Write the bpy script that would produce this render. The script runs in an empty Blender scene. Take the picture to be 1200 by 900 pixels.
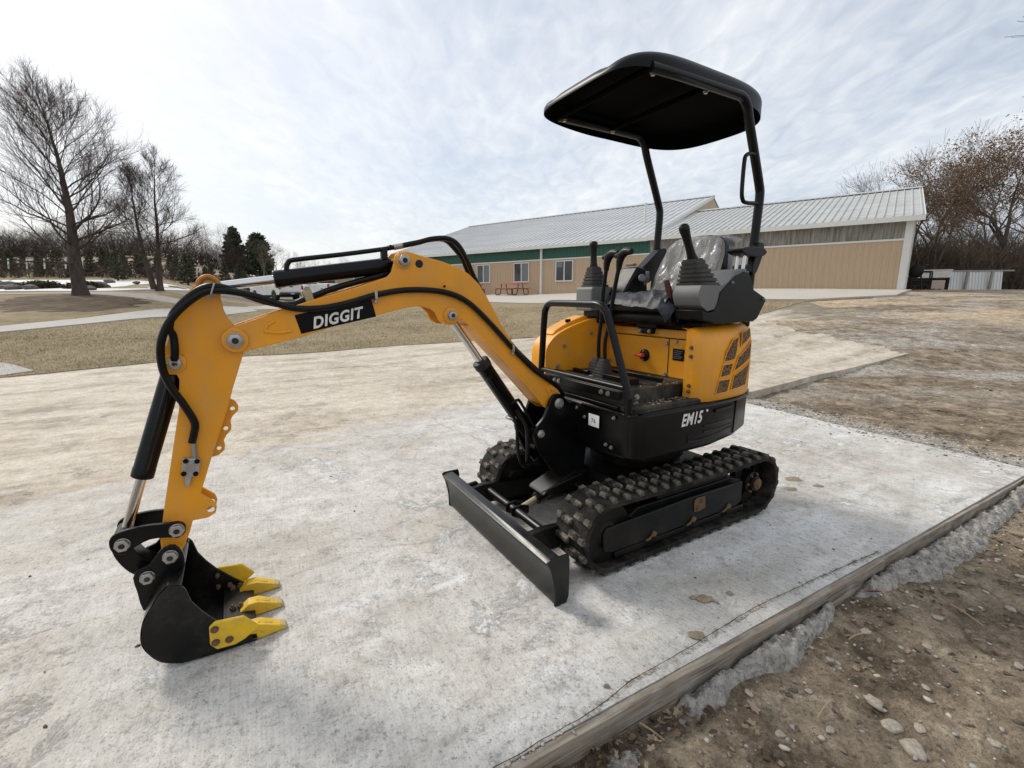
import bpy, bmesh, math, random
import numpy as np
from mathutils import Vector, Matrix, noise, geometry
random.seed(7); rng = np.random.default_rng(7)
R = math.radians
sc = bpy.context.scene
col = sc.collection

# ------------------------------------------------------------ camera
cam_d = bpy.data.cameras.new('camera'); cam = bpy.data.objects.new('camera', cam_d); col.objects.link(cam)
cam_d.sensor_width = 36; cam_d.lens = 16.2; cam_d.clip_start = .05; cam_d.clip_end = 3000
cam.location = (0, 0, 1.3); cam.rotation_euler = (R(90) - math.atan(104/540), 0, 0)
sc.camera = cam

# ------------------------------------------------------------ sky
SUN_EL, SUN_AZ = R(43), math.atan2(.55, -.80)          # azimuth of the direction towards the sun
w = bpy.data.worlds.new('World'); sc.world = w; w.use_nodes = True
nt = w.node_tree; nt.nodes.clear()
def N(t, **k):
    n = nt.nodes.new(t)
    for a, b in k.items(): setattr(n, a, b)
    return n
out = N('ShaderNodeOutputWorld'); bg = N('ShaderNodeBackground'); bg.inputs[1].default_value = .1
sky = N('ShaderNodeTexSky', sky_type='NISHITA'); sky.sun_disc = False
sky.sun_elevation = SUN_EL; sky.sun_rotation = R(90) - SUN_AZ
sky.air_density = 1; sky.dust_density = 2.5; sky.ozone_density = 1
tc = N('ShaderNodeTexCoord'); sep = N('ShaderNodeSeparateXYZ')
nt.links.new(tc.outputs['Generated'], sep.inputs[0])
def M(op, a, b=None):
    n = N('ShaderNodeMath', operation=op)
    for i, v in enumerate((a, b)):
        if v is None: continue
        if isinstance(v, (int, float)): n.inputs[i].default_value = v
        else: nt.links.new(v, n.inputs[i])
    return n.outputs[0]
zz = M('ADD', M('MAXIMUM', sep.outputs[2], 0.0), .13)      # a thin cloud layer seen in perspective
px_, py_ = M('DIVIDE', sep.outputs[0], zz), M('DIVIDE', sep.outputs[1], zz)
cmb = N('ShaderNodeCombineXYZ'); nt.links.new(px_, cmb.inputs[0]); nt.links.new(py_, cmb.inputs[1])
def cloudnoise(scale, detail, rough, sx=1, sy=1, rz=0, dist=0):
    mp = N('ShaderNodeMapping'); mp.inputs['Scale'].default_value = (sx, sy, 1); mp.inputs['Rotation'].default_value = (0, 0, rz)
    nt.links.new(cmb.outputs[0], mp.inputs[0])
    n = N('ShaderNodeTexNoise'); n.inputs['Scale'].default_value = scale; n.inputs['Detail'].default_value = detail
    n.inputs['Roughness'].default_value = rough; n.inputs['Distortion'].default_value = dist
    nt.links.new(mp.outputs[0], n.inputs[0]); return n.outputs[0]
n1 = cloudnoise(1.1, 5, .55, 1, .6, .5, .3)
n2 = cloudnoise(7.5, 4, .55, 1.6, .8, .35, .6)
n3 = cloudnoise(.45, 2, .5)
mixn = M('ADD', M('ADD', M('MULTIPLY', n1, .45), M('MULTIPLY', n2, .27)), M('MULTIPLY', n3, .36))
ramp = N('ShaderNodeValToRGB'); nt.links.new(mixn, ramp.inputs[0])
cr = ramp.color_ramp; cr.elements[0].position = .38; cr.elements[1].position = .70
cr.elements[0].color = (.50, .50, .50, 1); cr.elements[1].color = (.97, .97, .97, 1)
cloudc = N('ShaderNodeValToRGB'); nt.links.new(mixn, cloudc.inputs[0])
e = cloudc.color_ramp.elements; e[0].position = .36; e[1].position = .68
e[0].color = (.62, .68, .765, 1); e[1].color = (.97, .98, .985, 1)
sc_ = N('ShaderNodeVectorMath', operation='SCALE'); nt.links.new(cloudc.outputs[0], sc_.inputs[0]); sc_.inputs['Scale'].default_value = 7.7
mx = N('ShaderNodeMix', data_type='RGBA'); nt.links.new(ramp.outputs[0], mx.inputs[0])
nt.links.new(sky.outputs[0], mx.inputs[6]); nt.links.new(sc_.outputs[0], mx.inputs[7])
nt.links.new(mx.outputs[2], bg.inputs[0]); nt.links.new(bg.outputs[0], out.inputs[0])

# ------------------------------------------------------------ sun (veiled by thin cloud)
sd = bpy.data.lights.new('sun', 'SUN'); sd.energy = 1.75; sd.angle = R(14); sd.color = (1, .95, .87)
so = bpy.data.objects.new('sun', sd); col.objects.link(so)
sv = Vector((math.cos(SUN_EL)*math.cos(SUN_AZ), math.cos(SUN_EL)*math.sin(SUN_AZ), math.sin(SUN_EL)))
so.rotation_euler = sv.to_track_quat('Z', 'Y').to_euler(); so.location = (-20, 15, 30)
sc.view_settings.view_transform = 'Standard'; sc.view_settings.look = 'None'
sc.view_settings.exposure = 0.50; sc.view_settings.gamma = 1; sc.view_settings.use_curve_mapping = False

# ------------------------------------------------------------ materials
MATS = {}
class NT:
    """small node-tree helper"""
    def __init__(s, name):
        s.m = bpy.data.materials.new(name); s.m.use_nodes = True; s.t = s.m.node_tree; s.t.nodes.clear()
        s.out = s.t.nodes.new('ShaderNodeOutputMaterial'); s.b = s.t.nodes.new('ShaderNodeBsdfPrincipled')
        s.t.links.new(s.b.outputs[0], s.out.inputs[0]); MATS[name] = s.m
        s.tc = s.t.nodes.new('ShaderNodeTexCoord')
    def link(s, a, b): s.t.links.new(a, b)
    def coord(s, kind='Object', scale=(1, 1, 1), rot=(0, 0, 0)):
        mp = s.t.nodes.new('ShaderNodeMapping'); mp.inputs['Scale'].default_value = scale; mp.inputs['Rotation'].default_value = rot
        if kind == 'World':
            g = s.t.nodes.new('ShaderNodeNewGeometry'); s.link(g.outputs['Position'], mp.inputs[0])
        else: s.link(s.tc.outputs[kind], mp.inputs[0])
        return mp.outputs[0]
    def noise(s, c, scale, detail=4, rough=.55, dist=0):
        n = s.t.nodes.new('ShaderNodeTexNoise'); s.link(c, n.inputs[0]); n.inputs['Scale'].default_value = scale
        n.inputs['Detail'].default_value = detail; n.inputs['Roughness'].default_value = rough; n.inputs['Distortion'].default_value = dist
        return n.outputs[0]
    def voro(s, c, scale, feature='F1', o=0):
        n = s.t.nodes.new('ShaderNodeTexVoronoi'); n.feature = feature; s.link(c, n.inputs[0]); n.inputs['Scale'].default_value = scale
        return n.outputs[o]
    def ramp(s, f, stops):
        n = s.t.nodes.new('ShaderNodeValToRGB'); s.link(f, n.inputs[0]); el = n.color_ramp.elements
        while len(el) > len(stops): el.remove(el[-1])
        while len(el) < len(stops): el.new(1)
        for e, (p, c) in zip(el, stops):
            e.position = p; e.color = (c, c, c, 1) if isinstance(c, (int, float)) else (*c, 1)
        return n.outputs[0]
    def mix(s, f, a, b, mode='MIX'):
        n = s.t.nodes.new('ShaderNodeMix'); n.data_type = 'RGBA'; n.blend_type = mode
        for i, v in ((0, f), (6, a), (7, b)):
            if isinstance(v, (int, float)): n.inputs[i].default_value = v
            elif isinstance(v, tuple): n.inputs[i].default_value = (*v, 1)
            else: s.link(v, n.inputs[i])
        return n.outputs[2]
    def math(s, op, a, b=0.0):
        n = s.t.nodes.new('ShaderNodeMath'); n.operation = op
        for i, v in enumerate((a, b)):
            if isinstance(v, (int, float)): n.inputs[i].default_value = v
            else: s.link(v, n.inputs[i])
        return n.outputs[0]
    def bump(s, f, strength=.3, dist=.01):
        n = s.t.nodes.new('ShaderNodeBump'); n.inputs['Strength'].default_value = strength; n.inputs['Distance'].default_value = dist
        s.link(f, n.inputs['Height']); s.link(n.outputs[0], s.b.inputs['Normal'])
    def set(s, color=None, rough=None, metal=None, spec=None, coat=None, trans=None, alpha=None):
        for k, v in (('Base Color', color), ('Roughness', rough), ('Metallic', metal), ('Specular IOR Level', spec), ('Coat Weight', coat), ('Transmission Weight', trans), ('Alpha', alpha)):
            if v is None: continue
            if isinstance(v, (int, float)): s.b.inputs[k].default_value = v
            elif isinstance(v, tuple): s.b.inputs[k].default_value = (*v, 1)
            else: s.link(v, s.b.inputs[k])
        return s.m

def worn(name, base, dirt, rough=.4, amount=.35, scale=9, metal=0, spec=.5, coat=0, bump=.05, fine=90, chips=False):
    """paint or plastic with dust patches and fine wear"""
    n = NT(name); c = n.coord()
    a = n.noise(c, scale, 5, .6); f = n.noise(c, fine, 3, .6)
    m = n.math('MULTIPLY', n.ramp(a, [(.42, 0), (.72, 1)]), n.ramp(f, [(.3, .25), (.7, 1)]))
    m = n.math('MULTIPLY', m, amount)
    v = n.ramp(n.noise(c, scale*.35, 3), [(.3, .88), (.7, 1.08)])
    cb = n.mix(1, base, v, 'MULTIPLY')
    if chips:
        ch = n.math('MULTIPLY', n.ramp(n.noise(c, 26, 4, .7, .4), [(.69, 0), (.715, 1)]), n.ramp(n.noise(c, 5, 3), [(.45, 0), (.55, 1)])); cb = n.mix(ch, cb, (.07, .04, .02))
        rn = n.t.nodes.new('ShaderNodeMapping'); n.link(n.tc.outputs['Object'], rn.inputs[0]); rn.inputs['Scale'].default_value = (1, 1, .12); cb = n.mix(n.ramp(n.noise(rn.outputs[0], 30, 4, .6), [(.52, 0), (.75, .22)]), cb, dirt)
    n.set(n.mix(m, cb, dirt), n.math('ADD', n.math('MULTIPLY', m, .45), rough), metal, spec, coat)
    if bump: n.bump(f, bump, .002)
    return n.m
ORANGE = worn('orange_paint', (.80, .33, .012), (.42, .28, .14), .40, .42, 7, coat=.05, bump=.04, spec=.4, chips=True)
BLACK = worn('black_paint', (.0022, .0025, .003), (.05, .047, .04), .28, .10, 8, bump=.02, spec=.24)
SATIN = worn('satin_black_steel', (.0028, .0028, .0032), (.05, .045, .04), .34, .10, 10, bump=.05, spec=.26)
CANOPY = worn('canopy_plastic', (.0018, .002, .0022), (.008, .008, .008), .36, .08, 5, bump=.02, spec=.18)
UNDERSHADE = worn('canopy_underside_shade', (.0012, .0012, .0013), (.004, .004, .004), .85, .1, 5, bump=0, spec=.04)  # canopy black made darker and duller, underside shade put into the colour
GRIM = worn('grimy_deck', (.008, .0075, .007), (.20, .16, .12), .55, .55, 6, bump=.1, spec=.35)
FRAME = worn('dusty_black_frame', (.003, .0033, .0036), (.15, .12, .085), .42, .16, 7, bump=.08, spec=.22)
BLADE = worn('scuffed_blade_steel', (.006, .007, .007), (.10, .088, .07), .30, .26, 9, bump=.06, spec=.36)
RUBBER = worn('track_rubber', (.006, .006, .0056), (.20, .165, .125), .7, .36, 14, spec=.2, bump=.25, fine=60)
LUGR = worn('dusty_lug_rubber', (.010, .0095, .009), (.34, .295, .235), .75, .95, 15, spec=.2, bump=.3, fine=55)
RUST = worn('rusty_mud', (.12, .065, .03), (.25, .16, .09), .85, .6, 20, bump=.4)
HOSE = worn('hose_rubber', (.0028, .0028, .003), (.04, .038, .036), .36, .10, 20, bump=.03, spec=.24)
GREY = worn('grey_plastic', (.13, .13, .127), (.26, .25, .235), .5, .3, 10)
BOOT = worn('rubber_boot', (.028, .025, .022), (.13, .11, .09), .6, .35, 18)
GRIP = worn('grip_plastic', (.0035, .0035, .004), (.03, .03, .028), .42, .12, 18, spec=.26)
ZINC = worn('zinc_bolt', (.42, .41, .39), (.20, .15, .10), .38, .4, 40, metal=.8)
STEEL = worn('chrome_rod', (.62, .62, .62), (.35, .33, .30), .16, .12, 12, metal=1)
BRASS = worn('brass_fitting', (.42, .36, .22), (.25, .2, .13), .4, .3, 40, metal=.6)
YELL = worn('yellow_tooth_paint', (.74, .46, .012), (.30, .22, .12), .48, .6, 20, chips=True)
WORNTIP = worn('scraped_tooth_tip', (.50, .36, .14), (.45, .40, .33), .6, .7, 40)
REDP = worn('red_plastic', (.62, .045, .03), (.4, .1, .08), .4, .2, 30)
DKRED = worn('dark_red_grip', (.075, .012, .012), (.1, .05, .04), .45, .2, 30)
WHITE = worn('white_vinyl', (.78, .78, .76), (.5, .47, .42), .45, .25, 40)
DECAL = worn('black_decal', (.0025, .0025, .003), (.01, .01, .01), .4, .1, 30, spec=.15)
SILV = worn('silver_letters', (.78, .77, .75), (.4, .38, .34), .4, .25, 60)
n = NT('perforated_mesh'); c = n.coord('Object')
v = n.voro(c, 75, 'F1'); n.set(n.ramp(v, [(.34, (.006, .004, .003)), (.5, (.16, .085, .03))]), .7); n.bump(v, .6, .003); MESH = n.m
# clear crumpled film over the seat
n = NT('plastic_film'); c = n.coord()
c = n.coord('Object', (1, 1.2, .4)); f = n.noise(c, 9, 4, .6, 1.0); n.set((.70, .71, .72), .16, 0, .6, alpha=n.ramp(f, [(.40, .05), (.66, .50)])); n.bump(n.noise(c, 24, 3, .6, .8), .35, .006); FILM = n.m
n = NT('crumpled_dark_sheet'); c = n.coord()
f = n.noise(c, 14, 4, .6, 1.4); n.set(n.ramp(f, [(.4, (.012, .013, .019)), (.7, (.05, .053, .064))]), .5, 0, .35); n.bump(f, .6, .01); SHEET = n.m

def simple(name, color, rough=.7, metal=0, var=.12, scale=6, bump=.1, fine=80, spec=.4):
    n = NT(name); c = n.coord()
    a = n.noise(c, scale, 4, .6); f = n.noise(c, fine, 3, .6)
    v = n.math('ADD', n.math('MULTIPLY', a, var*2), 1-var); v2 = n.math('ADD', n.math('MULTIPLY', f, var*1.4), 1-var*.7)
    n.set(n.mix(1, n.mix(1, color, n.ramp(v, [(0, 0), (1, 1)]) if False else v, 'MULTIPLY'), v2, 'MULTIPLY'), rough, metal, spec)
    if bump: n.bump(f, bump, .004)
    return n.m

# ------------------------------------------------------------ mesh helpers
class MB:
    def __init__(s): s.v = []; s.f = []
    def add(s, vs, fs):
        o = len(s.v); s.v += [tuple(map(float, p)) for p in vs]; s.f += [tuple(i+o for i in q) for q in fs]; return s
    def box(s, c, d, rot=None):
        x, y, z = (k/2 for k in d)
        vs = [Vector((sx*x, sy*y, sz*z)) for sx in (-1, 1) for sy in (-1, 1) for sz in (-1, 1)]
        if rot is not None: vs = [rot @ p for p in vs]
        return s.add([p+Vector(c) for p in vs], [(0, 1, 3, 2), (4, 6, 7, 5), (0, 4, 5, 1), (2, 3, 7, 6), (0, 2, 6, 4), (1, 5, 7, 3)])
    def bb(s, x0, x1, y0, y1, z0, z1): return s.box(((x0+x1)/2, (y0+y1)/2, (z0+z1)/2), (abs(x1-x0), abs(y1-y0), abs(z1-z0)))
    def cyl(s, a, b, r0, r1=None, n=20, cap=True):
        a, b = Vector(a), Vector(b); r1 = r0 if r1 is None else r1
        q = (b-a).to_track_quat('Z', 'Y'); vs = []
        for p, r in ((a, r0), (b, r1)):
            for i in range(n):
                t = 2*math.pi*i/n; vs.append(p+q @ Vector((r*math.cos(t), r*math.sin(t), 0)))
        fs = [(i, (i+1) % n, n+(i+1) % n, n+i) for i in range(n)]
        if cap: fs += [tuple(range(n-1, -1, -1)), tuple(range(n, 2*n))]
        return s.add(vs, fs)
    def lathe(s, a, d, prof, n=24):
        """prof: (distance along d, radius)"""
        a = Vector(a); d = Vector(d).normalized(); q = d.to_track_quat('Z', 'Y'); vs = []; k = len(prof)
        for (h, r) in prof:
            for i in range(n):
                t = 2*math.pi*i/n; vs.append(a+d*h+q @ Vector((r*math.cos(t), r*math.sin(t), 0)))
        fs = [(j*n+i, j*n+(i+1) % n, (j+1)*n+(i+1) % n, (j+1)*n+i) for j in range(k-1) for i in range(n)]
        fs += [tuple(range(n-1, -1, -1)), tuple(range((k-1)*n, k*n))]
        return s.add(vs, fs)
    def tube(s, pts, r, n=10, smooth=0, cap=True):
        P = [Vector(p) for p in pts]
        if smooth: P = catmull(P, smooth)
        rs = r if isinstance(r, (list, tuple)) else [r]*len(P)
        vs = []; k = len(P); up = Vector((0, 0, 1)); prev = None
        for i in range(k):
            t = (P[min(i+1, k-1)]-P[max(i-1, 0)]).normalized()
            if prev is None:
                x = t.cross(up);
                if x.length < .1: x = t.cross(Vector((0, 1, 0)))
            else: x = prev - t*prev.dot(t)
            x.normalize(); prev = x; y = t.cross(x)
            for j in range(n):
                a = 2*math.pi*j/n; vs.append(P[i]+(x*math.cos(a)+y*math.sin(a))*rs[i])
        fs = [(i*n+j, i*n+(j+1) % n, (i+1)*n+(j+1) % n, (i+1)*n+j) for i in range(k-1) for j in range(n)]
        if cap: fs += [tuple(range(n-1, -1, -1)), tuple(range((k-1)*n, k*n))]
        return s.add(vs, fs)
    def prism(s, prof, a0, a1, axis='y', holes=()):
        """extrude a 2-D outline: axis y -> outline is (x, z); axis z -> (x, y); axis x -> (y, z)"""
        def p3(p, h): return {'y': (p[0], h, p[1]), 'z': (p[0], p[1], h), 'x': (h, p[0], p[1])}[axis]
        loops = [list(prof)]+[list(h) for h in holes]
        pts = []; edges = []
        for lp in loops:
            o = len(pts); pts += [Vector(q) for q in lp]; edges += [(o+i, o+(i+1) % len(lp)) for i in range(len(lp))]
        r = geometry.delaunay_2d_cdt(pts, edges, [], 0, 1e-6)
        if holes:
            fcs = []
            for f in r[2]:
                cx = sum((r[0][i] for i in f), Vector((0, 0)))/len(f)
                if inside(cx, prof) and not any(inside(cx, h) for h in holes): fcs.append(f)
        else: fcs = [f for f in r[2] if inside(sum((r[0][i] for i in f), Vector((0, 0)))/len(f), prof)]
        n = len(r[0]); vs = [p3(q, a0) for q in r[0]]+[p3(q, a1) for q in r[0]]
        fs = [tuple(f) for f in fcs]+[tuple(n+i for i in reversed(f)) for f in fcs]
        cnt = {}
        for f in fcs:
            for i in range(len(f)):
                a, b = f[i], f[(i+1) % len(f)]; cnt[(a, b)] = 1
        for (a, b) in cnt:
            if (b, a) not in cnt: fs.append((b, a, n+a, n+b))
        return s.add(vs, fs)
    def build(s, name, mat, parent=None, bevel=0, smooth=40, seg=2, mod=None):
        me = bpy.data.meshes.new(name); me.from_pydata(s.v, [], s.f)
        bm = bmesh.new(); bm.from_mesh(me); bmesh.ops.recalc_face_normals(bm, faces=bm.faces); bm.to_mesh(me); bm.free()
        return link(name, me, mat, parent, bevel, smooth, seg)
def link(name, me, mat, parent=None, bevel=0, smooth=40, seg=2):
    for m in (mat if isinstance(mat, (list, tuple)) else [mat]): me.materials.append(m)
    if smooth:
        me.polygons.foreach_set('use_smooth', [True]*len(me.polygons)); me.set_sharp_from_angle(angle=R(smooth))
    o = bpy.data.objects.new(name, me); col.objects.link(o)
    if parent is not None: o.parent = parent
    if bevel:
        b = o.modifiers.new('bevel', 'BEVEL'); b.width = bevel; b.segments = seg; b.limit_method = 'ANGLE'; b.angle_limit = R(35); b.harden_normals = False
    return o
def inside(p, poly):
    x, y = p[0], p[1]; c = False; j = len(poly)-1
    for i in range(len(poly)):
        xi, yi = poly[i][0], poly[i][1]; xj, yj = poly[j][0], poly[j][1]
        if (yi > y) != (yj > y) and x < (xj-xi)*(y-yi)/(yj-yi)+xi: c = not c
        j = i
    return c
def inside_np(Q, poly):
    Q = np.asarray(Q, float); x, y = Q[:, 0], Q[:, 1]; c = np.zeros(len(Q), bool); j = len(poly)-1
    for i in range(len(poly)):
        xi, yi = poly[i][0], poly[i][1]; xj, yj = poly[j][0], poly[j][1]
        if yi != yj: c ^= ((yi > y) != (yj > y)) & (x < (xj-xi)*(y-yi)/(yj-yi)+xi)
        j = i
    return c
def catmull(P, k):
    o = []; Q = [P[0]*2-P[1]]+P+[P[-1]*2-P[-2]]
    for i in range(1, len(Q)-2):
        a, b, c, d = Q[i-1], Q[i], Q[i+1], Q[i+2]
        for j in range(k):
            t = j/k; o.append(.5*((2*b)+(c-a)*t+(2*a-5*b+4*c-d)*t*t+(3*b-a-3*c+d)*t**3))
    o.append(P[-1]); return o
def smooth2(pts, k=4, closed=False):
    P = [Vector((*p, 0)) for p in pts]
    if closed:
        Q = [P[-1]]+P+[P[0], P[1]]; o = []
        for i in range(1, len(Q)-2):
            a, b, c, d = Q[i-1], Q[i], Q[i+1], Q[i+2]
            for j in range(k):
                t = j/k; o.append(.5*((2*b)+(c-a)*t+(2*a-5*b+4*c-d)*t*t+(3*b-a-3*c+d)*t**3))
        return [(p.x, p.y) for p in o]
    return [(p.x, p.y) for p in catmull(P, k)]
def circ(cx, cy, r, n=14): return [(cx+r*math.cos(2*math.pi*i/n), cy+r*math.sin(2*math.pi*i/n)) for i in range(n)]
def arc(cx, cy, r, a0, a1, n=8): return [(cx+r*math.cos(R(a0+(a1-a0)*i/n)), cy+r*math.sin(R(a0+(a1-a0)*i/n))) for i in range(n+1)]
def empty(name, loc=(0, 0, 0), rz=0):
    o = bpy.data.objects.new(name, None); col.objects.link(o); o.location = loc; o.rotation_euler = (0, 0, rz); o.empty_display_size = .2; return o
def tag(o, label, cat=None, group=None, kind=None):
    o['label'] = label
    if cat: o['category'] = cat
    if group: o['group'] = group
    if kind: o['kind'] = kind
    return o
def copy_tree(o, parent=None):
    c = o.copy(); col.objects.link(c); c.parent = parent
    for ch in list(o.children): copy_tree(ch, c)
    return c
def text_mesh(body, size=1, bold=.0, shear=0, xs=1, sp=1):
    cu = bpy.data.curves.new('lettering', 'FONT'); cu.body = body; cu.size = size; cu.offset = bold; cu.shear = shear; cu.extrude = 0.0
    cu.space_character = sp; cu.align_x = 'CENTER'; cu.align_y = 'CENTER'; cu.resolution_u = 4
    to = bpy.data.objects.new('lettering', cu); col.objects.link(to); dg = bpy.context.evaluated_depsgraph_get()
    me = bpy.data.meshes.new_from_object(to.evaluated_get(dg)); bpy.data.objects.remove(to); bpy.data.curves.remove(cu)
    for v in me.vertices: v.co.x *= xs
    return me
def place_text(name, body, size, origin, right, up, mat, parent, bold=.0, shear=0, xs=1, sp=1):
    me = text_mesh(body, size, bold, shear, xs, sp); r = Vector(right).normalized(); u = Vector(up).normalized(); nn = r.cross(u)
    for v in me.vertices: v.co = Vector(origin)+r*v.co.x+u*v.co.y+nn*v.co.z
    me.materials.clear(); return link(name, me, mat, parent, smooth=0)

# ============================================================ TERRAIN
US = [-1.4, -.8, -.5, -.2, 0, .3, .5, 1.4]
SL = [.075, .075, .028, .05, .063, .11, .15, .155]
CP = [9, 9, .95, 1.35, 1.42, 1.52, 1.6, 1.62]
def T(X, Y):
    X = np.asarray(X, float); Y = np.asarray(Y, float)
    u = np.clip(X/np.maximum(Y, 4.), US[0], US[-1])
    i = np.clip(np.searchsorted(US, u)-1, 0, len(US)-2); U = np.array(US)
    k = (u-U[i])/(U[i+1]-U[i]); k = k*k*(3-2*k)
    s = np.array(SL)[i]*(1-k)+np.array(SL)[i+1]*k; c = np.array(CP)[i]*(1-k)+np.array(CP)[i+1]*k
    d = Y-7.5; d = np.where(d < 30, np.log1p(np.exp(np.clip(d/.6, -60, 60)))*.6, d)
    v = np.maximum(s*d, 1e-6); v = c*(1-np.exp(-(v/c)**3))**(1/3.)
    h = np.clip((-X/np.maximum(Y, 4.)-.3)/.25, 0, 1); e = np.clip(Y-47, 0, 40)
    return v+h*e*.09
def t1(x, y): return float(T(x, y))
def sstep(a, b, x): k = np.clip((x-a)/(b-a), 0, 1); return k*k*(3-2*k)
# slab end line (the slab stops here, loose gravel is heaped against it)
E0, E1 = np.array((3.95, 3.28)), np.array((2.85, 5.6))
def segd(X, Y, a, b):
    d = b-a; t = np.clip(((X-a[0])*d[0]+(Y-a[1])*d[1])/(d@d), 0, 1)
    return np.hypot(X-a[0]-t*d[0], Y-a[1]-t*d[1])
def drop(X, Y):
    dr = .068*(1-sstep(6.2, 10.6, Y+.12*X))
    return dr*(1-.95*np.exp(-(segd(X, Y, E0, E1)/.42)**2))

def lotrise(X, Y): return .036*sstep(9.9, 11.3, X+.35*Y)*sstep(7.6, 8.6, Y)*(1-sstep(11.2, 12.6, Y))
def fbm(P, sc_, octv=4, H=.8):
    return noise.fractal(Vector(P)*sc_, H, 2.1, octv)
def grid_mesh(name, xs, ys, zf, mat, label, kind='structure', cat=None):
    X, Y = np.meshgrid(xs, ys); Z = zf(X, Y); nx, ny = len(xs), len(ys)
    V = np.stack([X, Y, Z], -1).reshape(-1, 3)
    i = np.arange(nx*ny).reshape(ny, nx); q = np.stack([i[:-1, :-1], i[:-1, 1:], i[1:, 1:], i[1:, :-1]], -1).reshape(-1, 4)
    return np_mesh(name, V, q, mat, label, kind, cat)
def np_mesh(name, V, F, mat, label=None, kind=None, cat=None, parent=None, smooth=180, group=None):
    me = bpy.data.meshes.new(name); F = np.asarray(F); V = np.asarray(V, np.float32)
    me.vertices.add(len(V)); me.vertices.foreach_set('co', V.ravel())
    k = F.shape[1]; me.loops.add(F.size); me.loops.foreach_set('vertex_index', F.ravel().astype(np.int32))
    me.polygons.add(len(F)); me.polygons.foreach_set('loop_start', (np.arange(len(F))*k).astype(np.int32))
    me.update(calc_edges=True); me.validate()
    if smooth: me.polygons.foreach_set('use_smooth', [True]*len(me.polygons))
    for m in (mat if isinstance(mat, (list, tuple)) else [mat]): me.materials.append(m)
    o = bpy.data.objects.new(name, me); col.objects.link(o)
    if parent is not None: o.parent = parent
    if label: tag(o, label, cat, group, kind)
    elif kind: o['kind'] = kind
    return o

# ---- dirt
n = NT('dirt'); c = n.coord('World')
big = n.noise(c, .55, 5, .6, .4); mid = n.noise(c, 3.2, 6, .62, .3); fin = n.noise(c, 24, 5, .65); gr = n.voro(c, 60, 'F1')
streak = n.noise(n.coord('World', (.6, 1.3, 1), (0, 0, R(-28))), .9, 8, .7, .7)
colr = n.ramp(mid, [(.32, (.065, .051, .037)), (.47, (.155, .126, .094)), (.64, (.28, .24, .188))])
colr = n.mix(n.ramp(fin, [(.42, 0), (.72, .6)]), colr, (.33, .285, .22)); colr = n.mix(n.ramp(n.noise(c, 60, 4, .75), [(.30, .75), (.48, 0)]), colr, (.055, .044, .033))
grv = n.ramp(n.noise(c, 34, 4, .7), [(.36, (.19, .18, .17)), (.62, (.47, .455, .43))])
sepn = n.t.nodes.new('ShaderNodeSeparateXYZ'); n.link(c, sepn.inputs[0])
# crushed grey stone heaped beside the slab end and further up the lot
dl = n.math('ABSOLUTE', n.math('ADD', n.math('ADD', n.math('MULTIPLY', sepn.outputs[0], .903), n.math('MULTIPLY', sepn.outputs[1], .428)), -4.97-.25))
gm = n.math('SUBTRACT', n.math('MULTIPLY', n.math('SUBTRACT', 1.0, n.math('DIVIDE', dl, .62)), 1.0), n.math('MULTIPLY', n.math('SUBTRACT', mid, .5), 1.5))
gm = n.math('MULTIPLY', n.ramp(gm, [(.15, 0), (.5, 1)]), n.ramp(sepn.outputs[1], [(0, 0), (1, 1)]))
far_g = n.math('MULTIPLY', n.ramp(n.math('DIVIDE', sepn.outputs[1], 12.0), [(.46, 0), (.6, 1)]), n.ramp(streak, [(.44, 0), (.58, .85)]))
colr = n.mix(n.math('MAXIMUM', gm, far_g), colr, grv)
sand = n.math('MULTIPLY', n.ramp(n.math('DIVIDE', sepn.outputs[1], 20.0), [(.47, 0), (.65, 1)]), n.ramp(n.noise(n.coord('World', (.35, 1.2, 1), (0, 0, R(-12))), .8, 5, .6, .6), [(.50, 0), (.60, 1)]))
colr = n.mix(n.math('MULTIPLY', sand, .8), colr, (.43, .35, .24))
grn = n.noise(c, 7, 14, .84)
colr = n.mix(1, colr, n.ramp(grn, [(.37, (.42, .39, .36)), (.47, (1.12, 1.06, .98)), (.53, (1.38, 1.31, 1.21)), (.63, (2.2, 2.1, 1.95))]), 'MULTIPLY')
n.set(colr, .95, 0, .15)
n.bump(n.math('ADD', n.math('MULTIPLY', n.math('ADD', fin, grn), .6), n.math('MULTIPLY', n.noise(c, 85, 3, .6), .6)), 1.0, .03); DIRT = n.m
xs = np.unique(np.concatenate([-np.geomspace(14, 900, 34), np.arange(-14, -1, 1.), np.arange(-1, 5.6, .022), np.geomspace(5.6, 24, 60), np.geomspace(24, 900, 30)]))
ys = np.unique(np.concatenate([np.arange(-30, .4, 3.), np.arange(.4, 4.2, .02), np.geomspace(4.2, 12, 80), np.geomspace(12, 60, 60), np.geomspace(60, 1500, 24)]))
def zground(X, Y):
    Z = T(X, Y)-(.035-.019*sstep(7.6, 9.2, Y+.1*X))-drop(X, Y)+lotrise(X, Y)
    near = (X > -1.5) & (X < 14) & (Y < 16)
    out_ = Z.copy()
    idx = np.argwhere(near)
    for a, b in idx:
        x, y = X[a, b], Y[a, b]
        d = math.hypot(x, y)
        v = .022*fbm((x, y, 0), 2.3, 3)+ .015*fbm((x, y, 3), 9, 2)
        if d < 5.5: v += .009*fbm((x, y, 7), 30, 2)
        out_[a, b] += v*(1-.6*float(sstep(6, 14, y)))
    return out_
ground = grid_mesh('ground', xs, ys, zground, DIRT, 'bare brown dirt lot with cracked soil and crushed stone', 'structure')

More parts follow.
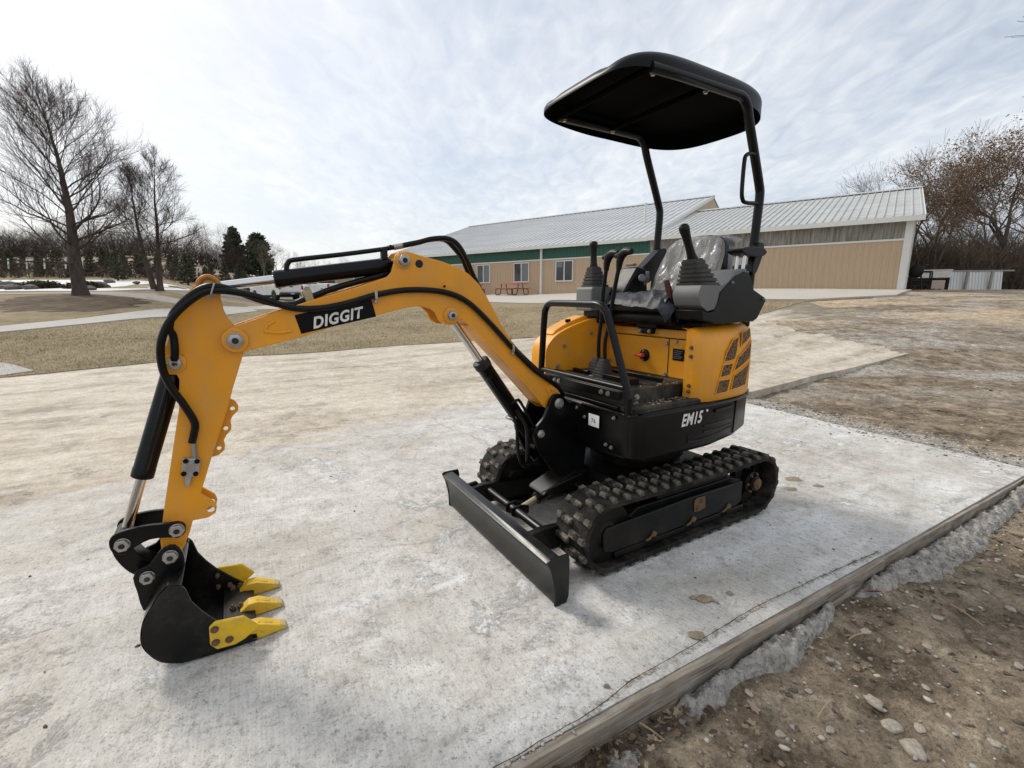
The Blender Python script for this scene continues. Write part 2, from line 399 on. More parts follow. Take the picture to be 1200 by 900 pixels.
# ---- concrete
def poly_sheet(name, poly, zf, mat, label, step=.35, off=0., skirt=0., kind='structure', ragged=0., cat=None):
    P = []
    for i in range(len(poly)):
        a, b = np.array(poly[i]), np.array(poly[(i+1) % len(poly)]); L = np.hypot(*(b-a)); k = max(1, int(min(L/step, 60)))
        for j in range(k):
            q = a+(b-a)*j/k
            if ragged: q = q+ragged*np.array((noise.noise(Vector((q[0]*1.7, q[1]*1.7, 1))), noise.noise(Vector((q[0]*1.7, q[1]*1.7, 9)))))+ragged*.4*np.array((noise.noise(Vector((q[0]*8, q[1]*8, 1))), noise.noise(Vector((q[0]*8, q[1]*8, 9)))))
            P.append(tuple(q))
    nb = len(P); A = np.array(P); pts = [Vector(p) for p in P]
    x0, y0 = A.min(0); x1, y1 = A.max(0)
    y = y0; cand = []
    while y < y1:
        st = step*max(1, y/7.); xx = np.arange(x0, x1, st)
        if len(xx): cand.append(np.stack([xx, np.full(len(xx), y)], 1)+rng.uniform(-.1, .1, (len(xx), 2))*st)
        y += st
    if cand:
        cand = np.concatenate(cand); pts += [Vector(q) for q in cand[inside_np(cand, P)]]
    r = geometry.delaunay_2d_cdt(pts, [(i, (i+1) % nb) for i in range(nb)], [], 0, 1e-5)
    V = np.array([(p.x, p.y) for p in r[0]]); FA = np.array([tuple(f) for f in r[2]]); fs = [tuple(int(k) for k in f) for f in FA[inside_np(V[FA].mean(1), P)]]
    Z = zf(V[:, 0], V[:, 1])+off; verts = [(*V[i], Z[i]) for i in range(len(V))]
    mb = MB(); faces = [tuple(f) for f in fs]
    if skirt:
        ed = {(f[i], f[(i+1) % 3]) for f in fs for i in range(3)}; m = len(verts); low = {}
        for a, b in list(ed):
            if (b, a) in ed: continue
            for q in (a, b):
                if q not in low: low[q] = len(verts); verts.append((verts[q][0], verts[q][1], verts[q][2]-skirt))
            faces.append((b, a, low[a], low[b]))
    mb.add(verts, faces); o = mb.build(name, mat, None, smooth=35)
    return tag(o, label, cat, None, kind)

n = NT('drive_concrete'); c = n.coord('World'); lanec = n.coord('World', (1, 1, 1), (0, 0, R(-29.4)))
sl = n.coord('World', (.10, 1.3, 1), (0, 0, R(0)))
mpL = n.t.nodes.new('ShaderNodeMapping'); n.link(lanec, mpL.inputs[0]); mpL.inputs['Scale'].default_value = (.22, 1.7, 1)
stk = n.noise(mpL.outputs[0], 1.6, 6, .65, .5)
sp = n.t.nodes.new('ShaderNodeSeparateXYZ'); n.link(c, sp.inputs[0])
d1 = n.math('SUBTRACT', n.math('ADD', n.math('MULTIPLY', sp.outputs[0], -.716), n.math('MULTIPLY', sp.outputs[1], .70)), 4.21)
d2 = n.math('SUBTRACT', sp.outputs[1], 5.5)
big = n.noise(c, .9, 5, .6, .3); mid = n.noise(c, 3.6, 6, .62, .4); fin = n.noise(c, 38, 5, .7); vf = n.noise(c, 150, 3, .6)
lane = n.math('ADD', n.math('MAXIMUM', d1, d2), n.math('MULTIPLY', n.math('SUBTRACT', mid, .5), 1.3))
lane = n.ramp(n.math('ADD', n.math('MULTIPLY', lane, .5), .5), [(.40, 0), (.56, 1)])
tan = n.ramp(n.math('ADD', n.math('MULTIPLY', stk, .6), n.math('MULTIPLY', n.noise(c, 1.1, 8, .7, .8), .4)), [(.36, (.26, .21, .15)), (.45, (.43, .365, .28)), (.53, (.53, .465, .37)), (.66, (.62, .56, .455))])
tan = n.mix(n.ramp(n.noise(c, 2.3, 8, .75, .5), [(.50, 0), (.64, .7)]), tan, (.62, .575, .50))
wstk = n.t.nodes.new('ShaderNodeMapping'); n.link(lanec, wstk.inputs[0]); wstk.inputs['Scale'].default_value = (.45, 1.5, 1)
ws = n.noise(wstk.outputs[0], 1.5, 8, .68, 1.2)
wht = n.ramp(n.math('ADD', n.math('MULTIPLY', big, .35), n.math('MULTIPLY', ws, .65)), [(.35, (.40, .378, .34)), (.45, (.50, .482, .448)), (.53, (.565, .552, .527)), (.63, (.70, .70, .69))])
drt = n.math('MULTIPLY', n.ramp(n.noise(c, 1.7, 7, .74, .8), [(.48, 0), (.66, .85)]), n.ramp(fin, [(.35, .2), (.6, 1)]))
wht = n.mix(n.math('MULTIPLY', drt, .5), wht, (.36, .315, .25))
wht = n.mix(n.math('MULTIPLY', n.ramp(n.math('ADD', n.math('MULTIPLY', sp.outputs[0], -.3), n.math('MULTIPLY', n.math('SUBTRACT', big, .5), 1.6)), [(.1, 0), (.7, .5)]), n.ramp(mid, [(.35, .5), (.6, 1)])), wht, (.45, .395, .32))
# rough scraped patches of bright cement paste
rp = n.math('MULTIPLY', n.ramp(n.noise(c, 4.2, 9, .78, .5), [(.53, 0), (.60, 1)]), n.ramp(n.noise(c, .75, 4, .6, .6), [(.46, 0), (.56, 1)]))
wht = n.mix(n.math('MULTIPLY', rp, .7), wht, (.72, .725, .72))
colr = n.mix(lane, wht, tan)
colr = n.mix(n.ramp(fin, [(.34, .65), (.46, 0)]), colr, (.22, .195, .16)); colr = n.mix(n.ramp(n.noise(c, 75, 4, .7), [(.52, 0), (.70, .55)]), colr, (.60, .585, .55))
colr = n.mix(n.ramp(vf, [(.28, .7), (.42, 0)]), colr, (.08, .072, .062))
pit = n.math('MULTIPLY', n.ramp(n.voro(c, 70, 'F1'), [(.10, 1), (.22, 0)]), n.ramp(n.noise(c, 6, 5, .7), [(.48, 0), (.58, 1)]))
colr = n.mix(n.math('MULTIPLY', pit, .75), colr, (.13, .115, .095))
# hairline broom marks along the slab, and a few cracks
br = n.t.nodes.new('ShaderNodeMapping'); n.link(lanec, br.inputs[0]); br.inputs['Scale'].default_value = (9, .5, 1)
brn = n.noise(br.outputs[0], 14, 3, .6)
colr = n.mix(n.ramp(brn, [(.35, .22), (.55, 0)]), colr, (.22, .2, .17))
wc = n.t.nodes.new('ShaderNodeMix'); wc.data_type = 'VECTOR'; wc.inputs[0].default_value = .35
nz = n.t.nodes.new('ShaderNodeTexNoise'); n.link(c, nz.inputs[0]); nz.inputs['Scale'].default_value = 1.3; nz.inputs['Detail'].default_value = 5
n.link(c, wc.inputs[4]); n.link(nz.outputs[1], wc.inputs[5])
ck = n.voro(wc.outputs[1], .33, 'DISTANCE_TO_EDGE')
colr = n.mix(n.math('MULTIPLY', n.ramp(ck, [(.0, .35), (.0035, 0)]), n.ramp(big, [(.42, 0), (.55, 1)])), colr, (.12, .10, .085))
stn = n.math('MULTIPLY', n.ramp(n.noise(c, .8, 7, .66, .9), [(.52, 0), (.64, .42)]), n.ramp(n.noise(c, 11, 8, .75), [(.38, .35), (.55, 1)]))
colr = n.mix(stn, colr, (.33, .275, .205))
grn = n.noise(c, 8, 14, .82)
colr = n.mix(1, colr, n.ramp(grn, [(.36, .70), (.46, 1.06), (.54, 1.16), (.64, 1.30)]), 'MULTIPLY')
ex = n.math('ADD', n.math('MULTIPLY', n.math('SUBTRACT', n.math('ADD', sp.outputs[0], n.math('MULTIPLY', sp.outputs[1], .35)), 11.0), .22), n.math('MULTIPLY', n.math('SUBTRACT', n.noise(mpL.outputs[0], 1.2, 7, .7, .8), .5), 2.2))
colr = n.mix(n.ramp(ex, [(.0, 0), (.35, .9)]), colr, n.ramp(n.noise(c, 2.5, 6, .7), [(.35, (.12, .097, .07)), (.65, (.30, .25, .185))]))
n.set(colr, n.ramp(mid, [(.3, .75), (.7, .95)]), 0, .25)
n.bump(n.math('ADD', n.math('ADD', n.math('MULTIPLY', fin, .7), n.math('MULTIPLY', vf, .35)), n.math('ADD', n.math('MULTIPLY', rp, .8), n.math('MULTIPLY', brn, .3))), .8, .008); CONC = n.m
dr_poly = [(-2.606, -.38), (-.006, 1.081), (3.715, 3.172), (3.945, 3.293), (2.85, 5.55), (2.9, 5.93), (3.35, 6.21), (4.73, 7.18), (7.18, 8.55), (7.9, 8.95), (8.7, 9.7), (9.3, 11.2), (9.2, 13.2), (9.67, 15.37), (6.36, 12.38), (2.18, 11.79), (-.83, 11.23), (-2.94, 10.55), (-5.31, 9.51), (-7.09, 8.06), (-8.07, 7.15), (-14, 3.6), (-14, -6)]
drive = poly_sheet('concrete_drive', dr_poly, lambda x, y: T(x, y)+.006*np.array([noise.noise(Vector((a*1.1, b*1.1, 2))) for a, b in zip(x, y)]), CONC, 'pale concrete slab and dusty tan drive lane under the excavator', .16, 0, .26)

# ---- dry lawn
n = NT('dry_lawn'); c = n.coord('World')
a = n.noise(c, .5, 5, .6, .5); b = n.noise(c, 3.5, 6, .7); f = n.noise(c, 40, 4, .7)
cc = n.ramp(n.math('ADD', n.math('MULTIPLY', a, .45), n.math('MULTIPLY', b, .55)), [(.32, (.17, .13, .075)), (.46, (.31, .245, .15)), (.66, (.46, .38, .25))])
cc = n.mix(n.ramp(f, [(.3, .6), (.6, 0)]), cc, (.10, .085, .05)); n.set(cc, .95, 0, .1); n.bump(n.math('ADD', f, b), .9, .03); LAWN = n.m
lz = lambda x, y: T(x, y)
lawn_poly = [(-40, -12), (-14, 3.55), (-8.07, 7.13), (-7.09, 8.04), (-5.31, 9.49), (-2.94, 10.53), (-.83, 11.21), (2.18, 11.77), (6.36, 12.36), (9.67, 15.35), (12.5, 16.3), (17.4, 20.9), (-12, 44.2), (-13, 62), (-75, 62), (-90, 20)]
poly_sheet('lawn', lawn_poly, lz, LAWN, 'dormant straw coloured lawn beyond the concrete drive', .7, .012, .1, ragged=.06)
n = NT('field_grass'); c = n.coord('World')
a = n.noise(c, .12, 5, .6, .5); bd = n.noise(n.coord('World', (.05, .42, 1), (0, 0, R(-6))), 1.4, 4, .65, .4)
n.set(n.ramp(n.math('ADD', n.math('MULTIPLY', a, .3), n.math('MULTIPLY', bd, .7)), [(.38, (.055, .042, .032)), (.5, (.16, .125, .085)), (.62, (.33, .27, .185))]), .95, 0, .1); n.bump(n.noise(c, 2, 5, .7), .8, .2); FIELD = n.m
poly_sheet('hillside', [(-13, 60), (10, 62), (60, 70), (60, 180), (-160, 180), (-160, 42), (-86, 42), (-72, 60)], lz, FIELD, 'brown terraced nursery hillside rising behind the pond', 4, .03, .5, ragged=.3)

# ---- walks, patio, mulch, pond ice
def concrete(name, base):
    n = NT(name); c = n.coord('World'); a = n.noise(c, 1.1, 5, .6); f = n.noise(c, 45, 4, .6)
    k = n.mix(n.ramp(a, [(.35, 0), (.7, .4)]), base, tuple(x*.72 for x in base)); n.set(n.mix(n.ramp(f, [(.3, .3), (.55, 0)]), k, (.22, .2, .18)), .9, 0, .25); n.bump(f, .3, .004); return n.m
WALK = concrete('walk_concrete', (.47, .445, .405))
poly_sheet('sidewalk', [(-15.2, 6.5), (-14.0, 10), (-13.19, 11.9), (-12.41, 13.48), (-11.45, 15.6), (-11.6, 19), (-12.75, 23.25), (-13.4, 28), (-14.6, 33.5), (-16.4, 33.2), (-15.2, 28), (-14.4, 22.5), (-13.3, 18.6), (-13.5, 16.6), (-13.64, 14.86), (-14.34, 12.97), (-15.4, 10), (-16.6, 6.5)], lz, WALK, 'narrow pale concrete sidewalk crossing the dry lawn', .5, .045, .08)
PATIO = concrete('patio_concrete', (.52, .475, .41))
poly_sheet('patio', [(13.8, 16.85), (9.8, 15.5), (7.96, 15.55), (5.06, 17.35), (2.27, 20.76), (-1.7, 23.9), (-9, 30), (-9.6, 41.0), (16.5, 20.4), (17.0, 20)], lz, PATIO, 'pale concrete apron along the foot of the metal building', .6, .05, .1)
n = NT('bark_mulch'); c = n.coord('World'); n.set(n.ramp(n.noise(c, 1.8, 6, .72, .4), [(.36, (.085, .063, .047)), (.52, (.14, .105, .075)), (.64, (.22, .175, .105))]), .95, 0, .1); n.bump(n.noise(c, 20, 4, .7), .9, .03); MULCH = n.m
poly_sheet('mulch_bed', smooth2([(-19.0, 17.6), (-23.5, 21.8), (-24.6, 24.6), (-22.3, 26.4), (-19.6, 24.3), (-15.7, 19.6), (-15.6, 17.2)], 4, True), lz, MULCH, 'dark brown mulch bed round the foot of the tall bare tree', .25, .02, .03, ragged=.9)
poly_sheet('garden_path', [(-40, 24.2), (-27.8, 24.9), (-23.6, 25.8), (-19.2, 23.4), (-15.9, 21.2), (-13.9, 20.5), (-14.1, 22), (-16.5, 23.8), (-19.4, 25.4), (-23.4, 27.2), (-27.8, 26.1), (-40, 26)], lz, simple('path_gravel', (.40, .35, .30), .95, 0, .2, 2, .6, 30, .1), 'thin gravel path between the mulch bed and the pond', .6, .04, .05, ragged=.1)
n = NT('pond_ice'); c = n.coord('World'); a = n.noise(c, .35, 5, .6, .4)
n.set(n.ramp(a, [(.35, (.40, .41, .42)), (.6, (.62, .62, .615))]), n.ramp(a, [(.3, .35), (.6, .8)]), 0, .5); n.bump(n.noise(c, 6, 4, .6), .3, .02); ICE = n.m
pond = smooth2([(-46, 27.6), (-28.45, 27.6), (-23.95, 27.8), (-22.6, 30.73), (-24.6, 36), (-29.3, 39.4), (-37.8, 42.3), (-50, 40)], 5, True)
poly_sheet('frozen_pond', pond, lz, ICE, 'white frozen pond behind the two bare trees', .9, .05, .12, ragged=.12)
poly_sheet('gravel_patch', [(-10.5, 8.7), (-9.37, 8.35), (-8.0, 7.62), (-8.2, 7.0), (-14, 3.4), (-16, 4.6)], lz, simple('patch_gravel', (.44, .42, .39), .95, 0, .2, 3, .8, 40, .1), 'grey gravel patch where the lawn meets the drive', .4, .03, .06, ragged=.1)
n = NT('parking_asphalt'); c = n.coord('World'); n.set(n.ramp(n.noise(c, .4, 5, .6), [(.35, (.10, .092, .085)), (.65, (.20, .185, .165))]), .95, 0, .2); n.bump(n.noise(c, 25, 4, .6), .4, .01)
poly_sheet('parking_lot', [(-27, 37), (-16.6, 31.0), (-13, 33), (-10, 43.5), (-16, 52), (-27, 50)], lz, n.m, 'worn grey parking lot under the white pickups', .9, .045, .06, ragged=.1)

# ============================================================ EXCAVATOR  (x forward, y to the operator's left, z up)
EX = empty('mini_excavator', (.760, 2.741, .004), R(-149.1247))
tag(EX, 'orange and black mini excavator with a black canopy parked on the slab', 'excavator')
def bolt(mb, p, d, r=.011, h=.008):
    d = Vector(d).normalized(); p = Vector(p); mb.cyl(p, p+d*.003, r*1.35, n=14); mb.cyl(p+d*.003, p+d*(.003+h), r, n=6); return mb

# ---- tracks
RO, ZC, XF, XR = .174, .190, .645, -.525
LEN = [XF-XR, math.pi*RO, XF-XR, math.pi*RO]; PER = sum(LEN)
def tpath(s, rad=RO):
    s %= PER
    if s < LEN[0]: return Vector((XR+s, 0, ZC+rad)), Vector((0, 0, 1))
    s -= LEN[0]
    if s < LEN[1]: a = math.pi/2-s/RO; nn = Vector((math.cos(a), 0, math.sin(a))); return Vector((XF, 0, ZC))+nn*rad, nn
    s -= LEN[1]
    if s < LEN[2]: return Vector((XF-s, 0, ZC-rad)), Vector((0, 0, -1))
    s -= LEN[2]; a = -math.pi/2-s/RO; nn = Vector((math.cos(a), 0, math.sin(a))); return Vector((XR, 0, ZC))+nn*rad, nn
NP = 150
belt = MB(); ring = []
for i in range(NP):
    s = PER*i/NP; sag = 0
    for (y, rr) in ((-.11, RO), (.11, RO), (.11, RO-.026), (-.11, RO-.026)):
        p, nn = tpath(s, rr)
        if s < LEN[0]: p.z -= .008*math.sin(math.pi*s/LEN[0])
        belt.v.append((p.x, y, p.z))
for i in range(NP):
    for j in range(4):
        belt.f.append((i*4+j, i*4+(j+1) % 4, ((i+1) % NP)*4+(j+1) % 4, ((i+1) % NP)*4+j))
belt_o = belt.build('track', RUBBER, EX, bevel=.004); belt_o.location = (0, .41, 0)
# lug: block with chamfered top, pointing along local z
lug = MB()
lx, ly = .019, .054
lug.add([(-lx, -ly, -.004), (lx, -ly, -.004), (lx*1.25, ly, -.004), (-lx*.75, ly, -.004), (-lx*.7, -ly*.96, .016), (lx*.7, -ly*.96, .016), (lx*1.05, ly*.92, .016), (-lx*.35, ly*.92, .016)],
        [(0, 3, 2, 1), (4, 5, 6, 7), (0, 1, 5, 4), (1, 2, 6, 5), (2, 3, 7, 6), (3, 0, 4, 7)])
bm_ = bpy.data.meshes.new('track_lug'); bm_.from_pydata(lug.v, [], lug.f)
bmm = bmesh.new(); bmm.from_mesh(bm_); bmesh.ops.bevel(bmm, geom=[e for e in bmm.edges if max(v.co.z for v in e.verts) > 0], offset=.0022, segments=1, affect='EDGES'); bmm.to_mesh(bm_); bmm.free(); bm_.materials.append(LUGR)
NL = 40
track2 = None
def lugs(parent):
    for i in range(NL):
        for side in (-1, 1):
            s = PER*(i+(.5 if side > 0 else 0))/NL
            p, nn = tpath(s)
            if s % PER < LEN[0]: p.z -= .008*math.sin(math.pi*(s % PER)/LEN[0])
            tang = Vector((nn.z, 0, -nn.x)); yv = nn.cross(tang)
            m = Matrix((tang, Vector((0, 1, 0)), nn)).transposed()
            if side < 0: m = m @ Matrix.Rotation(math.pi, 3, 'Z')
            o = bpy.data.objects.new('track_lug', bm_); col.objects.link(o); o.parent = parent
            o.matrix_local = Matrix.Translation(p+Vector((0, side*.056, 0))) @ m.to_4x4()
lugs(belt_o)
far_o = bpy.data.objects.new('track', belt_o.data); col.objects.link(far_o); far_o.parent = EX; far_o.location = (0, -.41, 0)
b = far_o.modifiers.new('bevel', 'BEVEL'); b.width = .004; b.segments = 2
lugs(far_o)
# track frame with idler, sprocket, rollers (built once at y = 0, mirrored by position)
def track_frame(y, sgn):
    f = MB(); f.prism([(-.36, .15), (-.30, .11), (.42, .11), (.50, .15), (.50, .235), (.44, .27), (-.30, .27), (-.40, .24)], -.055, .055)
    f.prism([(-.36, .125), (-.32, .105), (.62, .100), (.685, .115), (.695, .20), (.675, .236), (.10, .252), (-.36, .250)], sgn*.078, sgn*.092); f.bb(-.30, .50, sgn*.05, sgn*.08, .14, .235)
    f.prism([(-.42, .052), (.60, .052), (.60, .085), (-.42, .085)], sgn*.06, sgn*.075)
    f.bb(-.28, .30, -.05, .05, .27, .30)
    fo = f.build('track_frame', FRAME, EX, bevel=.006); fo.location = (0, y, 0)
    w_ = MB(); w_.lathe((XF, -.06, ZC), (0, 1, 0), [(0, .10), (.0, .148), (.035, .150), (.04, .135), (.08, .135), (.085, .15), (.12, .148), (.12, .10), (.126, .055), (.134, .05)], 32)
    w_.build('idler_wheel', FRAME, fo, bevel=.003)
    s_ = MB(); teeth = []
    for i in range(22):
        a = 2*math.pi*i/22
        for da, rr in ((-.09, .135), (-.05, .152), (.05, .152), (.09, .135)): teeth.append((XR+rr*math.cos(a+da), ZC+rr*math.sin(a+da)))
    s_.prism(teeth, -.02, .02, holes=[circ(XR+.085*math.cos(k*math.pi/3), ZC+.085*math.sin(k*math.pi/3), .022, 10) for k in range(6)])
    s_.lathe((XR, sgn*.02, ZC), (0, sgn, 0), [(0, .07), (.03, .066), (.035, .05), (.055, .046), (.058, .03)], 24)
    s_.build('drive_sprocket', FRAME, fo, bevel=.002)
    h = MB(); h.lathe((XR, sgn*.078, ZC), (0, sgn, 0), [(0, .034), (.012, .033), (.014, .02), (.02, .018)], 18)
    for k in range(6): bolt(h, (XR+.055*math.cos(k*1.047), sgn*.056, ZC+.055*math.sin(k*1.047)), (0, sgn, 0), .008)
    h.build('hub', RUST, fo, bevel=.002)
    for x in (-.24, .06, .36):
        r_ = MB(); r_.lathe((x, -.075, .098), (0, 1, 0), [(0, .03), (0, .048), (.03, .048), (.034, .036), (.116, .036), (.12, .048), (.15, .048), (.15, .03)], 20); r_.build('track_roller', FRAME, fo, bevel=.002)
        k_ = MB(); k_.cyl((x, sgn*.06, .125), (x, sgn*.103, .125), .014, n=12); k_.tube([(x+.01, sgn*.098, .125), (x+.035, sgn*.098, .108), (x+.055, sgn*.098, .104)], .006, 6); k_.build('roller_bolt', RUST, fo, bevel=.002)
    p_ = MB(); p_.prism([(-.03, .17), (.02, .16), (.06, .165), (.065, .225), (.05, .24), (-.02, .238)], sgn*.0925, sgn*.098); bolt(p_, (.01, sgn*.098, .22), (0, sgn, 0), .01); bolt(p_, (.04, sgn*.098, .185), (0, sgn, 0), .01)
    p_.build('tensioner_cover', RUST, fo, bevel=.004)
    return fo
track_frame(.41, 1); track_frame(-.41, -1)
c_ = MB(); c_.prism([(-.34, .17), (.40, .17), (.44, .22), (.40, .33), (-.34, .33), (-.38, .25)], -.33, .33)
c_.bb(-.22, .28, -.44, .44, .20, .29)
c_.build('carbody', FRAME, EX, bevel=.012)
c_ = MB(); c_.lathe((0, 0, .33), (0, 0, 1), [(0, .27), (.05, .27), (.055, .30), (.10, .30), (.105, .26), (.15, .26)], 48); c_.build('slew_ring', SATIN, EX, bevel=.003)

# ---- dozer blade
bl = MB()
outer = smooth2([(.975, .0), (.995, .03), (1.004, .07), (1.012, .12), (1.032, .175), (1.052, .212)], 4)
front = [(1.003, 0.0)]+[(x+.012, z) for x, z in smooth2([(.998, .02), (1.0, .07), (1.006, .12), (1.022, .175), (1.042, .205)], 4)]
back = [(1.03, .222), (.985, .222), (.978, .200), (.985, .16), (.975, .10), (.968, .05), (.975, .0)]
bl.prism(front+back, -.555, .555)
bo = bl.build('dozer_blade', BLADE, EX, bevel=.004)
e_ = MB()
for s in (-1, 1):
    ep = MB(); ep.prism([(1.012, -.001), (1.014, .07), (1.022, .12), (1.036, .175), (1.054, .214), (1.04, .226), (.945, .226), (.938, .20), (.938, .03), (.95, -.001)], s*.555, s*.566); ep.build('blade_end_plate', BLADE, bo, bevel=.003)
cb = MB(); cb.cyl((.875, -.30, .175), (.875, .30, .175), .021, n=20); cb.build('cross_tube', BLADE, bo)
rb = MB(); rb.bb(.93, .975, -.50, .50, .05, .09); rb.build('back_rib', BLADE, bo, bevel=.004)
for s in (-1, 1):
    ba = MB(); ba.prism([(.98, .10), (.98, .205), (.90, .215), (.55, .185), (.42, .17), (.40, .10), (.60, .085)], s*.285, s*.325)
    ba.prism([(.985, .06), (.985, .22), (.93, .225), (.87, .15), (.88, .08)], s*.325, s*.345)
    ba.build('blade_arm', FRAME, EX, bevel=.004)
    bh = MB(); bh.cyl((.43, s*.26, .135), (.43, s*.35, .135), .03, n=18); bolt(bh, (.43, s*.35, .135), (0, s, 0), .016); bh.build('arm_pivot', FRAME, EX, bevel=.003)
cy = MB(); cy.cyl((.47, 0, .285), (.72, 0, .205), .032, n=20); cy.cyl((.72, 0, .205), (.735, 0, .2), .036, n=20); co = cy.build('blade_cylinder', SATIN, EX, bevel=.003)
rd = MB(); rd.cyl((.73, 0, .202), (.83, 0, .17), .016, n=16); rd.build('piston_rod', BRASS, co)
ye = MB()
for s in (-1, 1): ye.prism([(.80, .15), (.86, .13), (.905, .155), (.90, .20), (.85, .205), (.80, .19)], s*.022, s*.036)
ye.cyl((.845, -.045, .168), (.845, .045, .168), .016, n=14); ye.build('clevis', SATIN, co, bevel=.002)
gp = MB(); gp.prism([(.44, .335), (.54, .335), (.72, .262), (.735, .245), (.70, .245), (.53, .315), (.44, .318)], -.075, .075)
for s in (-1, 1): gp.prism([(.46, .325), (.54, .325), (.71, .258), (.66, .22), (.52, .27), (.46, .27)], s*.068, s*.0755)
gp.build('cylinder_guard', FRAME, co, bevel=.004)
ft = MB(); ft.cyl((.725, .026, .225), (.725, .045, .245), .008, n=8); ft.tube([(.725, .045, .245), (.70, .07, .27), (.62, .09, .30), (.5, .10, .33)], .009, 8, 5); ft.build('blade_hose', HOSE, co)

# ---- revolving frame: black skirt
def plan(off=0, hw=.465, xf=.505, rr=.05):
    q = []
    q += [(xf-off-.02, -.16), (xf-off, -.10), (xf-off, .10)]
    q += [(xf-off-.02, .34)]+arc(xf-off-.09, hw-off-.065, .065, 15, 88, 6)
    q += [(.2, hw-off), (-.1, hw-off-.002), (-.28, hw-off-.018), (-.42, hw-off-.06), (-.53, hw-off-.14), (-.61, hw-off-.25), (-.645+off, .12), (-.65+off, 0)]
    q = [(x if x > -.1 else -.1+(x+.1)*1.16, y) for x, y in q]
    m = [(x, -y) for x, y in reversed(q[3:-1])]
    return q+m
sk = MB()
rings = [(.485, .03), (.50, .008), (.515, 0), (.70, 0), (.725, .004), (.735, .016)]
base = [plan(o_) for z, o_ in rings]; npl = len(base[0])
for (z, o_), pl in zip(rings, base):
    for (x, y) in pl: sk.v.append((x, y, z+(.05*max(0, (-x-.15)/.5) if z < .6 else 0)))
for k in range(len(rings)-1):
    for i in range(npl): sk.f.append((k*npl+i, k*npl+(i+1) % npl, (k+1)*npl+(i+1) % npl, (k+1)*npl+i))
sk.f += [tuple(range(npl-1, -1, -1)), tuple((len(rings)-1)*npl+i for i in range(npl))]
skirt = sk.build('body_skirt', BLACK, EX, smooth=28)
tr_ = MB(); tr_.tube([(x, y, .728) for x, y in plan(-.004)[2:16]], .0075, 8); tr_.build('skirt_trim', SATIN, skirt)
# recessed-looking ribs and slot along the side
rb = MB()
for z in (.585, .617): rb.tube([(-.02, .4635, z), (-.10, .463, z), (-.29, .4465, z+.006)], .005, 8)
rb.tube([(.10, .4635, .60), (.105, .4635, .565), (.09, .4635, .545), (-.05, .4635, .55), (-.29, .447, .575)], .005, 8, 3)
rb.build('side_rib', BLACK, skirt)
sl_ = MB(); sl_.tube([(-.10, .464, .690), (-.19, .458, .692), (-.26, .450, .694)], .010, 8); sl_.build('side_slot', DECAL, skirt)
pn = MB(); pn.prism([(-.305, .53), (-.31, .733), (-.3095, .733), (-.3045, .53)], .43, .4505); pn.build('panel_seam', DECAL, skirt)
place_text('model_lettering', 'EM15', .088, (.085, .4665, .668), (-1, 0, .02), (0, 0, 1), WHITE, skirt, .0026, .25, .76, 1.06)
dt = MB(); dt.cyl((-.035, .462, .70), (-.035, .4675, .70), .007, n=12); dt.build('side_button', WHITE, skirt)
sq = MB(); sq.add([(.5075-.0, .155, .625), (.5055, .235, .625), (.5055, .235, .69), (.5075, .155, .69)], [(0, 1, 2, 3)])
sq.v = [(x+.0015, y, z) for x, y, z in sq.v]; stk_ = sq.build('number_sticker', WHITE, skirt, smooth=0)
place_text('sticker_number', '76', .032, (.5085, .193, .655), (-.02, 1, 0), (0, 0, 1), GRIP, stk_, .0003, 0, 1, 1.1)
fb = MB()
for (y, z) in ((.05, .695), (.12, .66), (.33, .70), (.0, .60), (.28, .55), (.32, .545)): bolt(fb, (.5045 if y < .25 else .494, y, z), (1, 0, 0), .007)
fb.build('front_bolt', ZINC, skirt)

# ---- step, floor
st = MB(); st.prism([(.475, .30), (.475, .43), (.46, .445), (-.06, .448), (-.08, .43), (-.08, .30)], .732, .768, 'z')
sto = st.build('side_step', GRIM, EX, bevel=.008)
fl = MB(); fl.prism([(.47, -.30), (.47, .33), (.455, .36), (-.03, .36), (-.03, -.30)], .736, .838, 'z'); flo = fl.build('floor_plate', GRIM, EX, bevel=.006)
fe = MB(); fe.bb(.471, .485, -.29, .345, .79, .833); fe.bb(.471, .492, -.27, .345, .742, .758); fe.build('floor_front_rail', SATIN, flo, bevel=.003)
fb = MB()
for y in (-.18, -.14, .22, .27): bolt(fb, (.485, y, .812), (1, 0, 0), .010)
for x in (.02, .38): bolt(fb, (x, .36, .80), (0, 1, 0), .011); bolt(fb, (x, .36, .765), (0, 1, 0), .009)
fb.build('floor_bolt', ZINC, flo)
mt = MB()
mt.bb(.12, .14, -.28, .30, .838, .862); mt.bb(.40, .42, -.28, .30, .838, .858)
mt.tube([(.30, -.24, .852), (.30, -.10, .852)], .012, 8); mt.bb(.26, .33, .05, .26, .838, .868); mt.build('pedal_bar', SATIN, flo, bevel=.003)
mu = MB()
for k in range(14):
    x, y = rng.uniform(.02, .42), rng.uniform(-.05, .33); a = rng.uniform(0, 6.3); L_ = rng.uniform(.01, .03)
    mu.box((x, y, .8405), (L_, L_*.6, .006), Matrix.Rotation(a, 3, 'Z'))
mu.build('mud_crumb', simple('dried_mud', (.27, .21, .15), .95), flo, bevel=.002)
mu = MB()
for k in range(60):
    x, y = rng.normal(.18, .10), rng.uniform(.32, .43); a = rng.uniform(0, 6.3); L_ = rng.uniform(.004, .016)
    mu.box((x, y+.0, .769 if y > .362 else .84), (L_, L_*.7, .004), Matrix.Rotation(a, 3, 'Z'))
mu.build('mud_speck', MATS['dried_mud'], sto)

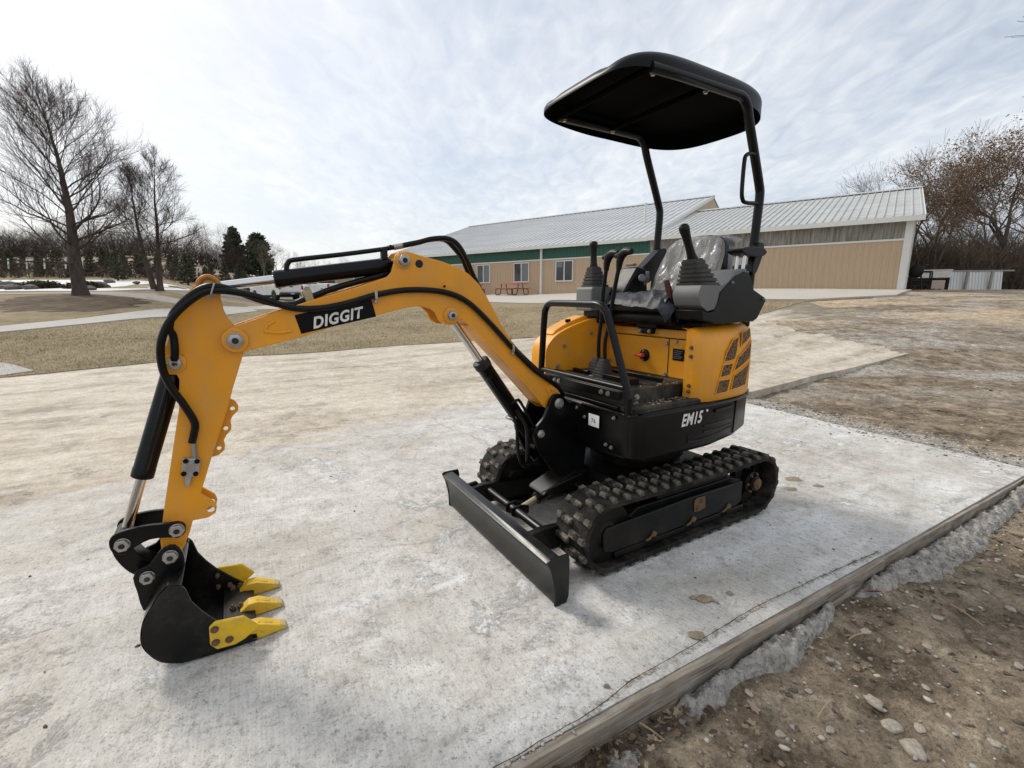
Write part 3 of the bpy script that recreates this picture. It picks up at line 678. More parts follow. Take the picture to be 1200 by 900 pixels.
# ---- guard rail
gr = MB(); GX = .525
g_in = [(GX, -.275, .75), (GX, -.262, .90), (GX+.01, -.225, 1.17), (GX+.012, -.205, 1.225), (GX+.012, -.165, 1.250), (GX+.012, -.08, 1.253), (GX+.012, .15, 1.253), (GX+.012, .235, 1.250), (GX+.012, .285, 1.222), (GX+.01, .315, 1.165), (GX, .44, .86), (GX, .452, .81), (GX, .452, .735)]
gr.tube(g_in, .0185, 14, 5); go = gr.build('guard_rail', BLACK, EX)
gb = MB(); gb.cyl((GX, -.265, .868), (GX, .435, .868), .0135, n=14); gb.build('guard_crossbar', SATIN, go)
gf = MB()
for y in (-.275, .452): gf.bb(GX-.035, GX+.015, y-.03, y+.03, .735, .75)
gf.build('guard_foot', BLACK, go, bevel=.004)

# ---- orange seat box
sb = MB(); sb.prism([(-.03, .838), (-.03, 1.058), (-.038, 1.062), (-.05, 1.105), (-.30, 1.105), (-.30, .838)], -.30, .365)
sbo = sb.build('seat_box', ORANGE, EX, bevel=.006)
sp_ = MB(); sp_.bb(-.029, -.0275, .192, .196, .842, 1.055); sp_.bb(-.0295, -.0275, -.295, .36, 1.056, 1.061); sp_.build('panel_seam', DECAL, sbo)
kb = MB(); kb.lathe((-.03, .02, .945), (1, 0, 0), [(0, .036), (.012, .034), (.016, .02)], 22); kbo = kb.build('switch_plate', GRIP, sbo)
kk = MB(); kk.cyl((-.016, .02, .945), (.008, .02, .945), .014, n=12); kk.box((.012, .008, .945), (.014, .06, .016)); kk.build('isolator_key', REDP, kbo, bevel=.003)
fb = MB()
for (y, z) in ((.02, .970), (.02, .92)): bolt(fb, (-.018, y, z), (1, 0, 0), .005)
for (y, z) in ((.18, 1.03), (.245, 1.045), (.185, .855), (-.27, .88), (-.27, 1.03)): bolt(fb, (-.03, y, z), (1, 0, 0), .009)
fb.build('seat_box_bolt', ZINC, sbo)
pl_ = MB(); pl_.bb(-.031, -.0265, .225, .30, .94, 1.005); plo = pl_.build('instruction_plate', DECAL, sbo, bevel=.001)
ln = MB()
for k in range(5): ln.add([(-.0262, .232, .995-k*.010), (-.0262, .292-.008*(k % 3), .995-k*.010), (-.0262, .292-.008*(k % 3), .991-k*.010), (-.0262, .232, .991-k*.010)], [(0, 1, 2, 3)])
ln.build('plate_lines', GREY, plo, smooth=0)
hg = MB(); hg.bb(-.04, -.018, .345, .362, .93, 1.0); hg.cyl((-.022, .318, 1.0), (-.022, .318, .985), .008, n=8); hg.build('hinge', GRIP, sbo, bevel=.002)
ht = MB(); ht.bb(-.17, -.02, -.06, .10, 1.105, 1.135); ht.bb(-.10, -.012, -.03, .075, 1.075, 1.11); hto = ht.build('seat_mount', GRIP, sbo, bevel=.006)
fb = MB()
for y in (-.01, .06): bolt(fb, (-.012, y, 1.09), (1, 0, 0), .008)
fb.build('seat_mount_bolt', ZINC, hto)

# ---- right-hand hood (fuel tank side)
rh = MB()
prof = [(.40, .738), (.452, .76)]+smooth2([(.468, .84), (.468, .95), (.445, 1.01), (.38, 1.065), (.27, 1.11), (.14, 1.145), (.06, 1.155)], 4)+[(-.30, 1.155), (-.30, .738)]
rh.prism(prof, -.455, -.30); rho = rh.build('side_hood', ORANGE, EX, bevel=.022, seg=3)
ld = MB(); ld.prism(smooth2([(.40, 1.060), (.36, 1.092), (.26, 1.135), (.16, 1.166), (.13, 1.166)], 4)+[(.125, 1.145), (.26, 1.10), (.37, 1.052)], -.44, -.335); ld.build('fuel_lid', ORANGE, rho, bevel=.008)
lk = MB(); lk.bb(.25, .285, -.36, -.345, 1.13, 1.15); lk.build('lid_latch', GRIP, rho, bevel=.003)
fb = MB()
for (x, z) in ((.38, .87), (.33, .99), (.12, 1.06), (.12, .87)): bolt(fb, (x, -.30, z), (0, 1, 0), .010)
fb.build('hood_bolt', ZINC, rho)

# ---- rear hood with mesh vents
def hplan(o_=0):
    q = [(.015, .34), (.05, .37), (.045, .42-o_), (.01, .447-o_), (-.10, .452-o_), (-.24, .447-o_), (-.36, .425-o_), (-.46, .375-o_), (-.545, .29-o_*.9), (-.60, .17), (-.62+o_, 0)]
    q = [(x if x > -.1 else -.1+(x+.1)*1.18, y) for x, y in q]
    q = q[:3]+smooth2(q[3:], 3)
    m = [(x, -y) for x, y in reversed(q[:-1])]
    m = [p for p in m if p[0] < -.29]
    return q+m+[(-.295, -.44+o_), (-.295, -.33), (-.295, .335)]
rhd = MB(); hr = [(.738, .004), (.745, 0), (.95, 0), (1.02, .006), (1.07, .018), (1.105, .036), (1.122, .06), (1.128, .09)]
hb = [hplan(o_) for z, o_ in hr]; nh = len(hb[0])
for (z, o_), pl in zip(hr, hb):
    for (x, y) in pl: rhd.v.append((x, y, z+.018*max(0, min(1, (-x)/.4))*(1 if z > 1 else 0)))
for k in range(len(hr)-1):
    for i in range(nh): rhd.f.append((k*nh+i, k*nh+(i+1) % nh, (k+1)*nh+(i+1) % nh, (k+1)*nh+i))
rhd.f += [tuple(range(nh-1, -1, -1)), tuple((len(hr)-1)*nh+i for i in range(nh))]
rhood = rhd.build('rear_hood', ORANGE, EX, smooth=30)
# curve along the left rear side, for vents
HC = [(x, y) for x, y in hplan(0) if y > 0][3:]
HS = [0]
for a, b_ in zip(HC, HC[1:]): HS.append(HS[-1]+math.hypot(b_[0]-a[0], b_[1]-a[1]))
def hcurve(x):
    """point and outward normal on the side for a given x"""
    for (a, b_) in zip(HC, HC[1:]):
        if b_[0] <= x <= a[0]:
            t = (x-a[0])/(b_[0]-a[0]); p = (a[0]+(b_[0]-a[0])*t, a[1]+(b_[1]-a[1])*t); d = (b_[0]-a[0], b_[1]-a[1]); L_ = math.hypot(*d)
            return p, (-d[1]/L_*-1*-1, d[0]/L_*-1)
    return HC[-1], (-1, 0)
def vent(poly):
    poly = [(x if x > -.1 else -.1+(x+.1)*1.16, z) for x, z in poly]; poly = smooth2(poly, 1, True); P = []
    for i in range(len(poly)):
        a, b_ = poly[i], poly[(i+1) % len(poly)]
        for j in range(6): P.append((a[0]+(b_[0]-a[0])*j/6, a[1]+(b_[1]-a[1])*j/6))
    pts = [Vector(p) for p in P]
    x0, x1 = min(p[0] for p in P), max(p[0] for p in P); z0, z1 = min(p[1] for p in P), max(p[1] for p in P)
    for i in range(1, 8):
        for j in range(1, 6):
            q = (x0+(x1-x0)*i/8, z0+(z1-z0)*j/6)
            if inside(q, P): pts.append(Vector(q))
    r = geometry.delaunay_2d_cdt(pts, [(i, (i+1) % len(P)) for i in range(len(P))], [], 0, 1e-6)
    v = MB(); vs = []
    for p in r[0]:
        (x, y), (nx, ny) = hcurve(p.x); zt = max(0, p.y-1.0)
        vs.append((x, abs(y)+.0035-.10*zt, p.y))
    v.add(vs, [tuple(f) for f in r[2] if inside(sum((r[0][i] for i in f), Vector((0, 0)))/len(f), P)])
    vo = v.build('vent_mesh', MESH, rhood)
    rim = MB(); loop = []
    for p in P+P[:1]:
        (x, y), nn = hcurve(p[0]); loop.append((x, abs(y)+.004-.10*max(0, p[1]-1.0), p[1]))
    rim.tube(loop, .0026, 6); rim.build('vent_rim', ORANGE, vo)
vent([(-.150, .945), (-.235, .955), (-.262, 1.075), (-.215, 1.06), (-.165, 1.0)])
vent([(-.130, .865), (-.205, .87), (-.225, .935), (-.145, .930)])
vent([(-.105, .775), (-.195, .78), (-.210, .85), (-.125, .85)])
vent([(-.232, .885), (-.395, .945), (-.415, 1.045), (-.265, .965)])
vent([(-.222, .785), (-.365, .795), (-.41, .925), (-.240, .865)])
vent([(-.285, 1.02), (-.395, 1.07), (-.385, 1.115), (-.295, 1.095)])
fb = MB()
for z in (1.03, .985, .83, .80): bolt(fb, (.047, .405, z), (1, 0, 0), .008)
fb.build('rear_hood_bolt', RUST, rhood)
eb = MB(); eb.prism([(-.06, .10), (-.06, .37), (-.40, .33), (-.46, .20), (-.46, .0)], 1.10, 1.158, 'z'); eb.prism([(-.14, .17), (-.14, .33), (-.32, .33), (-.36, .2)], 1.12, 1.20, 'z'); eb.build('engine_bay', DECAL, EX, bevel=.01)

# ---- seat and film cover
seat = MB(); seat.prism([(.04, .15), (.05, .19), (.03, .225), (-.36, .225), (-.40, .19), (-.40, .15)], -.23, .25)
seat.v = [(x, y, z+.985) for x, y, z in seat.v]; seo = seat.build('seat_base', GRIP, EX, bevel=.03, seg=3)
def crumple(name, P, Q, nu, nv, f, mat, parent, amp, scl, an=(1, 1, 1)):
    mb = MB()
    for j in range(nv+1):
        for i in range(nu+1):
            u, v = i/nu, j/nv; p, nn = f(u, v); P_ = Vector((p[0]*an[0], p[1]*an[1], p[2]*an[2])); d = amp*noise.fractal(P_*scl, .95, 2.1, 3)
            rdg = abs(noise.noise(P_*scl*1.3+Vector((3, 1, 5)))); d += amp*1.2*(.4-rdg)
            mb.v.append(tuple(Vector(p)+Vector(nn)*d))
    for j in range(nv):
        for i in range(nu): mb.f.append((j*(nu+1)+i, j*(nu+1)+i+1, (j+1)*(nu+1)+i+1, (j+1)*(nu+1)+i))
    return mb.build(name, mat, parent, smooth=60)
cu = MB(); cu.prism(smooth2([(.075, 1.235), (.05, 1.285), (-.05, 1.292), (-.2, 1.275), (-.34, 1.285), (-.37, 1.24), (-.34, 1.20), (.03, 1.195)], 3, True), -.21, .24); cuo = cu.build('seat_cushion', GRIP, EX, bevel=.03, seg=3)
def cov(u, v):
    y = -.25+.53*u; e_ = abs(2*u-1); x = .115-.45*v
    z = 1.312-.07*max(0, e_-.75)/.25*1.2-.05*max(0, (.22-v)/.22)**1.3*1.6
    return (x, y, z), (0, 0, 1)
crumple('seat_sheet', 0, 0, 60, 50, cov, SHEET, cuo, .022, 8, (1, .75, 1))
sbk = MB()
def lean(z): return -.30-.16*(z-1.28)/.36
ol = smooth2([(-.215, 1.25), (-.225, 1.40), (-.20, 1.56), (-.13, 1.635), (0.02, 1.655), (.17, 1.635), (.235, 1.56), (.255, 1.40), (.245, 1.25)], 4)
sbk.prism(ol, 0, -.09, 'x'); sbk.v = [(x+lean(z)+.02, y, z) for x, y, z in sbk.v]; sko = sbk.build('seat_back', GRIP, EX, bevel=.03, seg=3)
def bck(u, v):
    z = 1.24+.435*v; e_ = 2*u-1; hw = .262-.06*max(0, v-.7)/.3
    y = .015+hw*e_; x = lean(z)+.045-.10*max(0, abs(e_)-.72)/.28-.05*max(0, v-.88)/.12
    return (x, y, z-.05*max(0, abs(e_)-.6)*max(0, v-.7)/.12), (.9, 0, .2)
crumple('seat_film', 0, 0, 60, 54, bck, FILM, sko, .020, 9, (1, 1.25, .42))
# ---- consoles, joysticks, levers
def bellows(mb, base, top, sz0, sz1, k=6):
    base, top = Vector(base), Vector(top); ax = top-base; q = ax.to_track_quat('Z', 'X')
    rr = []
    for i in range(k):
        t = i/k; s0 = sz0+(sz1-sz0)*t
        rr += [(t, s0), (t+.62/k, s0*.97), (t+.66/k, s0*.84), (t+.98/k, s0*.82)]
    m = 20; vs = []
    for t, s0 in rr:
        for i in range(m):
            a = 2*math.pi*i/m; ca, sa = math.cos(a), math.sin(a); e = .42
            x = math.copysign(abs(ca)**e, ca)*s0; y = math.copysign(abs(sa)**e, sa)*s0
            vs.append(base+ax*t+Vector((x, y, -x*.35*t*ax.x/max(.05, ax.z))))
    n_ = len(rr); fs = [(j*m+i, j*m+(i+1) % m, (j+1)*m+(i+1) % m, (j+1)*m+i) for j in range(n_-1) for i in range(m)]+[tuple((n_-1)*m+i for i in range(m))]
    mb.add(vs, fs); return mb
def joystick(parent, base, knee, top, sz):
    bo_ = bellows(MB(), base, knee, sz, sz*.46).build('joystick_boot', BOOT, parent, smooth=30)
    g_ = MB(); b_, t_ = Vector(knee), Vector(top); d = (t_-b_)
    k = 12; prof_ = [(0, .030), (.10, .027), (.22, .0215), (.5, .0195), (.72, .022), (.84, .026), (.93, .0255), (.98, .018), (1.0, .006)]
    g_.lathe(b_-d*.12, d, [(h*d.length*1.12, r_) for h, r_ in prof_], 18); g_.build('joystick_grip', GRIP, parent, smooth=60)
# near (left) console
lc = MB(); lc.prism(smooth2([(.060, 1.345), (.075, 1.30), (.055, 1.245)], 3)+[(.0, 1.215), (-.06, 1.225), (-.09, 1.26), (-.15, 1.30), (-.26, 1.415), (-.30, 1.425), (-.28, 1.435), (-.21, 1.42), (-.14, 1.36), (-.10, 1.345)], .282, .445)
lco = lc.build('left_console', GREY, EX, bevel=.012, seg=3)
ls = MB(); ls.prism([(.052, 1.222), (0, 1.208), (-.045, 1.215), (-.07, 1.25), (-.085, 1.31), (-.13, 1.345), (-.20, 1.395), (-.275, 1.418), (-.31, 1.414), (-.37, 1.325), (-.475, 1.285), (-.49, 1.265), (-.425, 1.17), (-.39, 1.155), (-.10, 1.15), (.04, 1.175)], .29, .452); ls.build('console_side', GRIP, lco, bevel=.004)
fb = MB(); bolt(fb, (-.17, .452, 1.36), (0, 1, 0), .006); bolt(fb, (-.46, .452, 1.275), (0, 1, 0), .006); fb.build('console_screw', GREY, lco)
joystick(lco, (-.03, .355, 1.345), (.022, .35, 1.478), (.105, .345, 1.642), .088)
ar = MB(); ar.prism(smooth2([(-.27, 1.53), (-.33, 1.55), (-.46, 1.55), (-.50, 1.53), (-.46, 1.505), (-.34, 1.505)], 3, True), .335, .425); ar.prism(smooth2([(-.44, 1.52), (-.455, 1.575), (-.50, 1.58), (-.51, 1.53), (-.46, 1.42), (-.42, 1.42)], 3, True), .36, .40); ar.build('armrest', GRIP, EX, bevel=.014, seg=3)
ap = MB(); ap.cyl((-.33, .36, 1.42), (-.34, .36, 1.51), .010, n=10); ap.cyl((-.33, .40, 1.42), (-.34, .40, 1.51), .010, n=10); ap.build('armrest_stem', STEEL, EX)
gb_ = MB(); gb_.bb(-.36, -.28, .33, .42, 1.41, 1.425); gb_.build('console_cap', GREY, lco, bevel=.005)
# far (right) console
rc = MB(); rc.prism([(.155, 1.20), (.155, 1.335), (.145, 1.348), (-.02, 1.348), (-.10, 1.33), (-.32, 1.33), (-.32, 1.20)], -.42, -.265); rco = rc.build('right_console', GREY, EX, bevel=.014, seg=3)
rs_ = MB(); rs_.prism([(.10, 1.155), (.10, 1.215), (-.34, 1.215), (-.34, 1.155)], -.41, -.262); rs_.build('console_side', GRIP, rco, bevel=.01)
joystick(rco, (.068, -.34, 1.348), (.082, -.34, 1.472), (.09, -.34, 1.628), .072)
db = MB(); db.prism([(.02, 1.30), (-.10, 1.47), (-.17, 1.46), (-.20, 1.28)], -.275, -.14); dbo = db.build('instrument_pod', GRIP, rco, bevel=.012)
dg_ = MB(); dg_.bb(-.12, -.09, -.24, -.17, 1.475, 1.49); dg_.tube([(-.14, -.12, 1.36), (-.14, -.095, 1.40), (-.14, -.10, 1.44)], .012, 8); dg_.lathe((-.10, -.12, 1.39), (.3, .9, .3), [(0, .012), (.02, .012), (.022, .024), (.035, .024), (.04, .012)], 12); dg_.build('pod_knob', GREY, rco, bevel=.003)
ra = MB(); ra.prism(smooth2([(-.26, 1.44), (-.33, 1.50), (-.46, 1.60), (-.52, 1.60), (-.50, 1.52), (-.40, 1.40), (-.30, 1.37)], 3, True), -.36, -.29); ra.build('armrest', GRIP, EX, bevel=.016, seg=3)
sp2 = MB(); sp2.bb(-.15, .02, -.44, -.25, 1.118, 1.165); sp2.lathe((.02, -.34, 1.12), (0, 0, 1), [(0, .07), (.03, .075), (.05, .06)], 20); sp2.build('console_foot', GRIP, EX, bevel=.01)
# travel levers
def lever(y0, y1, yt, zt, name, x0=.26, flip=1):
    lv = MB(); lv.tube([(x0-.02, y0, .90), (x0-.01, y0+.005, 1.03), (x0-.01, (y0+y1)/2, 1.15), (x0, y1, 1.30), (x0+.0, yt, zt)], .0115, 10, 5); lvo = lv.build('travel_lever', GRIP, EX)
    bt = MB(); bellows(bt, (x0-.01, y0, .84), (x0-.01, y0, .935), .052, .022, 6); bt.build('lever_boot', BOOT, lvo, smooth=30)
    gp_ = MB(); gp_.tube([(x0, yt-.004, zt-.03), (x0, yt, zt+.01), (x0, yt+.012, zt+.045), (x0, yt+.045, zt+.062), (x0, yt+.085, zt+.058)], [.014, .019, .024, .022, .016], 12)
    gp_.tube([(x0, yt+.02, zt+.05), (x0, yt-.03, zt+.042)], [.020, .013], 10); gp_.build('lever_grip', GRIP, lvo, smooth=60)
lever(-.095, -.058, -.035, 1.46, 'a', .25); lever(-.03, .04, .075, 1.46, 'b', .26)
rl = MB(); rl.tube([(.0, .27, 1.15), (.02, .265, 1.21), (.05, .25, 1.29), (.06, .245, 1.33)], .009, 8, 4); rlo = rl.build('safety_lever', GRIP, EX)
rl = MB(); rl.tube([(.05, .25, 1.285), (.062, .243, 1.33), (.075, .236, 1.375)], [.014, .0175, .013], 12); rl.build('safety_lever_grip', DKRED, rlo, smooth=60)

# ---- canopy
for s in (1, -1):
    ps = MB(); ps.tube([(-.475, s*.352, 1.12), (-.478, s*.352, 1.32), (-.492, s*.352, 1.70), (-.497, s*.352, 1.83), (-.478, s*.352, 1.90), (-.35, s*.352, 2.17), (-.318, s*.352, 2.245), (-.27, s*.352, 2.285), (-.18, s*.350, 2.290), (.20, s*.345, 2.288), (.375, s*.338, 2.285)], .0235, 14, 4)
    pso = ps.build('canopy_post', BLACK, EX)
    if s > 0:
        hd = MB(); hd.tube([(-.40, .362, 2.03), (-.365, .362, 2.03), (-.335, .362, 2.02), (-.318, .362, 1.99), (-.318, .362, 1.85), (-.33, .362, 1.80), (-.36, .362, 1.785), (-.46, .362, 1.79)], .0105, 10, 4); hd.build('grab_handle', BLACK, pso)
        ab = MB(); ab.cyl((-.478, .352, 1.455), (-.478, .24, 1.455), .013, n=10); ab.build('post_bracket', GREY, pso)
cbm = MB()
for x in (.365, -.02): cbm.cyl((x, -.345, 2.287), (x, .345, 2.287), .015, n=12)
cbm.build('canopy_crossbar', UNDERSHADE, EX)  # bars share the darkened black, shade under the roof in their colour
fb = MB()
for x in (.345, -.02):
    for y in (-.325, .325): bolt(fb, (x, y, 2.272), (0, 0, -1), .010)
fb.build('canopy_bolt', ZINC, EX)
cp_ = MB(); cl_ = MB(); NU, NV = 56, 44
def cz(u, v):
    """u along x (front 1, rear -1), v across"""
    x = -.045+.555*u if u > 0 else -.045+.55*u
    rr = (abs(u)**5+abs(v)**5)**(1/5.) if (u or v) else 0
    y = -.034+.40*v*(1-.10*max(0, -u)**3)
    x += -.05*(1-v*v)*max(0, -u)**2
    k = max(0., 1-rr**6)**.5
    groove = .02*math.exp(-((abs(v)-.52)/.11)**2)*(1 if True else 0)*sst(.2, .95, u)
    top = 2.318+.088*k-.038*sst(.25, 1.0, u)*(1-.95*abs(v)**3)-groove*k+.006*math.cos(v*2)
    return x, y, top
def sst(a, b, x): k = min(1, max(0, (x-a)/(b-a))); return k*k*(3-2*k)
def sq(u, v):
    """square grid -> rounded square"""
    m = max(abs(u), abs(v)); l = (abs(u)**5+abs(v)**5)**(1/5.) or 1
    return (u*m/l, v*m/l) if m else (0, 0)
idx = {}
for j in range(NV+1):
    for i in range(NU+1):
        u, v = sq(math.sin((i/NU*2-1)*math.pi/2), math.sin((j/NV*2-1)*math.pi/2))
        x, y, z = cz(u, v); idx[(i, j)] = len(cp_.v); cp_.v.append((x, y, z))
nt_ = len(cp_.v)
for j in range(NV+1):
    for i in range(NU+1):
        u, v = sq(math.sin((i/NU*2-1)*math.pi/2), math.sin((j/NV*2-1)*math.pi/2))
        x, y, z = cz(u*.965, v*.965); rr = (abs(u)**5+abs(v)**5)**(1/5.)
        x2, y2, _ = cz(u, v)
        edge = sst(.93, 1., rr); bot = 2.262-.0*max(0, -u)
        zi = min(z-.012, 2.335)*(1-edge)+edge*(2.262+.022*sst(.1, 1, u)-.018*max(0, -u)**2)
        cp_.v.append((x2*edge+x*(1-edge), y2*edge+y*(1-edge), zi))
for j in range(NV):
    for i in range(NU):
        a = [idx[(i, j)], idx[(i+1, j)], idx[(i+1, j+1)], idx[(i, j+1)]]; cp_.f.append(tuple(a)); cl_.f.append(tuple(nt_+k for k in reversed(a)))
bd = [(i, 0) for i in range(NU)]+[(NU, j) for j in range(NV)]+[(i, NV) for i in range(NU, 0, -1)]+[(0, j) for j in range(NV, 0, -1)]
for k in range(len(bd)):
    a, b_ = idx[bd[k]], idx[bd[(k+1) % len(bd)]]; cp_.f.append((b_, a, nt_+a, nt_+b_))
cro = cp_.build('canopy_roof', CANOPY, EX, smooth=50)
cl_.v = list(cp_.v)
lo_ = cl_.build('canopy_underside', UNDERSHADE, cro, smooth=50)  # underside faces of the roof, shade painted in as a deeper matt black
for o_ in (cro, lo_):
    bm = bmesh.new(); bm.from_mesh(o_.data); bmesh.ops.delete(bm, geom=[v for v in bm.verts if not v.link_faces], context='VERTS'); bm.to_mesh(o_.data); bm.free()

# ---- swing post
sw = MB()
swp = [(.44, .33), (.58, .315), (.66, .37), (.72, .44), (.765, .53), (.785, .585), (.77, .62), (.725, .66), (.70, .705), (.675, .765), (.64, .785), (.60, .775), (.56, .73), (.50, .70), (.44, .66)]
for (a, b_) in ((.028, .05), (-.15, -.128)): sw.prism(smooth2(swp, 2, True), a, b_)
sw.prism([(.42, .36), (.60, .36), (.64, .42), (.60, .66), (.42, .66)], -.13, .03)
sw.cyl((.53, -.05, .30), (.53, -.05, .72), .075, n=24)
swo = sw.build('swing_post', BLACK, EX, bevel=.005)
fb = MB()
for (x, z, r_) in ((.628, .735, .022), (.742, .585, .018)): fb.cyl((x, -.165, z), (x, .062, z), r_*.8, n=18); fb.lathe((x, .05, z), (0, 1, 0), [(0, r_*1.3), (.01, r_*1.3), (.012, r_), (.02, r_*.9)], 6 if r_ < .02 else 18)
fb.build('swing_pin', ZINC, swo, bevel=.002)

# ---- boom
lowb = [(2.067, 1.09), (2.038, 1.092), (1.972, 1.107), (1.848, 1.135), (1.715, 1.175), (1.544, 1.216), (1.42, 1.244), (1.357, 1.25), (1.314, 1.243), (1.287, 1.218), (1.272, 1.185), (1.244, 1.166), (1.212, 1.163), (1.185, 1.178), (1.164, 1.190), (1.134, 1.166), (1.04, 1.078), (.943, .979), (.735, .752), (.70, .718), (.66, .69), (.625, .683)]
upb = [(.592, .70), (.588, .74), (.606, .785), (.636, .825), (.70, .885), (.79, .962), (.881, 1.050), (.95, 1.152), (1.012, 1.258), (1.07, 1.345), (1.122, 1.391), (1.175, 1.418), (1.252, 1.442), (1.332, 1.459), (1.409, 1.478), (1.441, 1.475), (1.460, 1.457), (1.466, 1.427), (1.478, 1.39), (1.498, 1.37), (1.616, 1.33), (1.805, 1.274), (1.932, 1.231), (2.04, 1.193), (2.078, 1.18), (2.10, 1.155), (2.105, 1.13), (2.095, 1.105)]
# a box beam along most of its length, forked at the tip and at the foot
BY0, BY1 = -.115, .015
boom = MB(); boom.prism(lowb+upb, BY1-.016, BY1); boom.prism(lowb+upb, BY0, BY0+.016)
inner_low = [(1.90, 1.128), (1.848, 1.141), (1.715, 1.181), (1.544, 1.222), (1.42, 1.250), (1.34, 1.256)]
inner_low2 = [(1.17, 1.19), (1.134, 1.172), (1.04, 1.084), (.943, .985), (.735, .760), (.70, .726)]
inner_up = [(.66, .84), (.79, .954), (.881, 1.042), (.95, 1.144), (1.012, 1.250), (1.07, 1.337), (1.122, 1.383), (1.175, 1.410), (1.252, 1.434), (1.33, 1.44), (1.36, 1.38), (1.50, 1.36), (1.616, 1.323), (1.805, 1.267), (1.90, 1.236)]
boom.prism(inner_low+inner_low2+inner_up, BY0+.016, BY1-.016)
boo = boom.build('boom', ORANGE, EX, bevel=.003)
fl_ = MB()   # bottom flange that stands out a little below the side plates
def strip(mb, pts, y0, y1, t=.008):
    for a, b_ in zip(pts, pts[1:]):
        d = Vector((b_[0]-a[0], b_[1]-a[1])).normalized(); nn = Vector((d.y, -d.x))*t
        mb.add([(a[0], y0, a[1]), (b_[0], y0, b_[1]), (b_[0], y1, b_[1]), (a[0], y1, a[1]), (a[0]+nn.x, y0, a[1]+nn.y), (b_[0]+nn.x, y0, b_[1]+nn.y), (b_[0]+nn.x, y1, b_[1]+nn.y), (a[0]+nn.x, y1, a[1]+nn.y)], [(0, 1, 2, 3), (7, 6, 5, 4), (0, 4, 5, 1), (3, 2, 6, 7), (1, 5, 6, 2), (0, 3, 7, 4)])
strip(fl_, [(.715, .735), (.80, .826), (.943, .976), (1.04, 1.074), (1.125, 1.156)], BY0-.006, BY1+.006, -.012)
fl_.build('boom_flange', ORANGE, boo, bevel=.002)
ft = MB()
ft.prism([(.585, .74), (.60, .785), (.655, .845), (.69, .815), (.67, .78), (.66, .74)], BY1, BY1+.008); bolt(ft, (.655, BY1+.008, .81), (0, 1, 0), .008)
ft.build('boom_foot_plate', ORANGE, boo, bevel=.003)
def boss(mb, x, z, r, y, s=1, h=.012): mb.lathe((x, y, z), (0, s, 0), [(0, r), (h*.8, r), (h, r*.93)], 28)
bs = MB(); boss(bs, 2.063, 1.136, .043, BY1, 1, .014); boss(bs, 1.425, 1.439, .034, BY1, 1, .006); boss(bs, 1.216, 1.207, .036, BY1, 1, .010); bs.build('boom_boss', ORANGE, boo, bevel=.002)
def pin(x, z, y0, y1, r, parent, name='pin', mat=ZINC):
    p_ = MB(); p_.cyl((x, y0, z), (x, y1, z), r*.62, n=14); p_.lathe((x, y1, z), (0, 1, 0), [(0, r*1.2), (.003, r*1.2)], 20); p_.lathe((x, y1+.003, z), (0, 1, 0), [(0, r*1.16), (.013, r*1.16), (.0145, r*1.04)], 6)
    o_ = p_.build(name, mat, parent, bevel=.0015)
    c2 = MB(); c2.lathe((x, y1+.0145, z), (0, 1, 0), [(0, r*.52), (.003, r*.5), (.0035, r*.3), (.006, r*.28)], 12); c2.build('pin_stud', GRIM, o_); return o_
pin(2.063, 1.136, BY0-.01, BY1+.014, .023, boo); pin(1.425, 1.439, BY0-.01, BY1+.006, .022, boo); pin(1.216, 1.207, BY0-.01, BY1+.010, .019, boo)
hl = MB(); hl.lathe((1.357, BY1+.0005, 1.428), (0, 1, 0), [(0, .017), (.0015, .0165)], 20); hl.build('boom_hole', GRIM, boo)
dc = MB(); dc.add([(1.860, BY1+.0015, 1.222), (1.568, BY1+.0015, 1.282), (1.552, BY1+.0015, 1.209), (1.842, BY1+.0015, 1.150)], [(0, 1, 2, 3)]); dco = dc.build('brand_decal', DECAL, boo, smooth=0)
place_text('brand_lettering', 'DIGGIT', .060, (1.704, BY1+.003, 1.2065), (-.29, 0, .0605), (.0, 0, 1), SILV, dco, .0020, .12, .90, 1.10)
ps_ = MB(); ps_.tube([(1.965, BY1, 1.165), (1.92, BY1+.001, 1.158), (1.875, BY1, 1.163)], .006, 8, 4); ps_.tube([(1.965, BY1, 1.165), (1.955, BY1, 1.185), (1.93, BY1, 1.20)], .005, 8, 4); ps_.build('boom_weld', ORANGE, boo)
bt = MB(); bolt(bt, (1.245, BY1, 1.335), (0, 1, 0), .004); bt.build('boom_plug', SATIN, boo)

# ---- arm (dipper)
AY0, AY1 = -.095, -.005
armp = [(2.146, 1.352), (2.125, 1.363), (2.103, 1.359), (2.09, 1.347), (2.088, 1.328), (2.094, 1.288), (2.089, 1.243), (2.077, 1.207), (2.052, 1.176), (2.028, 1.136), (2.037, 1.096), (2.088, .957), (2.111, .884), (2.181, .703), (2.229, .571), (2.190, .532), (2.184, .51), (2.190, .486), (2.216, .473), (2.263, .474), (2.277, .431), (2.301, .377), (2.32, .352), (2.345, .352), (2.367, .385), (2.367, .42), (2.341, .545), (2.257, .903), (2.245, 1.005), (2.25, 1.022), (2.279, 1.027), (2.294, 1.05), (2.291, 1.094), (2.266, 1.136), (2.24, 1.202), (2.217, 1.26), (2.187, 1.309)]
arm = MB()
arm.prism(armp, AY1-.014, AY1, holes=[circ(2.204, .502, .013, 10)]); arm.prism(armp, AY0, AY0+.014, holes=[circ(2.204, .502, .013, 10)])
arm.prism([(2.17, 1.29), (2.11, 1.28), (2.10, 1.23), (2.05, 1.12), (2.10, .95), (2.19, .70), (2.245, .56), (2.29, .42), (2.355, .42), (2.33, .545), (2.247, .90), (2.235, 1.02), (2.26, 1.09), (2.23, 1.20)], AY0+.014, AY1-.014)
ao = arm.build('arm', ORANGE, EX, bevel=.003)
bk = MB()
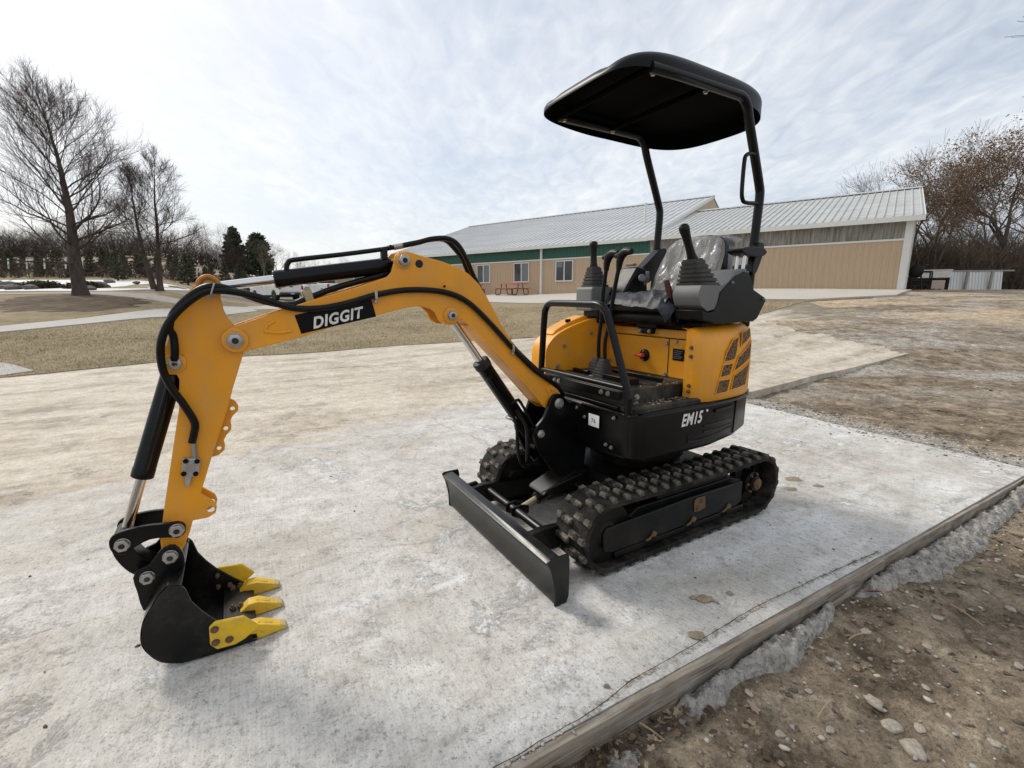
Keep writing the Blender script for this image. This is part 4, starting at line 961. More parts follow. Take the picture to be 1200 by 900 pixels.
bp = [(2.101, .912), (2.085, .90), (2.077, .88), (2.080, .862), (2.099, .845), (2.109, .825), (2.107, .808), (2.110, .79), (2.127, .772), (2.138, .752), (2.135, .735), (2.139, .715), (2.160, .698), (2.182, .695), (2.19, .72), (2.12, .91)]
bk.prism(bp, -.058, -.044, holes=[circ(2.097, .872, .0085, 10), circ(2.126, .798, .0085, 10), circ(2.155, .724, .0085, 10)]); bk.build('arm_bracket', ORANGE, ao, bevel=.002)
bs = MB(); boss(bs, 2.25, 1.064, .034, AY1, 1, .006); boss(bs, 2.313, .462, .030, AY1, 1, .010); boss(bs, 2.340, .372, .034, AY1, 1, .008)
tp = MB(); ring_ = [(2.123+.036*math.cos(a), 1.318+.044*math.sin(a)) for a in [2*math.pi*i/20 for i in range(20)]]
bs.build('arm_boss', ORANGE, ao, bevel=.002)
tb = MB(); tb.tube([(2.157, AY1+.004, 1.312), (2.150, AY1+.004, 1.345), (2.124, AY1+.004, 1.360), (2.098, AY1+.004, 1.345), (2.091, AY1+.004, 1.31)], .009, 8, 4); tb.build('arm_top_rim', worn('chipped_orange', (.50, .19, .02), (.16, .07, .03), .6, .7, 30), ao)
pin(2.123, 1.315, AY0-.012, AY1-.002, .023, ao); pin(2.25, 1.064, AY0-.012, AY1+.006, .018, ao)
# hydraulic valve block
vb = MB(); vb.prism([(2.266, .724), (2.214, .713), (2.222, .664), (2.231, .648), (2.277, .657)], AY1, AY1+.022); vbo = vb.build('valve_block', simple('cast_aluminium', (.40, .40, .39), .45, .6, .15, 20, .2), ao, bevel=.003)
fb = MB()
for (x, z) in ((2.257, .713), (2.224, .706), (2.233, .660), (2.268, .667)): bolt(fb, (x, AY1+.022, z), (0, 1, 0), .0065, .006)
fb.build('valve_bolt', SATIN, vbo)
vl = MB(); vl.lathe((2.246, AY1+.022, .688), (0, 1, 0), [(0, .016), (.003, .015)], 18); vl.tube([(2.256, AY1+.012, .655), (2.261, AY1+.012, .63), (2.263, AY1+.012, .612)], [.013, .010, .006], 8); vl.cyl((2.231, AY1+.012, .715), (2.227, AY1+.014, .79), .009, n=8); vl.build('valve_fitting', ZINC, vbo, bevel=.001)

# ---- cylinders
def cylinder(name, p0, p1, split, rb_, rr_, parent, tube_side=None):
    """barrel from p0 to split, rod on to p1; all in the boom plane y = -.05"""
    a, b_ = Vector((p0[0], -.05, p0[1])), Vector((p1[0], -.05, p1[1])); m = a.lerp(b_, split); d = (b_-a).normalized()
    q = MB(); q.lathe(a+d*.03, d, [(0, rb_*.8), (.01, rb_), ((m-a).length-.065, rb_), ((m-a).length-.063, rb_*1.035), ((m-a).length-.032, rb_*1.035), ((m-a).length-.03, rb_*.9)], 28)
    q.cyl(a+Vector((0, -.04, 0)), a+Vector((0, .04, 0)), rb_*.95, n=22); o_ = q.build(name, BLACK, parent, bevel=.002)
    r_ = MB(); r_.cyl(m-d*.02, b_-d*.02, rr_, n=20); r_.build('piston_rod', STEEL, o_)
    e_ = MB(); e_.cyl(b_+Vector((0, -.032, 0)), b_+Vector((0, .032, 0)), rr_*1.5, n=22); e_.build('rod_eye', SATIN, o_, bevel=.002)
    return o_
ac = cylinder('arm_cylinder', (1.430, 1.428), (2.128, 1.322), .695, .0325, .0175, EX)
tbm = MB(); tbm.tube([(1.867, -.05, 1.388), (1.866, -.05, 1.405), (1.858, -.05, 1.420), (1.84, -.05, 1.430), (1.66, -.05, 1.458), (1.497, -.05, 1.486), (1.44, -.05, 1.498)], .0095, 10, 3); tbm.build('steel_line', SATIN, ac)
tbm = MB(); tbm.bb(1.475, 1.50, -.065, -.035, 1.44, 1.492); tbm.cyl((1.462, -.072, 1.497), (1.462, -.028, 1.497), .009, n=10); tbm.build('line_clamp', SATIN, ac, bevel=.003)
tbm = MB(); tbm.cyl((1.445, -.05, 1.497), (1.40, -.05, 1.507), .012, n=8); tbm.build('line_fitting', ZINC, ac)
bc = cylinder('bucket_cylinder', (2.254, 1.058), (2.476, .433), .64, .0335, .0165, EX)
tbm = MB(); tbm.tube([(2.275, -.012, 1.0), (2.30, -.012, .925), (2.375, -.012, .70), (2.385, -.018, .68)], .008, 8); tbm.build('steel_line', SATIN, bc)
mc = cylinder('boom_cylinder', (.70, .495), (1.200, 1.207), .665, .0385, .0185, EX)
gl = MB(); gl.lathe((1.018, -.05, .948), (1.2-.70, 0, 1.207-.495), [(0, .043), (.035, .043), (.038, .036)], 24); gl.build('gland_nut', GRIM, mc, bevel=.003)
ln_ = MB(); ln_.tube([(1.01, -.0, .905), (1.03, .02, .895), (1.02, .025, .875), (.96, .025, .785), (.89, .025, .685), (.87, .025, .62), (.865, .022, .52), (.84, .02, .43), (.78, .0, .40), (.66, -.02, .44)], .0095, 10, 4); ln_.build('boom_hose', HOSE, mc)
ln_ = MB(); ln_.tube([(.86, .0, .72), (.81, .015, .63), (.80, .018, .55), (.80, .018, .47), (.79, .01, .42), (.70, 0, .40)], .011, 10, 4); ln_.build('boom_hose', HOSE, mc)
ln_ = MB(); ln_.tube([(.90, .02, .76), (.875, .028, .775), (.85, .028, .76), (.76, .022, .61)], .008, 8, 4); ln_.build('steel_line', SATIN, mc)
ln_ = MB(); ln_.bb(.875, .915, -.02, .03, .675, .69); ln_.build('line_clamp', ZINC, mc, bevel=.003)

# ---- linkage and bucket
LK0, LK1 = (2.465, .452), (2.410, .318)
for (a, b_) in ((.008, .024), (-.124, -.108)):
    q = MB(); mid_ = smooth2([(2.500, .452), (2.494, .482), (2.465, .498), (2.40, .502), (2.335, .494), (2.305, .492), (2.285, .475), (2.287, .448), (2.31, .432), (2.335, .440), (2.39, .448), (2.44, .428), (2.462, .414), (2.49, .424)], 3, True)
    q.prism(mid_, a, b_); q.build('side_link', BLACK, EX, bevel=.003)
q = MB(); q.prism(smooth2([(2.500, .455), (2.485, .485), (2.455, .482), (2.440, .455), (2.445, .42), (2.425, .37), (2.395, .34), (2.383, .315), (2.40, .292), (2.43, .295), (2.465, .325), (2.49, .37), (2.503, .415)], 3, True), -.09, -.01)
q.build('bucket_link', BLACK, EX, bevel=.006)
q = MB(); q.cyl((2.31, -.10, .462), (2.31, 0, .462), .026, n=18); q.build('link_bush', SATIN, EX)
pin(2.310, .464, -.14, .024, .020, EX); pin(LK0[0], LK0[1], -.14, .024, .019, EX); pin(LK1[0], LK1[1], -.14, .040, .019, EX); pin(2.338, .376, -.14, .040, .020, EX)
# bucket: shell from a rolled profile, two side plates
bside = [(2.342, .316), (2.305, .303), (2.297, .289), (2.284, .234), (2.259, .188), (2.228, .143), (2.171, .078), (2.115, .022), (2.112, .004), (2.242, .004), (2.338, .010), (2.391, .038), (2.424, .087), (2.437, .136), (2.426, .199), (2.402, .243), (2.370, .291)]
WB0, WB1 = -.24, .14
bu = MB()
for (a, b_) in ((WB1-.010, WB1), (WB0, WB0+.010)): bu.prism(bside, a, b_)
shell = [(2.305, .306), (2.345, .318), (2.372, .293), (2.404, .245), (2.428, .200), (2.439, .136), (2.426, .086), (2.392, .036), (2.338, .008), (2.242, .002), (2.10, .002)]
shell = [shell[0]]+smooth2(shell[1:9], 4)+shell[9:]
inn = []
for i, p in enumerate(shell):
    a = Vector(shell[max(i-1, 0)]); b_ = Vector(shell[min(i+1, len(shell)-1)]); d = (b_-a).normalized(); inn.append((p[0]+d.y*-(-.012), p[1]-d.x*.012))
inn = [(p[0]-.012*(Vector(shell[min(i+1, len(shell)-1)])-Vector(shell[max(i-1, 0)])).normalized().y*-1, p[1]+.012*-(Vector(shell[min(i+1, len(shell)-1)])-Vector(shell[max(i-1, 0)])).normalized().x) for i, p in enumerate(shell)]
k = len(shell); o0 = len(bu.v)
for (px__, pz) in shell: bu.v += [(px__, WB0+.004, pz), (px__, WB1-.004, pz)]
for (px__, pz) in inn: bu.v += [(px__, WB0+.004, pz), (px__, WB1-.004, pz)]
for i in range(k-1):
    bu.f += [(o0+2*i, o0+2*i+1, o0+2*i+3, o0+2*i+2), (o0+2*k+2*i, o0+2*k+2*i+2, o0+2*k+2*i+3, o0+2*k+2*i+1)]
bu.f += [(o0, o0+2*k, o0+2*k+1, o0+1), (o0+2*k-2, o0+2*k-1, o0+4*k-1, o0+4*k-2)]
buo = bu.build('bucket', worn('scuffed_bucket_paint', (.003, .0032, .0036), (.13, .115, .095), .32, .30, 6, bump=.06, spec=.25, fine=45), EX, bevel=.002)
lp = MB(); lp.prism([(2.10, .004), (2.10, .026), (2.135, .034), (2.205, .034), (2.205, .006)], WB0+.011, WB1-.011); lp.build('bucket_lip', BLADE, buo, bevel=.002)
lr = MB(); lr.tube([(2.207, WB0+.012, .030), (2.207, WB1-.012, .030)], .007, 6); lr.build('lip_weld', BLADE, buo)
for (a, b_) in ((.025, .040), (-.140, -.125)):
    q = MB(); q.prism(smooth2([(2.300, .375), (2.32, .412), (2.352, .414), (2.375, .392), (2.40, .362), (2.432, .352), (2.450, .325), (2.445, .27), (2.436, .19), (2.40, .23), (2.36, .29), (2.325, .312), (2.302, .33)], 2, True), a, b_); q.build('bucket_ear', BLACK, buo, bevel=.003)
q = MB(); q.cyl((2.330, -.125, .330), (2.330, .025, .330), .030, n=18); q.prism([(2.32, .33), (2.36, .32), (2.42, .24), (2.41, .22), (2.33, .30)], -.125, .025); q.build('ear_brace', BLACK, buo, bevel=.003)
for s, y in ((1, WB1), (-1, WB0)):
    q = MB(); cut = [(2.244, .125), (2.226, .139), (2.135, .128), (2.088, .068), (2.142, .033), (2.172, .024), (2.230, .028), (2.248, .055)]
    q.prism(cut, y+s*.001, y+s*.015); qo = q.build('side_cutter', YELL, buo, bevel=.005)
    fb = MB()
    for (x, z) in ((2.228, .112), (2.230, .060), (2.188, .055)):
        fb.lathe((x, y+s*.015, z), (0, s, 0), [(0, .0135), (.002, .0135)], 16); fb.lathe((x, y+s*.017, z), (0, s, 0), [(0, .0105), (.007, .0105)], 6)
        fb.lathe((x, y-s*.010, z), (0, -s, 0), [(0, .010), (.010, .010), (.012, .006), (.02, .006)], 6)
    fb.build('cutter_bolt', RUST, qo)
def tooth(y):
    q = MB(); w0, w1 = .026, .020
    A = [(2.155, .032), (2.12, .058), (2.085, .056), (2.004, .016), (2.0, .002), (2.08, .000), (2.155, .002)]
    n_ = len(A); wd = [w0, w0, w0, w1, w1, w0, w0]
    q.v = [(x, y-ww, z) for (x, z), ww in zip(A, wd)]+[(x, y+ww, z) for (x, z), ww in zip(A, wd)]
    q.f = [tuple(range(n_)), tuple(range(2*n_-1, n_-1, -1))]+[(i, n_+i, n_+(i+1) % n_, (i+1) % n_) for i in range(n_)]
    to = q.build('bucket_tooth', YELL, buo, bevel=.003)
    t_ = MB(); t_.prism([(2.022, .026), (2.000, .0165), (1.994, .0015), (2.02, .001)], y-.0205, y+.0205); t_.build('tooth_tip', WORNTIP, to, bevel=.003)
    g_ = MB(); g_.prism([(2.092, .0605), (2.045, .0385), (2.048, .036), (2.093, .0575)], y-.010, y+.010); g_.build('tooth_rib', YELL, to, bevel=.002)
    fb = MB()
    for x in (2.178, 2.150):
        fb.lathe((x, y-.015, .034), (0, 0, 1), [(0, .012), (.010, .012), (.010, .007), (.018, .007), (.020, .004)], 6)
    fb.build('tooth_bolt', RUST, to)
for y in (.103, -.05, -.203): tooth(y)

# ---- hoses on the boom
def hose(pts, r=.0125, name='hydraulic_hose', parent=EX, mat=HOSE, k=6):
    m = MB(); m.tube(pts, r, 10, k); return m.build(name, mat, parent)
HY = .028
h1 = [(2.232, .012, .776), (2.222, .014, .81), (2.216, .016, .85), (2.240, .02, .92), (2.268, .024, .985), (2.284, HY, 1.06), (2.274, HY+.012, 1.148), (2.232, HY+.012, 1.228), (2.15, HY+.012, 1.300), (2.086, HY+.012, 1.312), (1.983, HY+.010, 1.292), (1.875, HY, 1.251), (1.771, HY, 1.246), (1.658, HY, 1.267), (1.544, HY, 1.299), (1.409, HY, 1.318), (1.254, HY, 1.310), (1.139, HY, 1.266), (1.021, HY, 1.165), (.894, HY, 1.036), (.777, HY, .929), (.69, HY, .868), (.62, HY-.01, .82), (.56, 0, .76)]
hose(h1)
h2 = [(2.250, .012, 1.075), (2.244, .018, 1.11), (2.243, .02, 1.16), (2.249, .03, 1.19), (2.226, .034, 1.245), (2.155, .036, 1.312), (2.086, .034, 1.324), (1.957, .012, 1.274), (1.868, -.03, 1.259), (1.803, -.04, 1.284), (1.686, -.04, 1.328), (1.52, -.04, 1.375), (1.44, -.05, 1.40)]
hose(h2)
h3 = [(2.10, -.02, 1.33), (1.99, -.03, 1.290), (1.89, -.05, 1.263), (1.80, -.07, 1.284), (1.686, -.07, 1.33), (1.52, -.07, 1.378), (1.44, -.07, 1.40)]
hose(h3, .010)
for y, dz in ((-.035, .0), (-.075, -.012)):
    hose([(1.405, y, 1.506), (1.335, y, 1.523), (1.27, y, 1.541), (1.20, y, 1.545), (1.15, y, 1.52+dz), (1.11, y, 1.46), (1.075, y-.01, 1.395), (1.03, y-.01, 1.315), (.95, y-.01, 1.175), (.87, y-.01, 1.06), (.78, y-.01, .972), (.68, y-.01, .885), (.60, y, .80)], .0115)
cl = MB()
for (x, z) in ((1.553, 1.295), (.90, 1.040)): cl.box((x, HY, z), (.012, .034, .034)); cl.lathe((x, HY-.01, z-.024), (0, 1, 0), [(0, .008), (.02, .008)], 8)
cl.build('hose_clip', ZINC, boo, bevel=.003)
cl = MB(); cl.box((1.80, -.055, 1.293), (.035, .06, .05), Matrix.Rotation(R(16), 3, 'Y')); cl.box((1.80, -.055, 1.318), (.02, .03, .02)); cl.box((.885, -.05, 1.075), (.02, .06, .03)); cl.build('hose_clamp', BRASS, boo, bevel=.005)
cl = MB(); cl.box((2.112, .04, 1.318), (.006, .030, .040), Matrix.Rotation(R(-20), 3, 'Y')); cl.build('cable_tie', ZINC, EX, bevel=.002)
cl = MB(); cl.cyl((2.250, .004, 1.045), (2.249, .012, 1.085), .013, n=8); cl.build('hose_fitting', ZINC, EX)

# ============================================================ METAL BUILDING
BA = Vector((16.63, 19.98, 0)); BD = Vector((-.785, .62, 0)).normalized(); BN = Vector((.62, .785, 0)).normalized()
B = empty('metal_building', BA, math.atan2(BD.y, BD.x))      # local x along the front wall, local -y towards the back
tag(B, 'long low metal building with tan ribbed siding and pale metal roof', 'building')
def bl_(s, back, z): return (s, -back, z)
ZB, ZT, ZE = 1.15, 3.585, 4.55
n = NT('tan_siding'); c = n.coord(); a = n.noise(n.coord('Object', (3, 3, .6)), 1.6, 4, .6)
n.set(n.mix(n.ramp(a, [(.35, 0), (.7, .3)]), (.50, .38, .255), (.42, .31, .205)), .6, 0, .3); TAN = n.m
n = NT('green_siding'); a = n.noise(n.coord('Object', (3, 3, .6)), 1.6, 4, .6); n.set(n.mix(n.ramp(a, [(.35, 0), (.7, .4)]), (.028, .105, .075), (.018, .075, .055)), .5, 0, .4); GREEN = n.m
n = NT('weathered_grey_siding'); a = n.noise(n.coord('Object', (4, 4, .35)), 2.2, 6, .7, .3); n.set(n.ramp(a, [(.34, (.13, .125, .105)), (.52, (.26, .25, .22)), (.68, (.40, .385, .34))]), .8, 0, .2); WGREY = n.m
n = NT('roof_metal'); a = n.noise(n.coord('Object', (.25, 1.4, 1)), 1.1, 6, .65, .2); n.set(n.ramp(a, [(.32, (.42, .43, .43)), (.66, (.55, .56, .555))]), .5, .15, .4); ROOF = n.m
n = NT('old_roof_metal'); a = n.noise(n.coord('Object', (.5, 1.6, 1)), 1.6, 6, .65, .2); n.set(n.ramp(a, [(.32, (.37, .38, .36)), (.66, (.52, .53, .51))]), .55, .1, .4); ROOF2 = n.m
TRIM = simple('white_trim', (.66, .66, .63), .5, 0, .08)
n = NT('window_glass'); n.set((.015, .02, .022), .06, 0, .8); n.bump(n.noise(n.coord(), 2.5, 3), .05, .02); GLASS = n.m
def ribwall(mb, s0, s1, z0, z1, y, pitch=.23):
    """ribbed sheet: flat pans with raised ribs as one zig-zag strip"""
    pts = []; s = s0
    while s < s1-1e-6:
        e_ = min(s+pitch, s1); pts += [(s, 0), (s+pitch*.62, 0), (s+pitch*.70, .025), (s+pitch*.86, .025), (s+pitch*.94, 0)]; s = e_
    pts = [p for p in pts if p[0] <= s1]+[(s1, 0)]
    k = len(pts); vs = [(p[0], y+p[1], z0) for p in pts]+[(p[0], y+p[1], z1) for p in pts]
    mb.add(vs, [(i, i+1, k+i+1, k+i) for i in range(k-1)]); return mb
JS, EL = 11.3, 35.6
core = MB(); core.bb(.06, EL-.05, -.2, -.04, ZB, ZE-.05); core.build('wall_core', TRIM, B)
o = ribwall(MB(), .02, EL, ZB, ZT-.02, 0).build('siding', TAN, B, smooth=20); o['kind'] = 'stuff'; o['label'] = 'tan ribbed metal siding of the lower wall'
o = ribwall(MB(), JS, EL, ZT+.05, ZE-.03, 0).build('green_siding', GREEN, B, smooth=20); o['kind'] = 'stuff'; o['label'] = 'dark green ribbed band under the eave'
o = ribwall(MB(), .02, JS-.02, ZT+.05, ZE-.03, 0).build('grey_siding', WGREY, B, smooth=20); o['kind'] = 'stuff'; o['label'] = 'weathered grey band under the eave of the right wing'
q = MB(); q.bb(0, EL, .004, .045, ZT-.025, ZT+.055); q.build('belt_trim', TRIM, B)
q = MB(); q.bb(-.08, .24, -.02, .05, ZB, ZE-.02); q.bb(-.08, -.01, -.25, .05, ZB, ZE-.02); q.build('corner_trim', TRIM, B)
for s in (18.66, ): q = MB(); q.bb(s-.07, s+.07, .03, .14, 1.2, ZE-.08); q.box((s, .19, 1.28), (.14, .2, .1), Matrix.Rotation(R(-30), 3, 'X')); q.build('downspout', TRIM, B, bevel=.01)
q = MB(); q.bb(.02, JS, .055, .075, 1.2, 1.50); q.build('base_trim', TAN, B)
# end walls
q = MB(); q.prism([(.03, ZB), (16.0, ZB), (16.0, ZE), (8.0, 6.80), (.03, ZE)], .05, .10, 'x'); q.v = [(x, -y, z) for x, y, z in q.v]; q.build('end_wall', TAN, B)
q = MB(); q.prism([(.03, ZB), (23.0, ZB), (23.0, ZE), (11.5, 8.32), (.03, ZE)], JS+.02, JS+.08, 'x'); q.v = [(x, -y, z) for x, y, z in q.v]; q.build('gable_wall', TAN, B)
q = MB(); q.prism([(.03, ZB), (23.0, ZB), (23.0, ZE), (11.5, 8.32), (.03, ZE)], EL-.1, EL-.04, 'x'); q.v = [(x, -y, z) for x, y, z in q.v]; q.build('end_wall', TAN, B)
q = MB(); q.bb(.1, EL-.1, -23.0, -22.9, ZB, ZE); q.build('back_wall', TAN, B)
# roofs with standing ribs
def roof(name, s0, s1, half, zr, mat, over=.35, pitch=.31):
    sl_ = (zr-ZE)/half; q = MB(); t = .05
    for sg in (0, 1):
        def P(s, d, h): return (s, -(d if sg == 0 else 2*half-d), ZE+sl_*d+h)
        q.add([P(s0, -over, 0), P(s1, -over, 0), P(s1, half, 0), P(s0, half, 0), P(s0, -over, t), P(s1, -over, t), P(s1, half, t), P(s0, half, t)], [(0, 1, 2, 3), (7, 6, 5, 4), (0, 4, 5, 1), (1, 5, 6, 2), (2, 6, 7, 3), (3, 7, 4, 0)])
    o_ = q.build(name, mat, B, smooth=0); r_ = MB(); s = s0+.08
    while s < s1-.05:
        w_ = .035
        r_.add([(s-w_, over, ZE-sl_*over+t), (s+w_, over, ZE-sl_*over+t), (s+w_, -half, zr+t), (s-w_, -half, zr+t), (s-w_*.4, over, ZE-sl_*over+t+.045), (s+w_*.4, over, ZE-sl_*over+t+.045), (s+w_*.4, -half, zr+t+.045), (s-w_*.4, -half, zr+t+.045)], [(4, 5, 6, 7), (0, 1, 5, 4), (1, 2, 6, 5), (3, 0, 4, 7)]); s += pitch
    rr = r_.build('roof_rib', mat, o_, smooth=0); rr['kind'] = 'stuff'
    c_ = MB(); c_.prism([(half-.3, zr-sl_*.3+t+.05), (half, zr+t+.07), (half+.3, zr-sl_*.3+t+.05), (half+.3, zr-sl_*.3+t+.08), (half, zr+t+.10), (half-.3, zr-sl_*.3+t+.08)], s0-.02, s1+.02, 'x'); c_.v = [(x, -y, z) for x, y, z in c_.v]; c_.build('ridge_cap', mat, o_, smooth=0)
    f_ = MB(); f_.bb(s0-.03, s1+.03, over-.01, over+.07, ZE-sl_*over-.16, ZE-sl_*over+.045); f_.build('fascia_gutter', TRIM, o_)
    sf = MB(); sf.bb(s0, s1, .04, over-.01, ZE-sl_*over-.10, ZE-sl_*over-.07); sf.build('soffit', TRIM, o_)
    for s in (s0, s1):
        k_ = MB(); k_.prism([(-over, ZE-sl_*over-.15), (half, zr-.12), (half, zr+.09), (-over, ZE-sl_*over+.07)], s-.035 if s == s0 else s, s if s == s0 else s+.035, 'x'); k_.v = [(x, -y, z) for x, y, z in k_.v]; k_.build('rake_trim', TRIM, o_)
    return o_
roof('right_roof', -.30, JS-.05, 8.0, 6.87, ROOF2)
lr_ = roof('left_roof', JS, EL+.3, 11.5, 8.42, ROOF, pitch=.45)
vp = MB(); vp.lathe((13.3, -3.9, 5.7), (0, 0, 1), [(0, .12), (.05, .12), (.06, .075), (1.35, .075), (1.36, .09), (1.42, .09)], 14); vp.build('vent_pipe', TRIM, lr_)
# windows
for s0, s1 in ((23.18, 24.46), (19.67, 20.99), (16.22, 17.54)):
    z0, z1 = 2.17, 3.49
    g_ = MB(); g_.bb(s0+.05, s1-.05, .02, .045, z0+.05, z1-.05); go_ = g_.build('window', GLASS, B)
    f_ = MB(); f_.bb(s0, s1, .02, .085, z1-.06, z1); f_.bb(s0, s1, .02, .10, z0, z0+.07); f_.bb(s0, s0+.06, .02, .084, z0+.07, z1-.06); f_.bb(s1-.06, s1, .02, .084, z0+.07, z1-.06)
    f_.build('window_frame', TRIM, go_)
    f_ = MB(); f_.bb((s0+s1)/2-.035, (s0+s1)/2+.035, .02, .075, z0+.07, z1-.06); f_.build('mullion', TRIM, go_)
    b_ = MB(); b_.bb((s0+s1)/2-.56, (s0+s1)/2-.04, .0455, .047, z0+.06, z1-.06) if s0 > 18 else b_.bb(s1-.5, s1-.07, .0455, .047, z0+.9, z1-.06); b_.build('blind', simple('blind_grey', (.16, .2, .2), .5, 0, .1) if 'blind_grey' not in MATS else MATS['blind_grey'], go_)
# low annexe at the left end
q = empty('annexe_building', BA+BD*(EL+.4), math.atan2(BD.y, BD.x)); tag(q, 'low tan annexe beyond the left end of the metal building', 'building')
a_ = ribwall(MB(), 0, 8.4, .8, 3.3, 0).build('siding', TAN, q, smooth=20); a_['kind'] = 'stuff'
a_ = MB(); a_.bb(0, 8.4, -8, -.04, .8, 3.3); a_.build('wall', TAN, q)
a_ = MB(); a_.add([(-.1, .3, 3.22), (8.7, .3, 3.22), (8.7, -8.2, 4.0), (-.1, -8.2, 4.0), (-.1, .3, 3.34), (8.7, .3, 3.34), (8.7, -8.2, 4.12), (-.1, -8.2, 4.12)], [(0, 1, 2, 3), (4, 5, 6, 7), (0, 4, 5, 1), (1, 5, 6, 2), (2, 6, 7, 3), (3, 7, 4, 0)]); a_.build('roof', ROOF, q, smooth=0)

# ============================================================ PICNIC TABLES
REDW = simple('red_picnic_paint', (.62, .13, .08), .6, 0, .2, 4)
def picnic(s, back, lab):
    p = BA+BD*s-BN*back; t = empty('picnic_table', (p.x, p.y, t1(p.x, p.y)+.055), math.atan2(BD.y, BD.x)); tag(t, lab, 'picnic table', 'picnic tables by the wall')
    for k in range(5): m = MB(); m.bb(-1.0, 1.0, -.36+k*.145, -.36+k*.145+.135, .72, .765); m.build('plank', REDW, t, bevel=.006)
    for sy in (-1, 1):
        for k in range(2): m = MB(); m.bb(-1.0, 1.0, sy*.72-.13+k*.135, sy*.72-.13+k*.135+.125, .42, .46); m.build('bench_plank', REDW, t, bevel=.006)
    for x in (-.7, .7):
        for sy in (-1, 1):
            m = MB(); m.tube([(x, sy*.24, .71), (x, sy*.28, .45), (x, sy*.42, .06), (x, sy*.5, .03), (x, sy*.78, .03), (x, sy*.85, .09), (x, sy*.82, .41)], .026, 8, 4); m.build('leg', GRIP, t)
        m = MB(); m.cyl((x, -.82, .40), (x, .82, .40), .02, n=8); m.build('brace', GRIP, t)
picnic(20.0, 1.5, 'red picnic table in front of the middle window'); picnic(23.9, 1.5, 'red picnic table half hidden behind the excavator boom')

